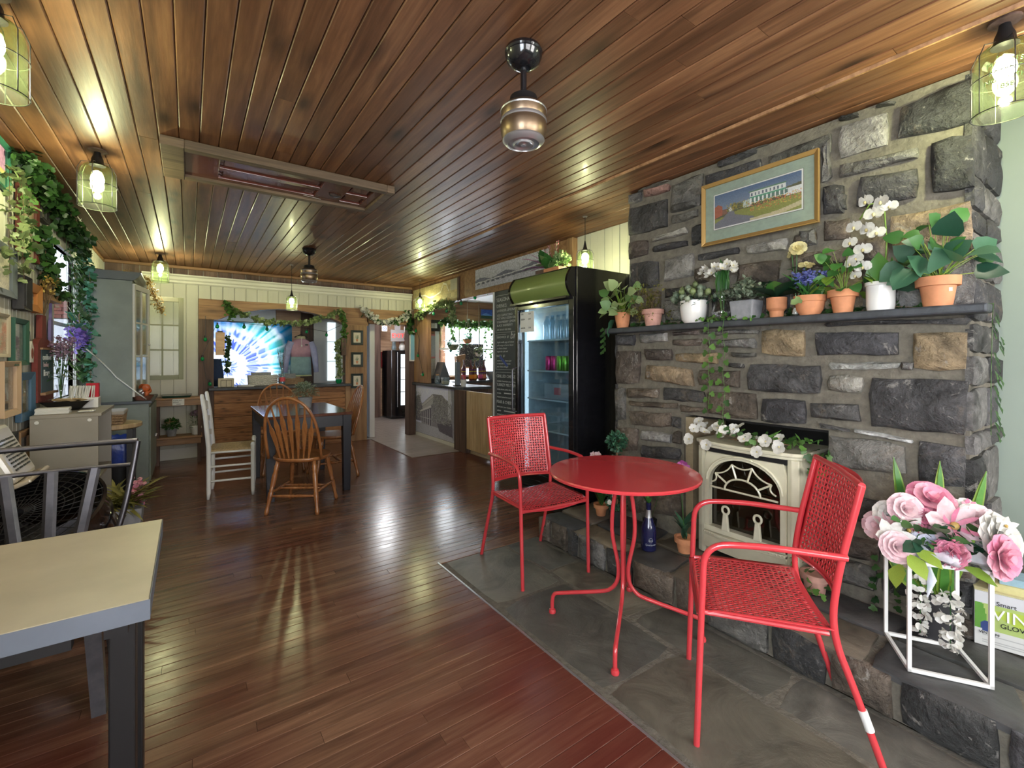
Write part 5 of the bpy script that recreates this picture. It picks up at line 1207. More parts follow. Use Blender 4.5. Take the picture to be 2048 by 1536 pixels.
def fan(label, x, y):
    t = thing('ceiling_fan', label, 'ceiling fan', (x, y, ZC), group='drum-shaped ceiling fans')
    MB().lathe([(0, 0), (.066, 0), (.070, -.012), (.066, -.018), (.069, -.024), (.060, -.048), (.036, -.066), (.022, -.07), (0, -.07)], 36).build('canopy', 'black_gloss', t, .7)
    MB().tube([(0, 0, -.06), (0, 0, -.18)], .0115, 14).build('rod', 'black_gloss', t, .7)
    MB().lathe([(.03, -.17), (.05, -.178), (.053, -.20), (.056, -.204), (.056, -.212), (0, -.212)], 32).build('collar', 'black_paint', t, .7)
    hs = MB().lathe([(.05, -.206), (.070, -.212), (.083, -.226), (.083, -.254), (.079, -.262), (.083, -.27), (.086, -.29), (.084, -.312), (.074, -.338), (.070, -.342)], 40, cap=False).build('housing', 'objmetal', t, .7, color=(.22, .155, .10))
    MB().lathe([(.084, -.226), (.086, -.229), (.084, -.233)], 40, cap=False).build('upper_band', 'silver', hs, .7); MB().lathe([(.081, -.258), (.0855, -.264), (.0855, -.270), (.082, -.274)], 40, cap=False).build('middle_band', 'silver', hs, .7)
    MB().lathe([(.076, -.332), (.078, -.338), (.070, -.347), (.058, -.352), (.056, -.348), (.040, -.35), (.036, -.356), (.030, -.352), (.022, -.35), (.012, -.352), (.008, -.357), (0, -.357)], 40).build('switch_housing', 'silver', t, .7)
fan('black and bronze ceiling fan motor nearest the camera', 1.011, 1.35); fan('black and bronze ceiling fan motor farther down the room', 1.03, 5.13)
t = thing('ceiling_door', 'old red panelled door framed with rough boards and fixed to the ceiling', 'door', (.495, 3.18, ZC - .002)); t.scale = (1.03, .77, 1); Z1 = -.048
for nm, x0, x1, y0, y1 in (('end_board', -.60, -.50, -.335, .345), ('end_board', .555, .605, -.335, .335), ('side_board', -.50, .555, -.335, -.265), ('side_board', -.50, .555, .265, .335)): MB().box(x0, x1, y0, y1, Z1, 0).build(nm, 'door_trim', t, bevel=.004)
DR = (.115, .034, .024)
MB().box(-.5, .56, -.27, .27, -.012, -.002).build('door_leaf', 'objgloss', t, color=DR)
for x0, x1, y0, y1 in ((-.50, -.34, -.27, .27), (.20, .36, -.27, .27), (.50, .56, -.27, .27), (-.34, .20, -.27, -.20), (-.34, .20, -.03, .03), (-.34, .20, .20, .27), (.36, .5, -.27, -.20), (.36, .5, -.03, .03), (.36, .5, .20, .27)): MB().box(x0, x1, y0, y1, -.03, -.012).build('door_rail', 'objgloss', t, bevel=.003, color=DR)
for x0, x1, y0, y1 in ((-.32, .18, -.18, -.05), (-.32, .18, .05, .18), (.375, .485, -.18, -.05), (.375, .485, .05, .18)): MB().box(x0, x1, y0, y1, -.02, -.012).build('raised_panel', 'objgloss', t, bevel=.006, color=DR)
MB().prism([(-.05, -.018), (.05, -.018), (.035, 0), (.05, .018), (-.05, .018), (-.035, 0)], 2, -.036, -.0345).build('paper_tag', 'paper', t, loc=(.19, .2, -.004), rot=(.25, 0, .2))
MB().tube(bez((.27, .05, -.034), (.30, .09, -.05), (.34, .06, -.034)), .005, 6).build('latch', 'black_paint', t)

# ================================================================== drinks cooler
FY0, FY1, FXF, FXB, FH = 2.525, 3.285, 2.385, 3.0, 1.965
t = thing('drinks_cooler', 'tall black glass-door drinks cooler with green canopy', 'refrigerator', (FXB - .3, (FY0 + FY1) / 2, 0)); ox, oy = FXB - .3, (FY0 + FY1) / 2
def fb(nm, x0, x1, y0, y1, z0, z1, mat, par=t, **k): return MB().box(x0 - ox, x1 - ox, y0 - oy, y1 - oy, z0, z1).build(nm, mat, par, **k)
fb('side_panel', FXF + .01, FXB, FY0, FY0 + .035, 0.02, FH, 'black_gloss', bevel=.004); fb('side_panel', FXF + .01, FXB, FY1 - .035, FY1, .02, FH, 'black_gloss', bevel=.004)
fb('back_panel', FXB - .04, FXB - .001, FY0 + .005, FY1 - .005, .02, FH - .001, 'black_paint'); fb('top_panel', FXF + .02, FXB - .002, FY0 + .005, FY1 - .005, FH - .2, FH - .004, 'black_paint'); fb('machine_base', FXF + .02, FXB - .002, FY0 + .005, FY1 - .005, .02, .22, 'black_paint')
for i in range(5): fb('grille_slat', FXF - .002, FXF + .02, FY0 + .03, FY1 - .03, .05 + .03 * i, .066 + .03 * i, 'black_plastic')
fb('liner', FXB - .07, FXB - .045, FY0 + .036, FY1 - .036, .22, FH - .2, 'objmat', color=(.50, .57, .58)); fb('liner', FXF + .05, FXB - .05, FY1 - .05, FY1 - .036, .22, FH - .2, 'objmat', color=(.50, .57, .58)); fb('liner', FXF + .05, FXB - .05, FY0 + .036, FY0 + .05, .22, FH - .2, 'objmat', color=(.46, .52, .53))
fb('light_strip', FXF + .055, FXF + .075, FY1 - .075, FY1 - .05, .3, FH - .24, 'cooler_lite_glow')
SZ = (.40, .66, .92, 1.16, 1.42)
for z in SZ: fb('wire_shelf', FXF + .06, FXB - .075, FY0 + .052, FY1 - .052, z - .012, z, 'objmat', color=(.6, .66, .7))
dz0, dz1 = .24, 1.735; door = fb('door_glass', FXF + .008, FXF + .014, FY0 + .05, FY1 - .05, dz0 + .05, dz1 - .05, 'glass_fridge')
for y0, y1, z0, z1 in ((FY0 + .004, FY0 + .06, dz0, dz1), (FY1 - .045, FY1 - .004, dz0, dz1), (FY0 + .06, FY1 - .045, dz1 - .055, dz1), (FY0 + .06, FY1 - .045, dz0, dz0 + .06)): fb('door_frame', FXF - .022, FXF + .02, y0, y1, z0, z1, 'black_gloss', bevel=.004)
MB().tube(fillet([(FXF - .02 - ox, FY1 - .02 - oy, 1.18), (FXF - .06 - ox, FY1 - .015 - oy, 1.17), (FXF - .06 - ox, FY1 - .015 - oy, .80), (FXF - .02 - ox, FY1 - .02 - oy, .79)], .02), .009, 10).build('door_handle', 'steel', t, .7)
arc = [(FXF + .01 - ox - .085 * math.sin(PI * (.12 + .76 * i / 12)) * 1.0, 1.738 + .215 * i / 12) for i in range(13)]; arc = [(FXF - ox, 1.738)] + arc + [(FXF + .02 - ox, 1.953), (FXF + .02 - ox, 1.738)]
MB().prism(arc[::-1], 1, FY0 + .035 - oy, FY1 - .004 - oy).build('sign_canopy', 'green_canopy', t, .6)
big = [(x * 1 - .006, z) for x, z in arc]
for y in (FY0 + .012, FY1 - .004): MB().prism([(x, 1.845 + (z - 1.845) * 1.06) for x, z in big][::-1], 1, y - oy, y + .022 - oy).build('canopy_end_cap', 'black_gloss', t)
fb('canopy_lip', FXF - .075, FXF + .01, FY0 + .03, FY1, 1.722, 1.738, 'black_gloss'); fb('canopy_lip', FXF - .03, FXF + .01, FY0 + .03, FY1, 1.953, 1.96, 'black_gloss')
nt_ = fb('price_notice', FXF - .003, FXF - .002 + .006, FY1 - .245, FY1 - .055, 1.49, 1.665, 'paper')
m_ = text_mesh([('TEA', .012, .15, .02, 'LEFT', 0), ('SODA', .012, .105, .02, 'LEFT', 0), ('3.50', .12, .15, .018, 'LEFT', 0), ('2.75', .12, .105, .018, 'LEFT', 0), ('WATER', .012, .03, .018, 'LEFT', 0), ('2.00', .12, .03, .018, 'LEFT', 0)]); m_.build('notice_text', 'navy', nt_, loc=(FXF - .004 - ox, FY1 - .055 - oy, 1.49), rot=(0, 0, RX))
d = bpy.data.lights.new('cooler_lamp', 'POINT'); d.energy = 2.4; d.color = (.92, .98, 1); d.shadow_soft_size = .1
o = bpy.data.objects.new('cooler_lamp', d); COL.objects.link(o); o.parent = t; o.location = (FXF + .12 - ox, FY1 - .12 - oy, 1.5)
CAN = MB().lathe([(0, 0), (.024, 0), (.0285, .008), (.0285, .112), (.023, .122), (.0, .121)], 18)
def can(label, x, y, z, col, grp):
    o = CAN.build('drink_can', 'objmetal', None, .7, color=col); o.location = (x, y, z); o['label'] = label; o['category'] = 'can'; o['group'] = grp
G1, G2 = 'pink drink cans in the cooler', 'green drink cans in the cooler'
for i, y in enumerate((2.985, 2.915)): can(('left' if i == 0 else 'right') + ' of the two pink drink cans in the cooler', FXF + .12, y, SZ[3] + .001, (.75, .05, .22), G1)
for i, y in enumerate((2.84, 2.775, 2.705, 2.645)): can(('first', 'second', 'third', 'fourth')[i] + ' green drink can counting from the pink cans', FXF + .12, y, SZ[3] + .001, (.22, .5, .06), G2)
for i in range(6): 
    o = MB().lathe([(0, 0), (.03, 0), (.032, .01), (.032, .15), (.014, .185), (.014, .205), (0, .205)], 16).build('water_bottle', 'bottle_glass', None, .8); o.location = (FXF + .13, 3.02 - .072 * i, SZ[4] + .001); o['label'] = ('first', 'second', 'third', 'fourth', 'fifth', 'sixth')[i] + ' clear water bottle from the left on the top cooler shelf'; o['category'] = 'bottle'; o['group'] = 'water bottles in the cooler'
t2 = thing('drink_carton', 'silver carton of drinks on the cooler shelf below the cans', 'box', (FXF + .15, 2.86, SZ[2] + .001)); MB().box(-.06, .06, -.15, .15, 0, .13).build('carton', 'objmetal', t2, bevel=.003, color=(.6, .64, .7)); MB().box(-.0625, -.0605, -.06, .02, .04, .1).build('red_logo_patch', 'obj', t2, color=(.5, .1, .14))
# plant on top of the cooler
t = thing('potted_plant', 'pink-spiked leafy plant in a wooden box on top of the cooler', 'potted plant', (2.52, 2.95, FH + .001)); R = random.Random(81)
MB().box(-.08, .08, -.16, .14, 0, .05).build('planter_box', 'old_board', t, bevel=.003); MB().box(-.085, -.08, -.17, .02, .0, .045).build('terracotta_trough', 'terracotta', t)
for i in range(14): a = R.uniform(0, TAU); leaf_obj('leaf', LEAF, 'leafo', 'leaf_green' if i % 3 else 'leaf_varieg', t, aim((0, .04 + R.uniform(-.03, .03), .05), (math.cos(a), math.sin(a), R.uniform(.4, 2)), R.uniform(.13, .22), 0))
for i in range(5): leaf_obj('purple_blade', BLADE, 'blade', 'petal_purple', t, aim((0, .05, .06), (-.3, R.uniform(.3, 1.2), R.uniform(.3, .9)), R.uniform(.18, .26)))
for p, q in (((0, .02, .08), (-.02, .03, .25)), ((0, -.02, .1), (-.04, -.1, .26)), ((0, .05, .1), (-.02, .09, .24))):
    mb = MB()
    for k in range(90): s_ = k / 90; c = Vector(p).lerp(Vector(q), .35 + .65 * s_); mb.put(NEEDLE, aim(c, rdir(R, -.2, .8), .026, 0))
    mb.build('pink_plume', 'petal_pink', t, 3); MB().tube([p, q], .003, 6).build('plume_stalk', 'leaf_green', t)
mb = MB()
for k in range(260): d_ = rdir(R, -.3, 1); mb.put(LEAFW, aim(Vector((0, -.10, .09)) + Vector((d_.x * .06, d_.y * .09, d_.z * .10)) * R.uniform(.4, 1), d_, R.uniform(.018, .03), R.uniform(0, 6)))
mb.build('small_leaves', 'leaf_varieg', t, 3, kind='stuff')

# ================================================================== chalk menu, panels, counter front
t = thing('menu_board', 'white-framed chalkboard drinks and sandwich menu beside the cooler', 'menu board', (3.0, 4.575, .30), RX); BW, BH = .95, 1.775
MB().box(.012, BW - .012, -.02, 0, .012, BH - .012).build('board', 'chalkboard', t); frame_box(t, BW, BH, .018, .035, 'white_paint')
def L_(txt, x, z, h, sh=0): return (txt, x, z - .30, h, 'LEFT', sh)
big = [L_('SEASONAL', .065, 1.925, .062), L_('DRINKS:', .065, 1.855, .058), L_('SANDWICH  $7', .065, 1.495, .036), L_('BAGEL  $7', .065, 1.275, .038), L_('GRILLED CHEESE  $9', .065, 1.035, .05), L_('TURKEY MELT  $9', .065, .935, .048), L_('PEAR & CHEESE  $9', .065, .735, .05), L_('REUBEN  $9', .065, .53, .05), ('lunch', .46, 1.62, .16, 'LEFT', .3), ('breakfast', .34, 1.185, .12, 'LEFT', .3)]
small = [L_('LAVENDER LEMONADE', .07, 1.805, .04), L_('ICED CAPPUCCINO', .07, 1.752, .036), L_('HOT APPLE CIDER+CRANBERRY', .07, 1.715, .036), L_('STRAWBERRY LEMONADE', .07, 1.672, .038), L_('BLACK RASPBERRY', .07, 1.632, .038), L_('ASK ABOUT OUR TEAS', .07, 1.585, .028)]
tiny = ['English muffin, egg, and cheese', 'add sausage or ham or bacon', 'on choice of toast', 'vegetarian style add']; z = 1.44
for s_ in tiny: small.append(L_(s_, .07, z, .028, .25)); z -= .036
for s_, z in (('cream cheese, butter, jam', 1.225), ('or avocado with tomato', 1.19), ('your choice of bagel', 1.155), ('cheddar & american on sourdough', .985), ('turkey, bacon, swiss cheese', .89), ('tomato,', .845), ('mustard, served on sourdough', .80), ('sliced pears, your choice of greens', .685), ('walnuts', .64), ('mustard, served on sourdough', .595)): small.append(L_(s_, .07, z, .028, .25))
text_mesh(big).build('chalk_headings', 'chalk', t, loc=(0, -.0212, 0)); text_mesh(small).build('chalk_lines', 'chalk', t, loc=(0, -.0212, 0))
mb = MB()
for x0, x1, z in ((.05, .36, 1.30 + .345 + .35), (.05, .62, 1.56), (.05, .26, 1.535), (.05, .62, 1.13), (.05, .62, 1.095)): mb.box(x0, x1, -.0225, -.0205, z - .30, z - .297)
for z0, z1 in ((1.56, 1.99), (1.13, 1.535), (.45, 1.095)): mb.box(.048, .051, -.0225, -.0205, z0 - .30, z1 - .30)
for x0, x1, z in ((.22, .45, .85), (.22, .47, .645)): mb.box(x0, x1, -.0225, -.0205, z - .30, z - .288)
mb.build('chalk_rules', 'chalk', t); MB().hexa([(.12, -.0225, .97), (.14, -.0225, 1.0), (.30, -.0225, .88), (.28, -.0225, .86)], [(.12, -.0205, .97), (.14, -.0205, 1.0), (.30, -.0205, .88), (.28, -.0205, .86)]).build('blue_smear', 'blue_bag', t)
# long photograph of a bridge on the header
def grey(h, w, v=.5): return canvas(w, h, (v, v, v * 1.1))
t = thing('bridge_photo', 'long grey photograph of a stone bridge on the timber header', 'photo panel', (2.962, 4.955, 2.122), RX); MB().box(0, 1.43, -.012, 0, 0, .248).build('panel', 'paper', t)
a = grey(40, 220, .46); Rr = np.random.RandomState(5)
for j in range(40): a[j] *= .8 + .4 * j / 40
xs = np.linspace(0, 1, 40); hl = .42 + .16 * xs + .07 * np.sin(xs * 17) + .05 * Rr.rand(40); cpoly(a, [(0, .3)] + [(float(x), float(h)) for x, h in zip(xs, hl)] + [(1, .3)], (.16, .16, .21)); cpoly(a, [(0, 0), (1, 0), (1, .30), (0, .22)], (.42, .42, .5))
cpoly(a, [(0, .28), (1, .46), (1, .52), (0, .33)], (.55, .55, .58))
for i in range(13): x = .03 + i * .076; b_ = .28 + .18 * x; cpoly(a, [(x, b_ - .10), (x + .05, b_ - .09), (x + .045, b_ - .01), (x + .025, b_ + .02), (x + .005, b_ - .02)], (.12, .12, .16))
cnoise(a, .22, 2, 4); cnoise(a, .12, 1, 5); sheet('bridge_print', a, 1.428, .246, 'print', t, loc=(.001, -.0135, .001))
t = thing('map_board', 'yellowed old map board under the timber header by the small lamp', 'wall map', (2.962, 6.90, 2.045), RX); MB().box(0, 1.48, -.014, 0, 0, .30).build('board', 'paper', t)
a = canvas(110, 40, (.44, .36, .18)); cnoise(a, .25, 8, 6); cnoise(a, .12, 2, 7); cnoise(a, .08, 1, 8)
px_ = [(0, .45), (.15, .62), (.3, .58), (.42, .40), (.52, .42), (.6, .5), (.66, .55), (.72, .92), (.78, .85), (.84, .45)]
for (x1, y1), (x2, y2) in zip(px_, px_[1:]): n_ = .035; cpoly(a, [(x1, y1 - n_), (x2, y2 - n_), (x2, y2 + n_), (x1, y1 + n_)], (.68, .66, .58))
crect(a, .86, 1, .5, 1, (.42, .45, .42), .5); sheet('map_print', a, 1.478, .298, 'print', t, loc=(.001, -.0155, .001)); MB().box(1.48, 1.52, -.02, 0, -.01, .31).build('end_batten', 'old_board', t)
# service counter: photographic front, slab top
t = thing('service_counter', 'service counter with a grey photo mural of a porched building', 'counter', (3.3, 6.3, 0))
MB().box(-.25, .25, -.70, .73, .05, .825).build('carcass', 'old_board', t); MB().box(-.262, .2, -.70, .73, 0, .055).build('plinth', 'white_trim', t)
MB().prism([(-.33, .745), (-.33, -.78), (-.26, -.88), (.2, -.88), (.2, .745)], 2, .828, .865).build('slab_top', 'slate', t, bevel=.005)
a = grey(84, 150, .52); a *= np.array((.92, .93, 1.06)); Rr = np.random.RandomState(9)
for j in range(84): a[j] *= .95 + .35 * j / 84
crect(a, 0, 1, 0, .22, (.33, .33, .38)); cpoly(a, [(.0, .25), (0, .75), (.1, .8), (.17, .6), (.16, .25)], (.14, .13, .17)); cpoly(a, [(.17, .62), (.45, .86), (.66, .86), (.9, .66), (.93, .2), (.16, .2)], (.2, .19, .22))
cpoly(a, [(.16, .60), (.45, .84), (.47, .80), (.18, .56)], (.42, .41, .42)); cpoly(a, [(.18, .55), (.46, .78), (.46, .66), (.2, .5)], (.36, .35, .36)); cpoly(a, [(.11, .47), (.4, .62), (.41, .58), (.12, .44)], (.5, .49, .5))
cpoly(a, [(.13, .44), (.42, .57), (.42, .2), (.13, .26)], (.11, .1, .13))
for i in range(6): x = .14 + .054 * i; crect(a, x, x + .012, .20, .44 + .024 * i, (.46, .46, .48))
crect(a, .14, .42, .33, .35, (.4, .4, .42)); crect(a, .8, .86, .42, 1, (.42, .42, .47)); cpoly(a, [(.55, .28), (.93, .36), (.93, .08), (.6, .14)], (.1, .09, .12)); cpoly(a, [(.86, 1), (1, 1), (1, .05), (.9, .05)], (.22, .22, .26))
for k in range(900):
    x, y = Rr.uniform(.42, .86), Rr.uniform(.28, .84)
    if y < .86 - abs(x - .6) * .6: crect(a, x, x + .012, y, y + .02, (Rr.uniform(.08, .34),) * 3, .8)
for k in range(260): x, y = Rr.uniform(0, .14), Rr.uniform(.3, .85); crect(a, x, x + .01, y, y + .02, (Rr.uniform(.1, .4),) * 3, .7)
cnoise(a, .12, 1, 10); a = np.clip(a * 1.35, 0, 1); sheet('mural_print', a, 1.425, .76, 'print', t, loc=(-.2525, .728, .06), rot=(0, 0, RX))
t = thing('half_door', 'light wooden half door of upright boards next to the counter', 'door', (3.0, 5.225, .07), RX)
for i in range(5): MB().box(.118 * i + .001, .118 * (i + 1) - .001, -.025, 0, 0, .76).build('door_board', 'light_oak', t, bevel=.002)
for z in (.16, .60): MB().box(-.03, .0, -.02, .01, z - .035, z + .035).build('hinge', 'black_paint', t)
# ------------------------------------------------ things on the counter
def sm(name, label, cat, loc, rz=0, group=None): return thing(name, label, cat, loc, rz, group)
CZ = .866
t = sm('blue_carton', 'small light blue carton with handle on the service counter', 'box', (3.12, 6.88, CZ)); MB().box(-.05, .05, -.07, .07, 0, .085).build('box', 'objmat', t, bevel=.004, color=(.16, .34, .55)); MB().tube(fillet([(0, -.05, .085), (0, -.04, .14), (0, .04, .14), (0, .05, .085)], .02), .005, 6).build('handle', 'rope', t); text_mesh([('SAVE', -.05, .03, .03, 'LEFT', 0)]).build('lettering', 'navy', t, loc=(-.052, .0, 0), rot=(0, 0, RX))
t = sm('dark_box', 'dark box with a white card beside the blue carton', 'box', (3.13, 6.66, CZ)); MB().box(-.05, .05, -.1, .1, 0, .075).build('box', 'black_paint', t, bevel=.003); MB().box(-.053, -.051, -.08, .0, .012, .07).build('card', 'paper', t)
t = sm('mason_jar', 'figured glass jar with cork on the service counter', 'jar', (3.12, 6.38, CZ)); MB().lathe([(0, 0), (.04, 0), (.043, .01), (.043, .08), (.028, .105), (.028, .13), (.024, .13), (.0, .128)], 20).build('jar', 'bottle_glass', t, .8); MB().lathe([(0, .125), (.026, .125), (.026, .15), (0, .15)], 14).build('cork', 'card', t)
t = sm('tip_jar', 'square glass jar with coins near the counter corner', 'jar', (3.15, 6.18, CZ)); MB().box(-.05, .05, -.05, .05, 0, .105).build('jar', 'bottle_glass', t, bevel=.012); MB().box(-.04, .04, -.04, .04, .004, .05).build('contents', 'dried', t)
t = sm('card_reader', 'dark tablet till on a stand behind the counter', 'tablet', (3.36, 6.72, CZ)); MB().hexa([(-.1, -.12, .06), (.1, -.12, .06), (.1, .12, .06), (-.1, .12, .06)], [(-.02, -.12, .33), (.0, -.12, .33), (.0, .12, .33), (-.02, .12, .33)]).build('screen', 'objmat', t, bevel=.006, color=(.10, .11, .12)); MB().box(-.1, .1, -.1, .1, 0, .06).build('stand', 'black_paint', t, bevel=.005)
t = sm('tower_dispenser', 'slim grey upright holder standing on the counter corner', 'dispenser', (3.1, 5.70, CZ)); MB().box(-.03, .03, -.03, .03, .015, .34).build('column', 'objmat', t, bevel=.004, color=(.16, .19, .22)); MB().lathe([(0, 0), (.07, 0), (.06, .015), (0, .016)], 20).build('foot', 'black_paint', t)
t = sm('pen_cup', 'small white cup of pens on the counter corner', 'cup', (3.12, 5.56, CZ)); MB().lathe([(0, 0), (.032, 0), (.042, .095), (.038, .095), (.03, .01), (0, .01)], 20).build('cup', 'glaze_white', t, .7)
for i, c in enumerate(((.6, .05, .05), (.05, .1, .4), (.5, .3, .05))): MB().tube([(0, 0, .02), (.02 * math.cos(i * 2), .02 * math.sin(i * 2), .14)], .0035, 6).build('pen', 'obj', t, color=c)
# back counter by the kitchen window
t = sm('back_counter', 'dark back counter under the kitchen window', 'counter', (4.4, 7.08, 0)); MB().box(-.85, .9, -.28, .28, 0, .83).build('carcass', 'old_board', t); MB().box(-.87, .92, -.31, .29, .832, .868).build('top', 'slate', t)
for i, (x, c) in enumerate(((3.76, (.05, .02, .015)), (3.90, (.07, .02, .03)), (4.03, (.10, .015, .02)), (4.12, (.12, .05, .01)), (4.22, (.06, .02, .04)), (4.31, (.1, .03, .03)))):
    t = sm('syrup_bottle', ('first', 'second', 'third', 'fourth', 'fifth', 'sixth')[i] + ' dark syrup bottle from the left by the kitchen window', 'bottle', (x, 6.92 + .02 * (i % 2), .869), 0, 'syrup bottles on the back counter'); MB().lathe([(0, 0), (.036, 0), (.038, .01), (.038, .21), (.015, .27), (.015, .33), (.018, .332), (.018, .36), (0, .36)], 18).build('bottle', 'objgloss', t, .8, color=c)
    MB().lathe([(.0385, .03), (.0385, .10)], 18, cap=False).build('fruit_label', 'objmat', t, color=[(.6, .05, .1), (.55, .1, .15), (.7, .25, .02), (.75, .3, .05), (.5, .08, .2), (.6, .2, .1)][i]); MB().lathe([(.0385, .12), (.0385, .2)], 18, cap=False).build('name_label', 'objmat', t, color=(.12, .03, .10))
    MB().lathe([(.0388, .15), (.0388, .165)], 18, cap=False).build('label_band', 'objmat', t, color=(.55, .45, .05))
t = sm('mixing_bowl', 'large steel mixing bowl at the end of the back counter', 'bowl', (4.50, 6.95, .869)); MB().lathe([(0, 0), (.06, 0), (.1, .03), (.135, .09), (.145, .15), (.14, .15), (.13, .09), (.095, .035), (0, .01)], 32).build('bowl', 'silver', t, .8)
def hang(label, x, y, zt, zp, pm_, lm, seed, r=.09, n=60, trail=.2):
    t = thing('hanging_planter', label, 'hanging plant', (x, y, zt), group='hanging planters in the kitchen window'); R = random.Random(seed); z = zp - zt
    for k in range(3): a = TAU * k / 3; MB().tube([(0, 0, 0), (0, 0, z * .35), (r * math.cos(a), r * math.sin(a), z)], .003, 5).build('rope', 'rope', t)
    MB().lathe([(0, z - r * 1.1), (r * .55, z - r * 1.0), (r * .95, z - r * .4), (r, z), (r * .9, z), (0, z - .02)], 20).build('pot', pm_, t, .8)
    for i in range(n): a = R.uniform(0, TAU); q = R.uniform(.4, 1.5); p = Vector((r * q * math.cos(a), r * q * math.sin(a), z + R.uniform(-.02, .10) - (trail if q > 1.1 else 0) * R.random())); leaf_obj('leaf', LEAFW, 'heart', lm, t, aim(p, (math.cos(a), math.sin(a), R.uniform(-1, .4)), R.uniform(.035, .06)))
hang('round green hanging planter, leftmost in the kitchen window', 3.80, 7.15, 2.30, 1.50, 'olive_paint', 'leaf_blue', 91, .10)
hang('terracotta hanging planter in the middle of the kitchen window', 4.07, 7.12, 2.30, 1.60, 'terracotta', 'leaf_teal', 92, .08)
hang('rope-hung planter before the dark speckled panel', 4.27, 7.05, 2.30, 1.36, 'glaze_white', 'ivy_pale', 93, .07, 60, .35)
t = sm('speckled_panel', 'dark speckled panel with wood frame in the kitchen window', 'panel', (4.22, 7.30, 1.10)); MB().box(-.2, .3, 0, .015, 0, .42).build('panel', 'objmat', t, color=(.05, .05, .06)); MB().box(-.24, .34, -.005, .02, -.03, 0).build('rail', 'pine_board', t)
mb = MB(); R = random.Random(94)
for i in range(240): x, z = R.uniform(-.19, .29), R.uniform(.01, .41); mb.box(x, x + .008, -.002, .0, z, z + .006)
mb.build('speckles', 'paper', t)
t = sm('paper_bag', 'brown paper cone bag standing behind the syrup bottles', 'bag', (3.95, 7.18, .869)); MB().hexa([(-.05, -.03, 0), (.05, -.03, 0), (.05, .03, 0), (-.05, .03, 0)], [(-.09, -.04, .42), (.10, -.04, .46), (.10, .04, .46), (-.09, .04, .42)]).build('bag', 'card', t)
# pictures beside the kitchen window
def picture(name, label, loc, rz, w, h, fw, fd, fmat, a, fcol=None, rot=None, cat='picture', glaze=False, inset=0, matcol=None):
    t = thing(name, label, cat, loc, rz)
    if rot: t.rotation_euler = rot
    frame_box(t, w, h, fw, fd, fmat)
    if fcol:
        for c in t.children: c.color = c4(fcol)
    MB().box(fw * .5, w - fw * .5, -.004, 0, fw * .5, h - fw * .5).build('backing', 'objmat', t, color=matcol or (.5, .48, .4))
    iw, ih = w - 2 * fw - 2 * inset, h - 2 * fw - 2 * inset; sheet('art', a, iw, ih, 'print', t, loc=(fw + inset, -.0055, fw + inset))
    if glaze: MB().box(fw, w - fw, -.0085, -.008, fw, h - fw).build('glazing', 'glass', t)
    return t
def art(w, h, base, marks, seed, n=60):
    a = canvas(w, h, base); Rr = np.random.RandomState(seed)
    for k in range(n): x, y = Rr.uniform(0, 1, 2); s = Rr.uniform(.02, .12); crect(a, x, x + s, y, y + s * 1.3, marks[k % len(marks)], .5)
    return cnoise(a, .12, 1, seed)
DK = (.02, .015, .012)
picture('card_picture', 'dark framed card on the wall left of the kitchen window', (3.39, 7.395, 1.735), 0, .27, .2, .055, .03, 'obj', art(20, 14, (.5, .47, .4), [(.1, .1, .1), (.4, .35, .3)], 1, 20), DK)
t = thing('wall_calendar', 'pink-bordered wall calendar beside the kitchen window', 'calendar', (3.37, 7.395, .86)); MB().box(0, .285, -.006, 0, .40, .82).build('picture_leaf', 'objmat', t, color=(.55, .22, .22)); MB().box(.02, .265, -.008, -.004, .425, .795).build('plain_picture', 'objmat', t, color=(.38, .42, .42)); MB().box(0, .285, -.005, 0, 0, .395).build('date_leaf', 'objmat', t, color=(.40, .41, .33))
mb = MB()
for i in range(6): mb.box(.015, .27, -.0065, -.004, .03 + .055 * i, .033 + .055 * i)
for i in range(8): mb.box(.015 + .036 * i, .018 + .036 * i, -.0065, -.004, .03, .305)
mb.build('date_grid', 'concrete_grey', t)
a = canvas(30, 22, (.04, .09, .35)); crect(a, 0, 1, 0, .35, (.03, .07, .04)); cpoly(a, [(0, .35), (.4, .6), (1, .38), (1, .3), (0, .3)], (.10, .22, .5)); cnoise(a, .2, 2, 3)
picture('landscape_painting', 'small deep blue landscape painting above the kitchen window', (4.48, 7.362, 1.99), 0, .3, .215, .02, .02, 'obj', a, (.2, .1, .05))
# ------------------------------------------------ garlands over the opening and in the window
t = thing('ivy_garland', 'leafy garland draped along the header over the service counter', 'artificial ivy', (2.95, 6.2, 2.02)); R = random.Random(101)
vine(t, [(0, .62, -.10), (0, .35, -.05), (0, .0, -.0), (0, -.35, .03), (0, -.62, .01)], 330, 'ivy_pale', R, (.04, .07), .06); vine(t, [(0, -.6, 0), (.0, -.64, -.1), (0, -.62, -.22)], 120, 'ivy_pale', R, (.03, .06), .05)
t = thing('ivy_garland', 'thick ivy garland across the top of the kitchen window', 'artificial ivy', (4.3, 7.22, 1.86)); vine(t, [(-.68, 0, .05), (-.3, -.02, .0), (.1, -.02, .03), (.65, 0, 0)], 520, 'ivy', R, (.05, .08), .09)
for x in (.2, .32, .42, -.5, -.15): vine(t, [(x, -.03, 0), (x + .02, -.03, -.25), (x, -.03, -.3 - .3 * (x > 0))], 34, 'ivy', R, (.035, .055), .03)
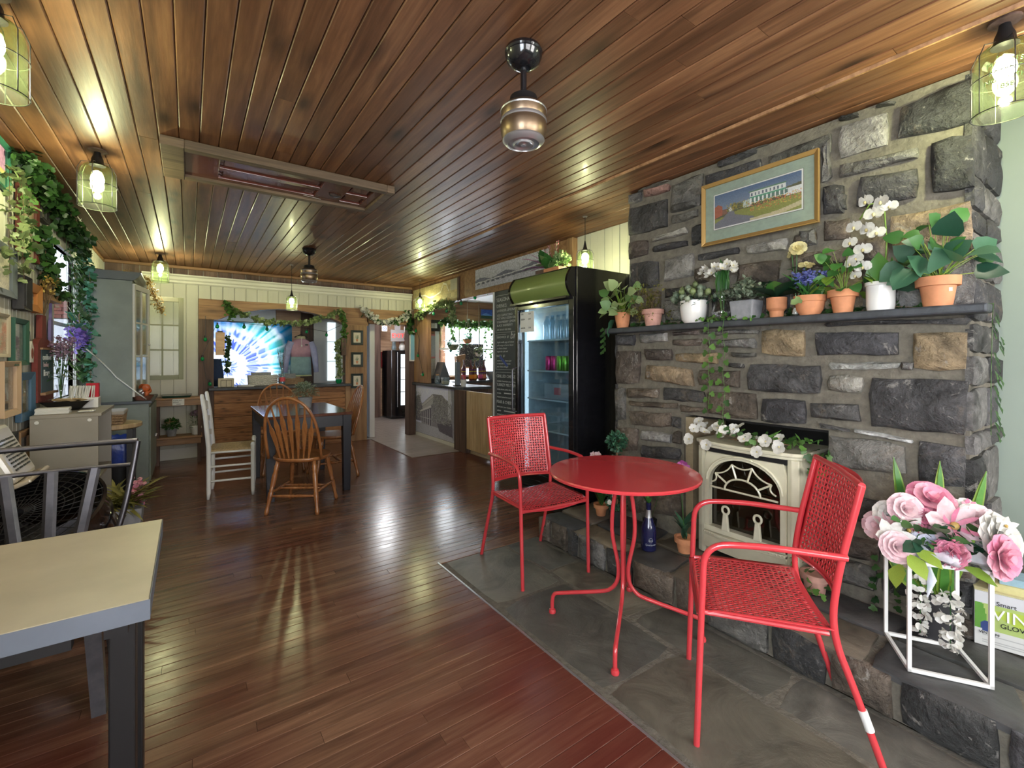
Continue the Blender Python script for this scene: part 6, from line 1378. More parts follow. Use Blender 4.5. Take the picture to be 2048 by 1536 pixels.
# green bulb string lights
def bulbs(label, pts, idx, par=None):
    t = thing('string_lights', label, 'string lights', pts[0]); o0 = Vector(pts[0]); MB().tube([Vector(p) - o0 for p in pts], .003, 5).build('wire', 'black_paint', t)
    for i in idx:
        p = Vector(pts[i]) - o0; MB().lathe([(.009, 0), (.011, -.03), (0, -.03)], 10, p).build('socket', 'black_paint', t); MB().ball((p.x, p.y, p.z - .05), .022, 10, 7, (1, 1, 1.2)).build('green_bulb', 'green_bulb', t, 3)
bulbs('string of green bulbs hanging in front of the kitchen', [(2.96, 6.45, 2.0), (2.97, 6.2, 1.97), (2.98, 5.8, 1.98), (2.99, 5.4, 2.05), (3.0, 5.05, 2.09), (3.0, 4.75, 2.12), (3.0, 4.62, 2.14)], (1, 2, 3, 4, 5))
bulbs('string of green bulbs running down the timber post', [(2.99, 6.86, 2.0), (2.985, 6.88, 1.75), (2.985, 6.75, 1.55), (2.985, 6.80, 1.35), (2.985, 6.62, 1.05), (2.985, 6.7, .98)], (1, 3, 4))

# ================================================================== doorway and hall
def botanical(label, z, seed):
    a = canvas(24, 34, (.58, .53, .42)); Rr = np.random.RandomState(seed)
    cpoly(a, [(.38, .12), (.62, .12), (.66, .34), (.34, .34)], (.45, .19, .09))
    for k in range(26): an = Rr.uniform(.3, 2.84); L = Rr.uniform(.2, .5); x2, y2 = .5 + L * .7 * math.cos(an), .36 + L * math.sin(an); cpoly(a, [(.49, .34), (.51, .34), (x2 + .03, y2), (x2 - .03, y2)], (.12, .16, .10), .55)
    picture('botanical_print', label, (1.998, YB - .029, z), 0, .178, .222, .034, .02, 'obj', a, (.015, .025, .022), None, 'picture')['group'] = 'botanical prints on the post'
botanical('black framed cactus print, top of the three on the post', 1.462, 1); botanical('black framed potted plant print, middle of the three on the post', 1.128, 2); botanical('black framed leafy print, lowest of the three on the post', .804, 3)
def blossom_garland(t, pts, n, R, mat='petal_white', size=.03, spread=.05):
    pts = [Vector(p) for p in pts]; mb = MB()
    for i in range(n):
        s = R.uniform(0, len(pts) - 1.001); k = int(s); p = pts[k].lerp(pts[k + 1], s - k) + rdir(R) * R.uniform(0, spread); d = rdir(R); d.y = -abs(d.y) - .3; d.normalize(); x = d.orthogonal().normalized(); y = d.cross(x)
        for j in range(5): a = TAU * j / 5; mb.put(PETAL, aim(p, x * math.cos(a) + y * math.sin(a) + d * .3, size, 0, up=d))
    mb.build('blossoms', mat, t, 3, kind='stuff')
t = thing('blossom_garland', 'white blossom garland draped over the doorway', 'artificial flowers', (2.55, YB - .05, 1.95)); R = random.Random(111)
gp = [(-.40, 0, .06), (-.30, -.02, -.03), (-.12, -.03, -.12), (.08, -.03, -.12), (.25, -.02, -.05), (.36, 0, .03)]; blossom_garland(t, gp, 210, R, size=.032, spread=.06); vine(t, gp, 170, 'ivy', R, (.03, .06), .06)
vine(t, [(.36, 0, .05), (.38, -.02, -.12), (.37, -.02, -.3)], 110, 'ivy_dark', R, (.04, .07), .05)
t = thing('arched_mirror', 'narrow white arched frame with pale blue panel on the grey post', 'mirror', (2.92, YB - .052, 1.21)); pts = [(0, 0), (.10, 0), (.10, .42)] + [(.05 + .05 * math.cos(PI * i / 8), .42 + .07 * math.sin(PI * i / 8)) for i in range(1, 8)] + [(0, .42)]
MB().prism(pts, 1, -.02, 0).build('frame', 'white_paint', t); MB().prism([(.05 + (x - .05) * .68, .245 + (z - .245) * .90) for x, z in pts], 1, -.024, -.019).build('pale_panel', 'objgloss', t, color=(.25, .52, .68))
t = thing('exit_sign', 'red lit exit sign hanging in the hallway', 'exit sign', (3.36, 9.0, 1.60)); MB().box(0, .28, -.02, .02, 0, .24).build('panel', 'exit_panel', t, bevel=.004); text_mesh([('EXIT', .14, .075, .13, 'CENTER', 0)]).build('lettering', 'sign_glow', t, loc=(0, -.022, 0)); MB().prism([(.018, .12), (.045, .09), (.045, .15)], 1, -.0225, -.0205).build('arrow', 'sign_glow', t); MB().prism([(.262, .12), (.235, .15), (.235, .09)], 1, -.0225, -.0205).build('arrow', 'sign_glow', t); MB().box(.08, .2, -.01, .01, .24, .72).build('hanger', 'exit_panel', t)
for lab, x in (('white square restroom sign left of the exit sign', 3.17), ('white square restroom sign right of the exit sign', 3.64)):
    t = thing('restroom_sign', lab, 'sign', (x, 9.0, 1.80), group='restroom signs'); MB().box(0, .11, -.008, 0, 0, .11).build('plate', 'paper', t); MB().tube([(.055 + .036 * math.cos(TAU * i / 20), -.01, .055 + .036 * math.sin(TAU * i / 20)) for i in range(20)], .005, 5, True).build('ring', 'blue_bag', t); MB().tube([(.04, -.01, .05), (.055, -.01, .065), (.07, -.01, .045)], .006, 5).build('figure', 'blue_bag', t); MB().box(.05, .06, -.006, .0, .11, .5).build('hanger', 'exit_panel', t)
t = thing('fire_extinguisher', 'red fire extinguisher cabinet on the hallway plank wall', 'fire extinguisher', (3.38, 9.68, 1.06)); MB().box(0, .10, -.05, 0, 0, .33).build('cabinet', 'objgloss', t, bevel=.006, color=(.22, .02, .02)); MB().box(.015, .085, -.054, -.05, .18, .31).build('window', 'black_gloss', t); MB().tube([(.05, -.058, .19), (.05, -.058, .27)], .016, 8).build('cylinder', 'silver', t)
t = thing('hall_cooler', 'black upright glass-door cooler at the end of the hallway', 'refrigerator', (3.72, 9.25, 0)); MB().box(-.33, .30, -.2, .35, .02, 1.42).build('cabinet', 'black_gloss', t, bevel=.008); MB().box(-.14, .28, -.206, -.2, .28, 1.34).build('door_glass', 'cooler_lite_glow', t)
for x0, x1, z0, z1 in ((-.2, -.14, .2, 1.40), (-.14, .28, 1.34, 1.40), (-.14, .28, .2, .28)): MB().box(x0, x1, -.225, -.2, z0, z1).build('door_frame', 'black_gloss', t)
MB().tube([(-.215, -.24, .25), (-.215, -.24, 1.38)], .008, 8).build('door_handle', 'silver', t)
for i in range(4): MB().box(-.1, .26, -.215, -.2, .05 + .035 * i, .07 + .035 * i).build('grille_slat', 'black_plastic', t)
for z in (.55, .8, 1.05): MB().box(-.14, .28, -.209, -.2055, z, z + .012).build('wire_shelf', 'silver', t)
t = thing('jug_of_twigs', 'white jug with dark twigs on top of the hall cooler', 'vase', (3.66, 9.15, 1.421)); MB().lathe([(0, 0), (.05, 0), (.07, .05), (.06, .11), (.04, .14), (.045, .16), (0, .155)], 20).build('jug', 'glaze_white', t, .8); R = random.Random(112)
mb = MB(); [mb.put(LEAF, aim((R.uniform(-.12, .16), R.uniform(-.05, .05), R.uniform(.13, .26)), rdir(R), .04)) for _ in range(60)]; mb.build('leaves', 'petal_purple', t, 3, kind='stuff')
mb = MB(); [mb.tube([(0, 0, .12), (R.uniform(-.12, .15), R.uniform(-.05, .05), R.uniform(.18, .27))], .002, 5) for _ in range(9)]; mb.build('twigs', 'brown_twig', t)
t = thing('glass_jug', 'clear glass jug beside the white one on the hall cooler', 'vase', (3.48, 9.15, 1.421)); MB().lathe([(0, 0), (.04, 0), (.055, .04), (.035, .13), (.04, .18), (.036, .18), (.03, .13), (.05, .04), (0, .01)], 18).build('jug', 'bottle_glass', t, .8)

# ================================================================== pass-through and back room
t = thing('tie_dye_tapestry', 'blue and green spiral tie-dye tapestry hanging in the back room window', 'tapestry', (.20, 8.55, .78)); TW, TH = 1.24, 1.06
wv, hv = 200, 150; X, Y = np.meshgrid((np.arange(wv) + .5) / wv * TW, (np.arange(hv) + .5) / hv * TH); cx, cy = .29, .33
r = np.hypot(X - cx, Y - cy); th = np.arctan2(Y - cy, X - cx); Rr = np.random.RandomState(8); jag = np.interp((th + PI) % TAU, np.linspace(0, TAU, 90), Rr.rand(90)); jag2 = np.interp((th * 1.0 + PI) % TAU, np.linspace(0, TAU, 160), Rr.rand(160))
spok = .5 + .5 * np.sin(th * 38 + 6 * jag); a = np.ones((hv, wv, 3)) * np.array((.80, .86, .92))
def band(r0, r1, col, k, soft=.03):
    m_ = np.clip((r - r0 + jag * .06) / soft, 0, 1) * np.clip((r1 - r + jag2 * .08) / soft, 0, 1) * (k + (1 - k) * spok); a[:] = a * (1 - m_[..., None]) + np.array(col) * m_[..., None]
band(.06, .12, (.04, .08, .34), .55); band(.31, .42, (.03, .06, .32), .6, .02); band(.48, .60, (.06, .12, .46), .5, .06); band(.62, .84, (.03, .34, .42), .45, .10); band(.74, .95, (.02, .24, .22), .45, .12); band(.93, 1.4, (.0, .20, .42), .8, .06)
top = np.clip((Y - .86) / .2, 0, 1) * np.clip((.62 - X) / .3, 0, 1); a = a * (1 - .6 * top[..., None]) + np.array((.12, .22, .70)) * .6 * top[..., None]
low = np.clip((.24 - Y) / .12, 0, 1) * np.clip((X - .45) / .2, 0, 1); a = a * (1 - .8 * low[..., None]) + np.array((.88, .92, .97)) * .8 * low[..., None]; cnoise(a, .06, 2, 12); a = np.clip(a, 0, 1)
sheet('cloth', a, TW, TH, 'cloth_print', t, bend=lambda x, z: .012 * math.sin(x * 14) * (1 - .5 * z)); MB().tube([(-.05, 0, TH + .005), (TW + .05, 0, TH + .005)], .008, 8).build('hanging_rod', 'silver', t)
t = thing('fleece_jacket', 'pastel pink and teal pullover on a black hanger in the pass-through', 'jacket', (1.41, 7.62, .98)); hw = .15
def garment(prof, depth, name, mat, par, n=22, **k):
    """closed cloth shell from rows (z, x_left, x_right): oval sections with soft folds"""
    mb = MB()
    for z, xl, xr in prof:
        c, w = (xl + xr) / 2, (xr - xl) / 2
        for j in range(n): an = TAU * j / n; mb.v.append((c + w * math.cos(an), depth * math.sin(an) * (1 + .18 * math.sin(5 * an + z * 20)), z))
    for i in range(len(prof) - 1):
        for j in range(n): mb.f.append((i * n + j, i * n + (j + 1) % n, (i + 1) * n + (j + 1) % n, (i + 1) * n + j))
    mb.f.append(tuple(range(n))[::-1]); mb.f.append(tuple((len(prof) - 1) * n + j for j in range(n))); return mb.build(name, mat, par, 3, **k)
garment([(.02, -.155, .155), (.12, -.15, .15), (.25, -.145, .145), (.30, -.143, .143)], .05, 'lower_body', 'fabric', t, color=(.22, .34, .38)); garment([(.30, -.143, .143), (.40, -.145, .145), (.50, -.15, .15), (.545, -.12, .12), (.58, -.06, .06)], .052, 'upper_body', 'fabric', t, color=(.46, .27, .35))
garment([(0, -.16, .16), (.022, -.157, .157)], .052, 'hem', 'fabric', t, color=(.42, .45, .26)); garment([(.555, -.075, .075), (.60, -.07, .07), (.62, -.06, .06)], .045, 'collar', 'fabric', t, color=(.52, .50, .30))
for s in (-1, 1):
    MB().tube([(s * .135, 0, .53), (s * .175, 0, .44), (s * .205, .0, .28), (s * .225, 0, .06)], [.05, .052, .046, .034], 12).build('sleeve', 'fabric', t, 3, color=(.36, .38, .62)); 
MB().tube([(0, -.055, .48), (0, -.055, .60)], .004, 6).build('zip', 'white_paint', t); MB().box(.05, .09, -.062, -.056, .475, .495).build('chest_patch', 'black_paint', t); MB().ball((0, -.062, .47), .012, 8, 5, (1, .3, 1.4)).build('price_tag', 'paper', t, 3)
MB().tube(fillet([(-.09, 0, .60), (0, 0, .645), (.09, 0, .60)], .03), .008, 7).build('hanger', 'black_plastic', t); MB().tube(bez((0, 0, .645), (.03, 0, .68), (0, 0, .70)), .003, 6).build('hanger_hook', 'steel', t); MB().tube([(0, 0, .70), (0, 0, 1.30)], .0015, 5).build('hanging_line', 'rope', t)
def basket(label, x, y, w, d, h, mat, z=.881):
    t = thing('wicker_basket', label, 'basket', (x, y, z), group='wicker baskets on the pass-through counter'); mb = MB(); n = 28
    for k in range(9):
        zz = .006 + h * k / 8.5; o_ = .008 * (k / 8); pts = []
        for (sx, sy) in ((-1, -1), (1, -1), (1, 1), (-1, 1)): pts.append((sx * (w / 2 + o_), sy * (d / 2 + o_), zz))
        loop = []
        for a, b_ in zip(pts, pts[1:] + pts[:1]): loop += [tuple(Vector(a).lerp(Vector(b_), i / 7) + Vector((0, 0, .002 * (-1) ** (i + k)))) for i in range(7)]
        mb.tube(loop, h / 15, 5, True)
    mb.build('woven_sides', mat, t, 3); MB().box(-w / 2, w / 2, -d / 2, d / 2, 0, .006).build('bottom', mat, t)
    return t
b1 = basket('white wicker basket on the dark pass-through counter', .85, 7.28, .34, .16, .135, 'wicker_white'); MB().tube(bez((.18, 0, .03), (.24, 0, .08), (.18, 0, .13)), .006, 6).build('handle', 'wicker_white', b1); MB().box(-.14, .1, -.04, .04, .01, .18).build('folded_cards', 'concrete_grey', b1)
basket('brown shallow wicker basket on the dark pass-through counter', 1.22, 7.30, .30, .15, .075, 'wicker'); 
t = thing('gift_box', 'grey box with teal tissue behind the brown basket', 'box', (1.18, 7.44, .72)); MB().box(-.1, .12, -.03, .05, 0, .31).build('box', 'concrete_grey', t); MB().box(-.1, .1, -.045, -.03, .18, .24).build('teal_tissue', 'leaf_teal', t)
t = thing('napkin_holder', 'wire napkin holder with cream napkins at the counter end', 'napkin holder', (.40, 7.10, .881)); MB().box(-.09, .09, -.05, .05, 0, .115).build('napkins', 'objmat', t, bevel=.004, color=(.55, .49, .36))
mb = MB(); 
for x in (-.06, 0, .06): mb.tube([(x, -.056, .0), (x, -.056, .09)], .002, 5)
for z in (.002, .09): mb.tube([(-.06, -.056, z), (.06, -.056, z)], .002, 5)
mb.build('wire_guard', 'black_paint', t)
t = thing('leaflets', 'stack of pale leaflets on the pass-through counter', 'papers', (.62, 7.05, .881)); [MB().box(-.09, .09, -.06, .06, .004 * i, .004 * i + .003).build('leaflet', 'paper', t, rot=(0, 0, .12 * i)) for i in range(5)]
t = thing('dried_stem_bottle', 'clear bottle with tall dried stems on the pass-through counter', 'flower vase', (1.08, 7.14, .881)); R = random.Random(121); MB().lathe([(0, 0), (.035, 0), (.037, .01), (.037, .13), (.016, .18), (.014, .24), (.012, .24), (.013, .18), (.033, .125), (.033, .012), (0, .008)], 20).build('bottle', 'bottle_glass', t, .9); MB().lathe([(.0372, .05), (.0372, .11)], 20, cap=False).build('red_label', 'objmat', t, color=(.55, .08, .1))
mb = MB(); ms = MB()
for i in range(9):
    tip = Vector((R.uniform(-.07, .08), R.uniform(-.03, .03), R.uniform(.40, .54))); ms.tube([(0, 0, .1), (tip.x * .3, 0, .25), tip], .0015, 5)
    for k in range(16): mb.put(LEAF, aim(Vector((tip.x * .3, 0, .25)).lerp(tip, k / 16), rdir(R, -.2, .9), .02))
mb.build('seed_heads', 'brown_twig', t, 3, kind='stuff'); ms.build('stems', 'brown_twig', t)
t = thing('green_glass_cup', 'small green glass candle cup at the right end of the counter', 'candle', (1.84, 7.10, .881)); MB().lathe([(0, 0), (.03, 0), (.045, .03), (.045, .06), (.04, .06), (.04, .03), (0, .012)], 18).build('cup', 'green_bulb', t, .8)
t = thing('wall_speaker', 'plain tan box fixed at the left of the pass-through', 'box', (.285, 7.10, 1.30)); MB().box(0, .10, -.04, .04, 0, .30).build('box', 'pine_board', t, bevel=.004); MB().box(.02, .08, -.01, .01, .30, .32).build('bracket', 'black_paint', t); R = random.Random(122); vine(t, [(.11, -.01, .26), (.14, -.03, .2), (.13, -.03, .05), (.12, -.02, -.12), (.14, -.02, -.25)], 160, 'ivy_dark', R, (.03, .05), .035)
t = thing('wall_planter', 'wooden wall planter with trailing plant right of the pass-through', 'hanging plant', (1.84, 7.0, 1.30)); MB().box(0, .07, -.06, .05, 0, .26).build('planter', 'old_board', t, bevel=.004); vine(t, [(-.01, -.02, .24), (-.05, -.02, .2), (-.04, -.02, .05), (-.03, -.02, -.1), (-.02, -.02, -.3)], 190, 'ivy_pale', R, (.03, .05), .05)
t = thing('ivy_garland', 'pale ivy garland swagged across the arch of the pass-through', 'artificial ivy', (1.1, YB - .06, 1.9)); R = random.Random(123)
gp = [(-.72, 0, .08), (-.68, -.01, .02), (-.5, -.02, -.06), (-.25, -.03, -.14), (.05, -.03, -.15), (.3, -.03, -.12), (.55, -.02, -.02), (.72, -.01, .07), (.78, 0, .0)]; vine(t, gp, 430, 'ivy_pale', R, (.035, .06), .05); vine(t, [(-.72, 0, .08), (-.66, -.02, .0), (-.64, 0, -.1)], 120, 'ivy', R, (.03, .06), .07); vine(t, [(.72, 0, .07), (.78, -.02, -.1), (.79, -.02, -.3), (.76, -.02, -.5)], 150, 'ivy', R, (.03, .06), .05)
bulbs('string of green bulbs down the dark board left of the pass-through', [(.17, YB - .045, 1.55), (.17, YB - .045, 1.80), (.30, YB - .045, 1.72), (.18, YB - .045, 1.40), (.14, YB - .045, 1.30), (.18, YB - .045, 1.0), (.22, YB - .045, .98)], (0, 2, 4, 6))
bulbs('string of green bulbs inside the pass-through arch', [(.35, 7.25, 1.76), (.62, 7.25, 1.74), (.9, 7.25, 1.72), (1.1, 7.25, 1.74), (1.42, 7.25, 1.70), (1.7, 7.25, 1.66), (1.9, 7.25, 1.76)], (1, 2, 4, 5))
t = thing('ceiling_track', 'thin track light hanging under the back room ceiling', 'track light', (1.1, 7.6, 2.40)); MB().tube([(-.6, 0, -.35), (.6, .1, -.30)], .008, 8).build('track', 'silver', t); [MB().tube([(x, 0, 0), (x, 0, -.33)], .003, 5).build('drop_wire', 'silver', t) for x in (-.5, .5)]
t = thing('coat', 'dark blue coat hanging at the left edge of the back room', 'coat', (.33, 7.8, .85)); garment([(0, -.09, .09), (.2, -.08, .08), (.4, -.05, .05)], .05, 'body', 'fabric', t, color=(.03, .05, .11)); MB().tube([(0, 0, .4), (0, 0, 1.4)], .002, 5).build('hanging_line', 'rope', t)

# ================================================================== dining set
t = thing('dining_table', 'square dining table with dark glossy top and navy legs', 'table', (.91, 5.0, 0)); 
MB().box(-.375, .375, -.56, .56, .725, .752).build('tabletop', 'dark_table', t, bevel=.004)
for sx in (-1, 1):
    for sy in (-1, 1): MB().hexa([(sx * .325 - .03, sy * .505 - .03, 0), (sx * .325 + .03, sy * .505 - .03, 0), (sx * .325 + .03, sy * .505 + .03, 0), (sx * .325 - .03, sy * .505 + .03, 0)], [(sx * .325 - .04, sy * .505 - .04, .725), (sx * .325 + .04, sy * .505 - .04, .725), (sx * .325 + .04, sy * .505 + .04, .725), (sx * .325 - .04, sy * .505 + .04, .725)]).build('leg', 'navy', t, bevel=.003)
for x0, x1, y0, y1 in ((-.33, .33, -.53, -.51), (-.33, .33, .51, .53), (-.35, -.33, -.5, .5), (.33, .35, -.5, .5)): MB().box(x0, x1, y0, y1, .62, .724).build('apron', 'navy', t)
def turned(a, b_, prof, n=12):
    a, b_ = Vector(a), Vector(b_); return MB().tube([a.lerp(b_, k) for k, _ in prof], [r for _, r in prof], n)
LEG = [(0, .014), (.06, .018), (.10, .015), (.16, .013), (.30, .018), (.40, .020), (.43, .014), (.45, .020), (.47, .014), (.55, .019), (.72, .021), (.80, .016), (.82, .022), (.85, .016), (.88, .021), (.92, .016), (1, .016)]
STR = [(0, .008), (.2, .011), (.42, .013), (.46, .009), (.5, .016), (.54, .009), (.58, .013), (.8, .011), (1, .008)]
def windsor(loc, rz, label):
    """bow-back side chair; local +y is the way it faces"""
    t = thing('windsor_chair', label, 'chair', loc, rz, 'oak bow-back chairs at the dining table'); mb = MB(); n = 36; out = []
    for i in range(n):
        a = TAU * i / n; x = .225 * math.cos(a) * (1 - .06 * math.sin(a)); y = .215 * math.sin(a) + .0; out.append((math.copysign(abs(x) ** .92 * .225 ** .08, x), y))
    for z, k in ((.415, .90), (.428, .98), (.442, 1.0), (.450, .975)): mb.v += [(x * k, y * k, z) for x, y in out]
    for l in range(3):
        for i in range(n): j = (i + 1) % n; mb.f.append((l * n + i, l * n + j, (l + 1) * n + j, (l + 1) * n + i))
    mb.f.append(tuple(range(n))[::-1]); mb.v.append((0, -.01, .436)); c = len(mb.v) - 1; mb.f += [(3 * n + i, 3 * n + (i + 1) % n, c) for i in range(n)]; mb.build('seat', 'oak', t, 1.0)
    feet = {}
    for sx in (-1, 1):
        for sy in (-1, 1):
            top = (sx * .145, sy * .135, .425); ft = (sx * .205, sy * .215, .0); turned(ft, top, LEG).build('leg', 'oak', t, 3); feet[sx, sy] = (Vector(ft), Vector(top))
    m_ = {}
    for sx in (-1, 1): a = feet[sx, -1]; b_ = feet[sx, 1]; p, q = a[0].lerp(a[1], .40), b_[0].lerp(b_[1], .40); turned(p, q, STR).build('side_stretcher', 'oak', t, 3); m_[sx] = (p, q)
    for k in (.38, .62): turned(m_[-1][0].lerp(m_[-1][1], k), m_[1][0].lerp(m_[1][1], k), STR).build('cross_stretcher', 'oak', t, 3)
    for sy in (-1,): turned(feet[-1, sy][0].lerp(feet[-1, sy][1], .34), feet[1, sy][0].lerp(feet[1, sy][1], .34), STR).build('rear_stretcher', 'oak', t, 3)
    def bw(s):   # s 0..1 along the bow
        a = PI * s; x = -.215 * math.cos(a) * (1.0 + .06 * math.sin(a)); h = math.sin(a) ** .62; return Vector((x, -.155 - .13 * h - .02 * math.sin(a), .445 + .505 * h))
    MB().tube([bw(i / 30) for i in range(31)], .0125, 10).build('bow', 'oak', t, 3)
    for i in range(7):
        k = (i - 3) / 3; b0 = Vector((.115 * k, -.185 + .02 * abs(k), .447)); s = .5 + .30 * k; p = bw(max(.06, min(.94, s))); mid = []
        for j, w in ((0, .006), (.25, .012), (.5, .019), (.62, .021), (.70, .013), (.76, .008), (1, .006)): mid.append((b0.lerp(p, j) + Vector((0, .012 * math.sin(PI * j), 0)), w))
        mb = MB()
        for q, w in mid: mb.v += [(q.x - w, q.y - .004, q.z), (q.x + w, q.y - .004, q.z), (q.x + w, q.y + .004, q.z), (q.x - w, q.y + .004, q.z)]
        for l in range(len(mid) - 1):
            for e in range(4): mb.f.append((l * 4 + e, l * 4 + (e + 1) % 4, l * 4 + 4 + (e + 1) % 4, l * 4 + 4 + e))
        mb.build('arrow_spindle', 'oak', t, bevel=.002)
    return t
windsor((.795, 4.20, 0), -math.atan2(.556, .831), 'oak bow-back chair with its back to the camera at the dining table')
windsor((.85, 5.72, 0), PI, 'oak bow-back chair on the far side of the dining table'); windsor((1.27, 5.15, 0), PI / 2, 'oak bow-back chair at the right side of the dining table')
t = thing('ladderback_chair', 'white ladder-back chair with woven rush seat left of the table', 'chair', (.33, 5.05, 0), -PI / 2 - .12)
for s in (-1, 1):
    MB().tube([(s * .185, -.17, 0), (s * .185, -.165, .06), (s * .185, -.165, .46), (s * .185, -.19, .75), (s * .185, -.215, .93), (s * .185, -.216, .945)], [.012, .018, .019, .019, .016, .010], 12).build('back_post', 'white_paint', t, 3)
    MB().tube([(s * .20, .18, 0), (s * .20, .18, .06), (s * .20, .18, .45), (s * .20, .18, .47), (s * .20, .18, .49)], [.011, .018, .019, .021, .012], 12).build('front_post', 'white_paint', t, 3)
    for z in (.16, .29, .415): MB().tube([(s * .185, -.165, z), (s * .20, .18, z)], .010, 9).build('side_rung', 'white_paint', t, 3)
for z in (.18, .31, .43): MB().tube([(-.2, .18, z), (.2, .18, z)], .010, 9).build('front_rung', 'white_paint', t, 3)
for z in (.22, .43): MB().tube([(-.185, -.165, z), (.185, -.165, z)], .010, 9).build('back_rung', 'white_paint', t, 3)
for z, h in ((.56, .055), (.69, .06), (.815, .085)):
    y0 = -.165 - .05 * (z - .46) / .47
    mb = MB(); n = 8
    for i in range(n + 1): u = i / n; x = -.18 + .36 * u; y = y0 - .022 * math.sin(PI * u); hh = h * (.8 + .35 * math.sin(PI * u)); mb.v += [(x, y - .005, z - h * .4), (x, y + .005, z - h * .4), (x, y + .005, z - h * .4 + hh), (x, y - .005, z - h * .4 + hh)]
    for i in range(n):
        for e in range(4): mb.f.append((i * 4 + e, i * 4 + (e + 1) % 4, i * 4 + 4 + (e + 1) % 4, i * 4 + 4 + e))
    mb.build('back_slat', 'white_paint', t, .8)
q = [(-.185, -.165), (.185, -.165), (.2, .18), (-.2, .18)]; cpt = Vector((0, .01, .462)); 
for i in range(4): a, b_ = q[i], q[(i + 1) % 4]; MB().add([(a[0], a[1], .44), (b_[0], b_[1], .44), tuple(cpt), (a[0], a[1], .425), (b_[0], b_[1], .425), (0, .01, .43)], [(0, 1, 2), (0, 3, 4, 1), (3, 5, 4)]).build('rush_panel', 'rush', t)
t = thing('potted_herb', 'pale green bushy herb in a grey pot on the dining table', 'potted plant', (.975, 5.05, .753)); R = random.Random(131)
MB().lathe([(0, 0), (.055, 0), (.07, .11), (.064, .11), (0, .10)], 24).build('pot', 'concrete_grey', t, .7); mb = MB()
for i in range(900): d_ = rdir(R, -.15, 1); p = Vector((0, 0, .14)) + Vector((d_.x * .13, d_.y * .13, d_.z * .125)) * R.uniform(.5, 1); mb.put(LEAF, aim(p, d_ + rdir(R) * .5, R.uniform(.016, .028)))
mb.build('foliage', 'leaf_grey', t, 3, kind='stuff')

# ================================================================== back left corner: hutch, shelf table, stool, bin
t = thing('hutch', 'tall grey-green painted hutch with an open glazed door', 'cabinet', (-.60, 5.98, 0))
def hb(nm, x0, x1, y0, y1, z0, z1, mat='hutch_paint', **k): return MB().box(x0 + .60, x1 + .60, y0 - 5.98, y1 - 5.98, z0, z1).build(nm, mat, t, **k)
hb('base_carcass', -.80, -.31, 5.51, 6.45, .07, .835); hb('plinth', -.78, -.34, 5.54, 6.42, 0, .07, 'hutch_trim'); hb('waist_top', -.80, -.285, 5.48, 6.48, .836, .862, 'hutch_trim', bevel=.004)
for y0, y1 in ((5.53, 5.97), (5.99, 6.43)):
    dd = hb('base_door', -.31, -.295, y0, y1, .10, .80, bevel=.004); MB().ball((-.28 + .60, (y1 - .05 if y0 < 5.6 else y0 + .05) - 5.98, .47), .012, 8, 6).build('knob', 'silver', dd, 3)
hb('upper_side', -.80, -.43, 5.51, 5.535, .862, 1.97); hb('upper_side', -.80, -.43, 6.40, 6.425, .862, 1.97); hb('upper_back', -.80, -.785, 5.535, 6.40, .862, 1.97); hb('upper_top', -.80, -.43, 5.51, 6.425, 1.97, 1.985)
for z in (1.22, 1.58): hb('shelf', -.785, -.44, 5.535, 6.4, z, z + .018)
MB().prism([(-.80, 1.985), (-.42, 1.985), (-.40, 2.0), (-.385, 2.015), (-.365, 2.05), (-.365, 2.062), (-.80, 2.062)], 1, 5.47 - 5.98, 6.46 - 5.98).build('cornice', 'hutch_trim', t, loc=(.60, 0, 0))
def glazed(nm, M, w, h, mat):
    d = bpy.data.objects.new(nm, None); COL.objects.link(d); d.parent = t; d.matrix_local = M
    for x0, x1, z0, z1 in ((0, .045, 0, h), (w - .045, w, 0, h), (.045, w - .045, 0, .05), (.045, w - .045, h - .05, h)): MB().box(x0, x1, -.011, .011, z0, z1).build('door_stile', mat, d, bevel=.002)
    MB().box(w / 2 - .008, w / 2 + .008, -.008, .008, .05, h - .05).build('glazing_bar', mat, d); [MB().box(.045, w - .045, -.008, .008, h * k - .008, h * k + .008).build('glazing_bar', mat, d) for k in (.36, .66)]
    MB().box(.045, w - .045, -.002, .002, .05, h - .05).build('pane', 'glass_dull', d); return d
glazed('open_glass_door', Matrix.Translation((-.435 + .60, 6.41 - 5.98, 1.02)) @ Matrix.Rotation(math.radians(4), 4, 'Z'), .385, .93, 'olive_paint')
nd = glazed('near_glass_door', Matrix.Translation((-.425 + .60, 5.515 - 5.98, .90)) @ Matrix.Rotation(math.radians(78), 4, 'Z'), .43, 1.06, 'white_trim'); MB().ball((.38, -.02, .5), .01, 8, 6).build('knob', 'silver', nd, 3)
t = thing('dried_garland', 'gold dried flower swag hanging over the top corner of the hutch', 'dried flowers', (-.38, 6.2, 2.062)); R = random.Random(141); mb = MB()
gp = [Vector(p) for p in ((-.32, -.55, .03), (-.2, -.35, .04), (-.05, -.2, .05), (.04, -.1, .03), (.06, 0, -.08), (.10, .05, -.2), (.14, .08, -.3))]
for i in range(900): s = R.uniform(1.2, len(gp) - 1.01); k = int(s); p = gp[k].lerp(gp[k + 1], s - k) + rdir(R) * R.uniform(0, .06); mb.put(NEEDLE if i % 2 else LEAF, aim(p, rdir(R, -1, .4), R.uniform(.015, .035)))
mb.build('dried_heads', 'straw_gold', t, 3, kind='stuff'); MB().tube(gp, .004, 5).build('twig_core', 'brown_twig', t)
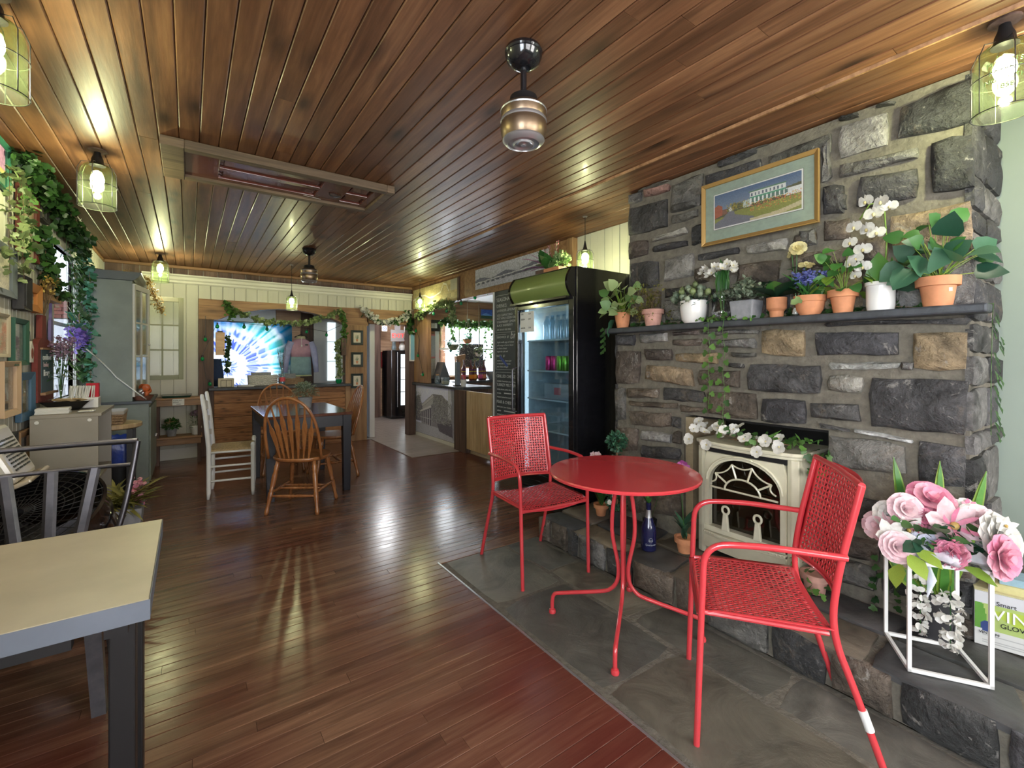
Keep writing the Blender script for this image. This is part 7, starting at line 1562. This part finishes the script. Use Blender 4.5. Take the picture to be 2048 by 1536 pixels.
t = thing('snack_bowl', 'small brown bowl of orange snack bags on the hutch counter', 'bowl', (-.36, 5.60, .863)); MB().lathe([(0, 0), (.06, 0), (.085, .045), (.08, .045), (.055, .01), (0, .01)], 24).build('bowl', 'objmat', t, .8, color=(.16, .06, .035)); R = random.Random(142)
for i in range(6): MB().ball((R.uniform(-.045, .045), R.uniform(-.045, .045), .06 + .03 * (i // 2)), .038, 8, 5, (1, .5, .9), Euler((R.random(), R.random(), R.random() * 3))).build('snack_bag', 'orange_card' if i % 3 else 'silver', t, 3)
t = thing('power_cable', 'white power cable hanging across the side of the hutch', 'cable', (-.66, 5.495, 1.25)); MB().tube([(-.03, -.4, .09), (.0, -.2, .03), (.03, -.03, -.03), (.08, -.02, -.10), (.12, -.02, -.16), (.20, -.02, -.24), (.29, -.02, -.33), (.33, .02, -.375)], .005, 7).build('cable', 'paper', t, 3)
t = thing('shelf_table', 'narrow two-tier wooden shelf table against the back wall', 'shelf table', (-.10, 6.86, 0)); 
for z in (.735, .27): 
    MB().box(-.235, .235, -.135, .135, z + .03, z + .052).build('shelf_board', 'shelf_wood', t, bevel=.003); MB().box(-.22, .22, -.14, -.12, z - .04, z + .029).build('front_rail', 'shelf_wood', t, bevel=.002)
for x in (-.205, .205):
    for y in (-.11, .11): MB().box(x - .018, x + .018, y - .018, y + .018, 0, .764).build('leg', 'old_board', t, bevel=.002)
t = thing('paper_note', 'handwritten white note taped to the shelf table front', 'sign', (-.16, 6.718, .70)); MB().box(0, .115, -.002, 0, 0, .075).build('sheet', 'paper', t); text_mesh([('PLEASE PUT', .006, .052, .017, 'LEFT', 0), ('BASKET', .006, .03, .017, 'LEFT', 0), ('HERE', .04, .008, .017, 'LEFT', 0)]).build('handwriting', 'black_paint', t, loc=(0, -.003, 0))
t = thing('serving_tray', 'dark green metal tray lying on the shelf table', 'tray', (-.12, 6.86, .788)); MB().hexa([(-.13, -.09, 0), (.13, -.09, 0), (.13, .09, 0), (-.13, .09, 0)], [(-.15, -.11, .028), (.15, -.11, .028), (.15, .11, .028), (-.15, .11, .028)]).build('tray', 'objgloss', t, color=(.02, .07, .05)); MB().tube([(-.15, -.11, .028), (.15, -.11, .028), (.15, .11, .028), (-.15, .11, .028)], .004, 6, True).build('rim', 'silver', t)
for lab, x, pm_, fm in (('grey potted plant with tan blossoms on the lower shelf', -.17, 'concrete_grey', 'dried'), ('cream potted lavender on the lower shelf', .07, 'glaze_white', 'petal_mauve')):
    t = thing('potted_plant', lab, 'potted plant', (x, 6.85, .323), group='pots on the shelf table'); R = random.Random(int(200 + x * 100)); pot_mesh(.042, .058, .10, .004, .025).build('pot', pm_, t, .6); mb = MB(); mf = MB()
    for i in range(200): d_ = rdir(R, .0, 1); p = Vector((d_.x * .07, d_.y * .06, .10 + d_.z * (.09 if x < 0 else .16))); mb.put(LEAF if x < 0 else NEEDLE, aim(p, d_ + rdir(R) * .6, R.uniform(.03, .05)))
    for i in range(90): d_ = rdir(R, .3, 1); mf.put(PETAL, aim(Vector((d_.x * .06, d_.y * .06, (.14 + d_.z * .05) if x < 0 else (.20 + d_.z * .08))), d_, .02))
    mb.build('foliage', 'leaf_green', t, 3, kind='stuff'); mf.build('flower_heads', fm, t, 3, kind='stuff')
t = thing('round_stool', 'round wooden-topped stool with black square legs before the hutch', 'stool', (-.52, 4.86, 0)); MB().lathe([(0, .70), (.19, .70), (.205, .71), (.205, .735), (.198, .742), (0, .742)], 36).build('seat', 'light_oak', t, .6)
for sx in (-1, 1):
    for sy in (-1, 1): MB().box(sx * .135 - .018, sx * .135 + .018, sy * .135 - .018, sy * .135 + .018, 0, .70).build('leg', 'black_paint', t)
    MB().box(sx * .135 - .012, sx * .135 + .012, -.12, .12, .10, .125).build('stretcher', 'black_paint', t); MB().box(-.12, .12, sx * .135 - .012, sx * .135 + .012, .10, .125).build('stretcher', 'black_paint', t)
t = thing('waste_bin', 'black waste bin with a blue bag liner behind the stool', 'waste bin', (-.55, 5.27, 0)); MB().hexa([(-.10, -.12, 0), (.10, -.12, 0), (.10, .12, 0), (-.10, .12, 0)], [(-.125, -.15, .50), (.125, -.15, .50), (.125, .15, .50), (-.125, .15, .50)]).build('bin', 'black_plastic', t, bevel=.01)
mb = MB(); n = 40; R = random.Random(151)
for k, (z, s) in enumerate(((.36, 1.03), (.44, 1.08), (.52, 1.07), (.555, 1.0), (.575, .92), (.52, .86))):
    for i in range(n): a = TAU * i / n; ca, sa = math.cos(a), math.sin(a); q = 1 / max(abs(ca) / .125, abs(sa) / .15); j = 1 + .05 * R.uniform(-1, 1); mb.v.append((ca * q * s * j, sa * q * s * j, z + R.uniform(-.008, .008)))
for k in range(5):
    for i in range(n): j = (i + 1) % n; mb.f.append((k * n + i, k * n + j, (k + 1) * n + j, (k + 1) * n + i))
mb.build('bag_liner', 'blue_bag', t, 3)

# ================================================================== left wall: frames and keepsakes
LR = PI / 2   # a -y facing picture turned to face +x; its local x runs towards +y
WXF = XL + .018
def wall_pic(name, label, y0, y1, z0, z1, fw, fmat, fcol, a, fd=.025, inset=0, tilt=0, matcol=None, glaze=False):
    return picture(name, label, (WXF, y0, z0), LR, y1 - y0, z1 - z0, fw, fd, fmat, a, fcol, None, 'picture', glaze, inset, matcol)
def scenic(seed, cols, w=24, h=30): a = canvas(w, h, cols[0]); Rr = np.random.RandomState(seed); [crect(a, x, x + s, y, y + s * .8, cols[1 + k % (len(cols) - 1)], .45) for k, (x, y, s) in enumerate(zip(Rr.rand(40), Rr.rand(40), Rr.rand(40) * .3))]; return cnoise(a, .15, 1, seed)
a = canvas(24, 30, (.42, .22, .40)); crect(a, 0, 1, 0, .35, (.10, .16, .10)); crect(a, 0, 1, .3, .42, (.45, .35, .15)); cnoise(a, .15, 2, 1)
wall_pic('framed_painting', 'green framed purple sunset painting high on the left wall', 3.30, 3.555, 2.15, 2.395, .022, 'obj', (.02, .12, .075), a)
a = canvas(30, 40, (.52, .44, .28)); Rr = np.random.RandomState(3); [cpoly(a, [(x, y), (x + .06, y - .02), (x + .04, y - .25), (x + .01, y - .22)], (.45, .25, .12), .6) for x, y in zip(Rr.rand(10), .3 + .6 * Rr.rand(10))]; cnoise(a, .1, 2, 4)
wall_pic('framed_poster', 'large dark red framed botanical poster on the left wall', 3.72, 4.10, 1.86, 2.345, .024, 'obj', (.12, .028, .02), a, .03)
wall_pic('small_picture', 'small black frame tucked under the ivy', 4.16, 4.36, 2.17, 2.37, .03, 'obj', (.02, .018, .018), scenic(5, [(.4, .36, .28), (.2, .18, .15)]), .03)
wall_pic('old_mirror', 'green framed foxed mirror below the ivy', 4.15, 4.44, 1.91, 2.12, .022, 'obj', (.02, .09, .05), scenic(6, [(.30, .34, .36), (.12, .16, .14), (.4, .45, .45)]), .03)
wall_pic('framed_drawing', 'grey-blue framed drawing at the left edge of the wall', 3.28, 3.64, 1.59, 1.86, .04, 'obj', (.11, .13, .14), scenic(7, [(.52, .48, .38), (.3, .28, .24)]), .03)
wall_pic('small_picture', 'narrow black frame beside the orange one', 3.665, 3.835, 1.54, 1.735, .03, 'obj', (.015, .013, .015), scenic(8, [(.25, .24, .24), (.1, .1, .1)]), .05)
wall_pic('small_picture', 'orange wooden frame on the left wall', 3.86, 4.12, 1.55, 1.72, .05, 'obj', (.45, .16, .03), scenic(9, [(.5, .45, .36), (.1, .12, .16)]), .04)
wall_pic('shadow_box', 'tan wooden shadow box next to the window casing', 4.24, 4.52, 1.65, 1.83, .05, 'obj', (.42, .24, .11), scenic(10, [(.25, .22, .2), (.1, .1, .1)]), .06)
wall_pic('framed_print', 'dark green framed print above the blue frame', 3.60, 3.87, 1.225, 1.49, .028, 'obj', (.015, .08, .05), scenic(11, [(.34, .35, .35), (.2, .2, .22), (.45, .42, .40)]), .03, glaze=True)
wall_pic('framed_print', 'pale wood framed print leaning low on the left wall', 3.40, 3.69, .955, 1.25, .03, 'obj', (.52, .36, .22), scenic(12, [(.42, .40, .36), (.25, .22, .2), (.5, .42, .33)]), .035, glaze=True)
wall_pic('framed_print', 'blue framed house sketch on the left wall', 3.72, 4.005, .90, 1.182, .045, 'obj', (.05, .12, .20), scenic(13, [(.46, .40, .27), (.35, .3, .2)]), .03, glaze=True)
wall_pic('small_picture', 'carved wood frame low behind the grey cabinet', 3.70, 3.96, .58, .845, .04, 'obj', (.30, .17, .08), scenic(14, [(.36, .33, .28), (.25, .2, .2)]), .03)
wall_pic('small_picture', 'dark frame with blue mat at the lower left edge', 3.38, 3.66, .62, .86, .03, 'obj', (.03, .035, .035), scenic(15, [(.12, .25, .34), (.3, .35, .4)]), .03)
wall_pic('framed_drawing', 'small colour sketch above the pale wood frame', 3.28, 3.57, 1.27, 1.50, .018, 'obj', (.42, .36, .24), scenic(16, [(.5, .44, .32), (.5, .22, .14), (.3, .3, .2)]), .02)
# chalkboard paddle
t = thing('chalkboard_paddle', 'red wooden paddle chalkboard lettered library on the left wall', 'chalkboard', (WXF, 4.02, .985), LR); pts = [(0, 0), (.40, 0), (.36, .37), (.28, .40), (.22, .41), (.20, .56), (.11, .56), (.10, .41), (.05, .40), (.0, .37)]
MB().prism(pts, 1, -.035, -.005).build('paddle', 'objmat', t, bevel=.004, color=(.16, .03, .025)); MB().box(.07, .37, -.038, -.035, .06, .335).build('slate_face', 'objmat', t, color=(.06, .10, .13))
text_mesh([('cookbook', .095, .27, .055, 'LEFT', 0), ('library', .115, .165, .06, 'LEFT', 0)]).build('chalk_words', 'chalk', t, loc=(0, -.039, 0)); text_mesh([('lending', .115, .225, .045, 'LEFT', 0)]).build('pink_chalk_word', 'petal_pale', t, loc=(0, -.039, 0))
MB().box(.05, .40, -.06, -.036, .045, .06).build('lower_ledge', 'shelf_wood', t); MB().box(.04, .38, -.05, -.036, .335, .347).build('upper_batten', 'shelf_wood', t)
t = thing('hanging_clock', 'small white plaque with a brown oval hanging by a wire', 'plaque', (WXF, 3.94, 1.24), LR); MB().prism([(0, 0), (.06, 0), (.07, .09), (.03, .13), (0, .09)], 1, -.02, -.005).build('plaque', 'white_trim', t); MB().ball((.033, -.02, .055), .022, 10, 6, (1, .2, 1.5)).build('brown_oval', 'objmat', t, 3, color=(.2, .06, .04)); MB().tube([(.03, -.012, .13), (.03, -.01, .19)], .0015, 5).build('wire', 'black_paint', t)
t = thing('dried_bunch', 'dried orange flower bunch hanging on the left wall', 'dried flowers', (WXF + .03, 4.17, 1.58)); R = random.Random(161); mb = MB(); ms = MB()
for i in range(14):
    tip = Vector((R.uniform(0, .05), R.uniform(-.05, .05), R.uniform(.10, .20))); ms.tube([(0, 0, -.06), tip], .0013, 5)
    for k in range(10): mb.put(PETAL, aim(tip + rdir(R) * .012, rdir(R), .018))
mb.build('flower_heads', 'straw_gold', t, 3, kind='stuff'); ms.build('stalks', 'brown_twig', t)
t = thing('paddle_handle_bat', 'purple painted oar blade hanging at the window casing', 'ornament', (WXF, 4.44, 1.38), LR); MB().prism([(0, 0), (.05, 0), (.06, .07), (.05, .15), (.035, .17), (.03, .27), (.02, .27), (.015, .17), (0, .15), (-.01, .07)], 1, -.02, -.005).build('blade', 'objmat', t, color=(.2, .16, .36))
# ivy curtain round the side window
t = thing('ivy_garland', 'thick ivy garland along the left wall top and side window', 'artificial ivy', (XL + .07, 4.6, 2.2)); R = random.Random(171)
vine(t, [(0, -1.05, .15), (.02, -.8, .15), (.02, -.5, .13), (.02, -.1, .09), (.02, .3, .05), (.02, .62, .02)], 1150, 'ivy_dark', R, (.03, .055), .085)
vine(t, [(0, -1.03, .10), (.01, -1.0, -.15), (.0, -.98, -.35), (0, -.95, -.5)], 70, 'ivy_pale', R, (.03, .055), .04); vine(t, [(0, -.9, .05), (.0, -.85, -.2), (0, -.82, -.35)], 45, 'ivy', R, (.03, .05), .04); vine(t, [(0, -1.2, .05), (0, -1.22, -.25), (0, -1.2, -.5)], 40, 'ivy_pale', R, (.03, .05), .035)
vine(t, [(.0, -.55, -.1), (.0, -.45, -.35), (.0, -.2, -.45), (.02, -.05, -.5)], 150, 'ivy_dark', R, (.04, .065), .06)
vine(t, [(.02, .66, .0), (.02, .70, -.4), (.02, .72, -.8), (.02, .70, -1.15)], 300, 'ivy_dark', R, (.035, .06), .05); vine(t, [(.06, .62, -.1), (.07, .64, -.5), (.07, .68, -.9), (.06, .65, -1.2)], 90, 'leaf_teal', R, (.04, .06), .03)
vine(t, [(.02, .1, -.1), (.05, .3, -.5), (.08, .55, -.66)], 60, 'ivy_dark', R, (.03, .05), .05)
for y, z1 in ((.12, -1.1), (.28, -.8), (.40, -1.2), (.52, -.75)):
    n = 16
    for i in range(n): leaf_obj('ivy_leaf', IVY, 'ivy', 'ivy_pale' if i % 2 else 'ivy', t, aim((.01, y + .02 * (-1) ** i, -.12 + (z1 + .12) * i / n), (.5, (-1) ** i * .7, -.7), R.uniform(.05, .07), 0, up=(1, 0, .4)))
    MB().tube([(.0, y, -.05), (.005, y + .01, z1 * .5), (.0, y, z1)], .0015, 5).build('stem', 'ivy', t)
t = thing('wisteria_bunch', 'violet blossom bunch hanging in the side window', 'artificial flowers', (XL + .09, 4.98, 1.45)); R = random.Random(172); mb = MB()
for i in range(420): p = Vector((R.gauss(0, .022), R.gauss(.06, .11), R.gauss(0, .04))); mb.put(PETAL if i % 3 else NEEDLE, aim(p, rdir(R, -1, .3), R.uniform(.025, .045)))
mb.build('florets', 'petal_violet', t, 3, kind='stuff'); MB().tube([(0, -.2, .06), (0, .1, .08), (-.03, .3, .25)], .004, 6).build('twig', 'brown_twig', t)
for i in range(14): leaf_obj('leaf', LEAF, 'leafo', 'leaf_teal', t, aim((0, R.uniform(-.1, .25), R.uniform(.04, .14)), rdir(R, -.3, .8), .09))

# ================================================================== grey cabinet and what stands on it
t = thing('grey_cabinet', 'plain grey open-sided cabinet against the left wall', 'cabinet', (-.61, 4.10, 0))
for nm, x0, x1, y0, y1, z0, z1 in (('front_panel', -.15, .15, -.30, -.28, 0, .905), ('top_panel', -.15, .165, -.30, .30, .905, .925), ('back_panel', -.15, .15, .28, .30, 0, .905), ('wall_panel', -.15, -.13, -.28, .28, 0, .905), ('shelf', -.13, .15, -.28, .28, .50, .52), ('base_panel', -.13, .15, -.28, .28, .04, .06)): MB().box(x0, x1, y0, y1, z0, z1).build(nm, 'box_grey', t, bevel=.002)
for x in (-.12, .11): MB().lathe([(0, 0), (.010, 0), (.010, .002), (0, .003)], 14).build('cap', 'paper', t, loc=(x, -.301, .885), rot=(PI / 2, 0, 0))
t = thing('card_stack', 'stack of cream cards on the grey cabinet', 'cards', (-.68, 3.92, .926)); [MB().box(-.075, .075, -.045, .045, .007 * i, .007 * i + .006).build('card', 'paper', t, rot=(0, 0, .04 * (i % 3))) for i in range(5)]
t = thing('black_tray', 'black footed tray on the grey cabinet', 'tray', (-.65, 4.14, .926)); MB().hexa([(-.06, -.05, .0), (.06, -.05, 0), (.06, .05, 0), (-.06, .05, 0)], [(-.12, -.10, .06), (.12, -.10, .06), (.12, .10, .06), (-.12, .10, .06)]).build('tray', 'black_gloss', t, bevel=.004); R = random.Random(181); [MB().box(-.04, .04, -.02, .02, 0, .01).build('trinket', 'dried', t, loc=(R.uniform(-.06, .06), R.uniform(-.05, .05), .058), rot=(0, .2, R.uniform(0, 3))) for _ in range(6)]
t = thing('white_phone', 'white smartphone lying on the edge of the grey cabinet', 'phone', (-.53, 3.93, .926)); MB().box(-.04, .04, -.035, .035, 0, .008).build('body', 'silver', t, bevel=.003); MB().box(-.034, .034, -.03, .03, .008, .0085).build('screen', 'paper', t)
b2 = basket('brown wicker basket lined with grey cloth behind the grey cabinet', -.58, 4.84, .30, .26, .09, 'wicker', .743); b2['group'] = 'wicker baskets'; MB().box(-.165, .165, -.145, .145, .075, .105).build('cloth_liner', 'fabric', b2, bevel=.01, color=(.36, .33, .30)); MB().box(-.05, .03, -.150, -.147, .03, .075).build('label_card', 'paper', b2)
t = thing('straw_caddy', 'white caddy full of paper straws in front of the window', 'straw caddy', (-.66, 4.42, .926 + .0)); t.location.z = .926; t.location.x = -.60; t.location.y = 4.27
MB().box(-.09, .09, -.06, .06, 0, .07).build('caddy', 'glaze_white', t, bevel=.004); R = random.Random(182)
for i in range(46): x, y = R.uniform(-.08, .06), R.uniform(-.05, .05); MB().tube([(x, y, .02), (x + R.uniform(.0, .035), y, .15)], .0035, 5).build('paper_straw', 'paper', t)
MB().box(.02, .085, .0, .05, .05, .165).build('red_packet', 'objmat', t, color=(.5, .02, .04))
t = thing('lilac_vase', 'clear glass vase of mauve flowers in front of the side window', 'flower vase', (-.71, 4.30, .926)); R = random.Random(183)
MB().lathe([(0, 0), (.06, 0), (.068, .02), (.06, .055), (.025, .085), (.02, .13), (.028, .16), (.026, .16), (.018, .13), (.022, .085), (.056, .055), (0, .008)], 24).build('vase', 'glass', t, 3)
for i in range(15):
    a = R.uniform(0, TAU); q = R.uniform(.02, .13); tip = Vector((q * .5 * math.cos(a), q * math.sin(a), R.uniform(.36, .47))); MB().tube([(0, 0, .05), (tip.x * .3, tip.y * .3, .22), tip], .0016, 5).build('stem', 'leaf_green', t); mb = MB()
    for k in range(40): mb.put(PETAL, aim(tip + Vector((R.gauss(0, .010), R.gauss(0, .010), R.uniform(-.045, .035))), rdir(R), .015))
    mb.build('flower_spike', 'petal_mauve', t, 3)
for i in range(44): a = R.uniform(0, TAU); q = R.uniform(.0, .07); leaf_obj('leaf', STRAP, 'strap', 'leaf_grey' if i % 2 else 'leaf_green', t, aim((q * .6 * math.cos(a), q * math.sin(a), R.uniform(.18, .34)), (math.cos(a), math.sin(a), R.uniform(-.2, .8)), R.uniform(.05, .09)))

# ================================================================== front left: cafe table, steel chair, fan, planter
t = thing('cafe_table', 'stone-topped cafe table with black steel frame at the lower left', 'table', (-.44, 1.55, 0))
MB().box(-.37, .37, -.298, .298, .706, .75).build('tabletop', 'table_stone', t, bevel=.002)
MB().box(-.37, .3705, -.3, -.2985, .7065, .7495).build('edge_band', 'table_edge', t); MB().box(.3705, .372, -.3, .298, .7065, .7495).build('edge_band', 'table_edge', t)
for x in (-.31, .31):
    for y in (-.10, .12): MB().box(x - .025, x + .025, y - .03, y + .03, 0, .705).build('leg', 'black_paint', t, bevel=.004)
for y in (-.23, .23): MB().box(-.24, .24, y - .015, y + .015, .66, .70).build('frame_rail', 'black_paint', t)
for x in (-.31, .31): MB().box(x - .02, x + .02, -.24, .24, .66, .705).build('frame_rail', 'black_paint', t)
t = thing('steel_chair', 'grey brushed steel bistro chair behind the stone-topped table', 'chair', (-.46, 2.38, 0)); Y1 = .22
def bk(x, z): return (x, Y1 - .05 * (1 - (x / .28) ** 2) * -1 - .05 + .04 * (z - .46), z)
for z, s in ((.902, .275), (.80, .255)): MB().tube([(s * (i / 6 - 1), Y1 + .03 * (1 - (i / 6 - 1) ** 2) - .02 * (.9 - z), z - (.01 if z > .85 else 0) * 0) for i in range(13)], .0115 if z > .85 else .009, 10).build('back_rail', 'steel', t, .7)
for s in (-1, 1):
    MB().tube(fillet([(s * .275, Y1, .902), (s * .262, Y1 - .01, .80), (s * .235, Y1 - .04, .62), (s * .19, Y1 - .06, .45)], .1, 6), .0115, 10).build('back_post', 'steel', t, .7)
    MB().hexa([(s * .20 - .02, Y1 - .02, 0), (s * .20 + .02, Y1 - .02, 0), (s * .20 + .02, Y1 + .02, 0), (s * .20 - .02, Y1 + .02, 0)], [(s * .17 - .025, Y1 - .09, .44), (s * .17 + .025, Y1 - .09, .44), (s * .17 + .025, Y1 - .04, .44), (s * .17 - .025, Y1 - .04, .44)]).build('back_leg', 'steel', t)
    MB().hexa([(s * .20 - .02, -.22, 0), (s * .20 + .02, -.22, 0), (s * .20 + .02, -.18, 0), (s * .20 - .02, -.18, 0)], [(s * .17 - .025, -.18, .44), (s * .17 + .025, -.18, .44), (s * .17 + .025, -.13, .44), (s * .17 - .025, -.13, .44)]).build('front_leg', 'steel', t)
for x in (-.115, .0, .115):
    b0 = Vector((x * .7, Y1 - .055, .45)); b1 = Vector((x * 1.15, Y1 + .015, .80)); mb = MB(); w = .021
    for k in range(6): p = b0.lerp(b1, k / 5); mb.v += [(p.x - w, p.y, p.z), (p.x - w * .5, p.y - .006, p.z), (p.x + w * .5, p.y - .006, p.z), (p.x + w, p.y, p.z), (p.x + w, p.y + .004, p.z), (p.x - w, p.y + .004, p.z)]
    for k in range(5):
        for e in range(6): mb.f.append((k * 6 + e, k * 6 + (e + 1) % 6, k * 6 + 6 + (e + 1) % 6, k * 6 + 6 + e))
    mb.build('back_slat', 'steel', t)
MB().box(-.20, .20, -.20, .17, .44, .455).build('seat', 'steel', t, bevel=.012)
t = thing('drum_fan', 'large black drum floor fan with wire grille by the left wall', 'fan', (-.58, 2.92, .42), 0, None, (math.radians(24), math.radians(-14), 0)); rr = .30
MB().lathe([(rr, -.17), (rr + .012, -.165), (rr, -.15), (rr, -.06), (rr + .006, -.055), (rr, -.05), (rr, .05), (rr + .006, .055), (rr, .06), (rr, .15), (rr + .012, .165), (rr, .17)], 48, cap=False).build('drum', 'black_gloss', t, .7)
for sz in (-.165, .165):
    mb = MB()
    for k in range(9): q = .04 + (rr - .045) * k / 8; mb.tube([(q * math.cos(TAU * i / 36), q * math.sin(TAU * i / 36), sz + math.copysign(.03 * (1 - q / rr), sz)) for i in range(36)], .0022, 4, True)
    for k in range(36): a = TAU * k / 36; mb.tube([(.04 * math.cos(a), .04 * math.sin(a), sz + math.copysign(.027, sz)), (rr * .5 * math.cos(a + .12), rr * .5 * math.sin(a + .12), sz + math.copysign(.016, sz)), (rr * math.cos(a + .3), rr * math.sin(a + .3), sz)], .002, 4)
    mb.build('wire_grille', 'black_paint', t)
MB().lathe([(0, -.07), (.08, -.07), (.09, .05), (0, .06)], 20).build('motor', 'black_paint', t, .7)
for k in range(3): a = TAU * k / 3; MB().hexa([(.06 * math.cos(a), .06 * math.sin(a), -.03), (.26 * math.cos(a - .35), .26 * math.sin(a - .35), -.05), (.26 * math.cos(a + .35), .26 * math.sin(a + .35), .03), (.06 * math.cos(a + .5), .06 * math.sin(a + .5), .02)], [(.06 * math.cos(a), .06 * math.sin(a), -.026), (.26 * math.cos(a - .35), .26 * math.sin(a - .35), -.046), (.26 * math.cos(a + .35), .26 * math.sin(a + .35), .034), (.06 * math.cos(a + .5), .06 * math.sin(a + .5), .024)]).build('blade', 'steel', t)
t2 = thing('fan_stand', 'black tubular floor stand under the drum fan', 'fan stand', (-.56, 2.98, 0)); 
for s in (-1, 1): MB().tube(fillet([(s * .2, -.25, .012), (s * .2, .25, .012)], .02), .012, 8).build('foot_tube', 'black_paint', t2); MB().tube([(s * .2, 0, .012), (s * .25, 0, .14)], .012, 8).build('riser', 'black_paint', t2)
t = thing('air_purifier', 'white plastic unit with slotted grille at the left edge', 'appliance', (-.72, 3.14, .66), 0, None, (0, math.radians(-24), 0)); MB().box(-.06, .10, -.16, .16, .0, .27).build('housing', 'objgloss', t, bevel=.02, color=(.58, .55, .47))
for i in range(9):
    for j in range(4): MB().box(.1005, .103, -.11 + .06 * j, -.065 + .06 * j, .05 + .018 * i, .058 + .018 * i).build('grille_slot', 'black_paint', t)
MB().box(-.07, .14, -.17, .17, -.02, .0).build('base_lip', 'objgloss', t, bevel=.008, color=(.55, .48, .36))
t = thing('grass_planter', 'grey square planter of yellow-green grass beside the grey cabinet', 'potted plant', (-.34, 3.50, 0)); R = random.Random(191)
MB().hexa([(-.085, -.085, 0), (.085, -.085, 0), (.085, .085, 0), (-.085, .085, 0)], [(-.12, -.12, .40), (.12, -.12, .40), (.12, .12, .40), (-.12, .12, .40)]).build('planter', 'concrete_grey', t, bevel=.006)
for i in range(120): a = R.uniform(0, TAU); leaf_obj('grass_blade', BLADE, 'blade', 'leaf_olive', t, aim((R.uniform(-.07, .07), R.uniform(-.07, .07), .40), (math.cos(a), math.sin(a), R.uniform(.1, 1.6)), R.uniform(.14, .23), R.uniform(-.4, .4)))
mb = MB()
for i in range(60): mb.put(PETAL, aim((R.uniform(.06, .11), R.uniform(-.05, .1), R.uniform(.36, .55)), rdir(R), .03))
mb.build('pink_blossoms', 'petal_pink', t, 3, kind='stuff')
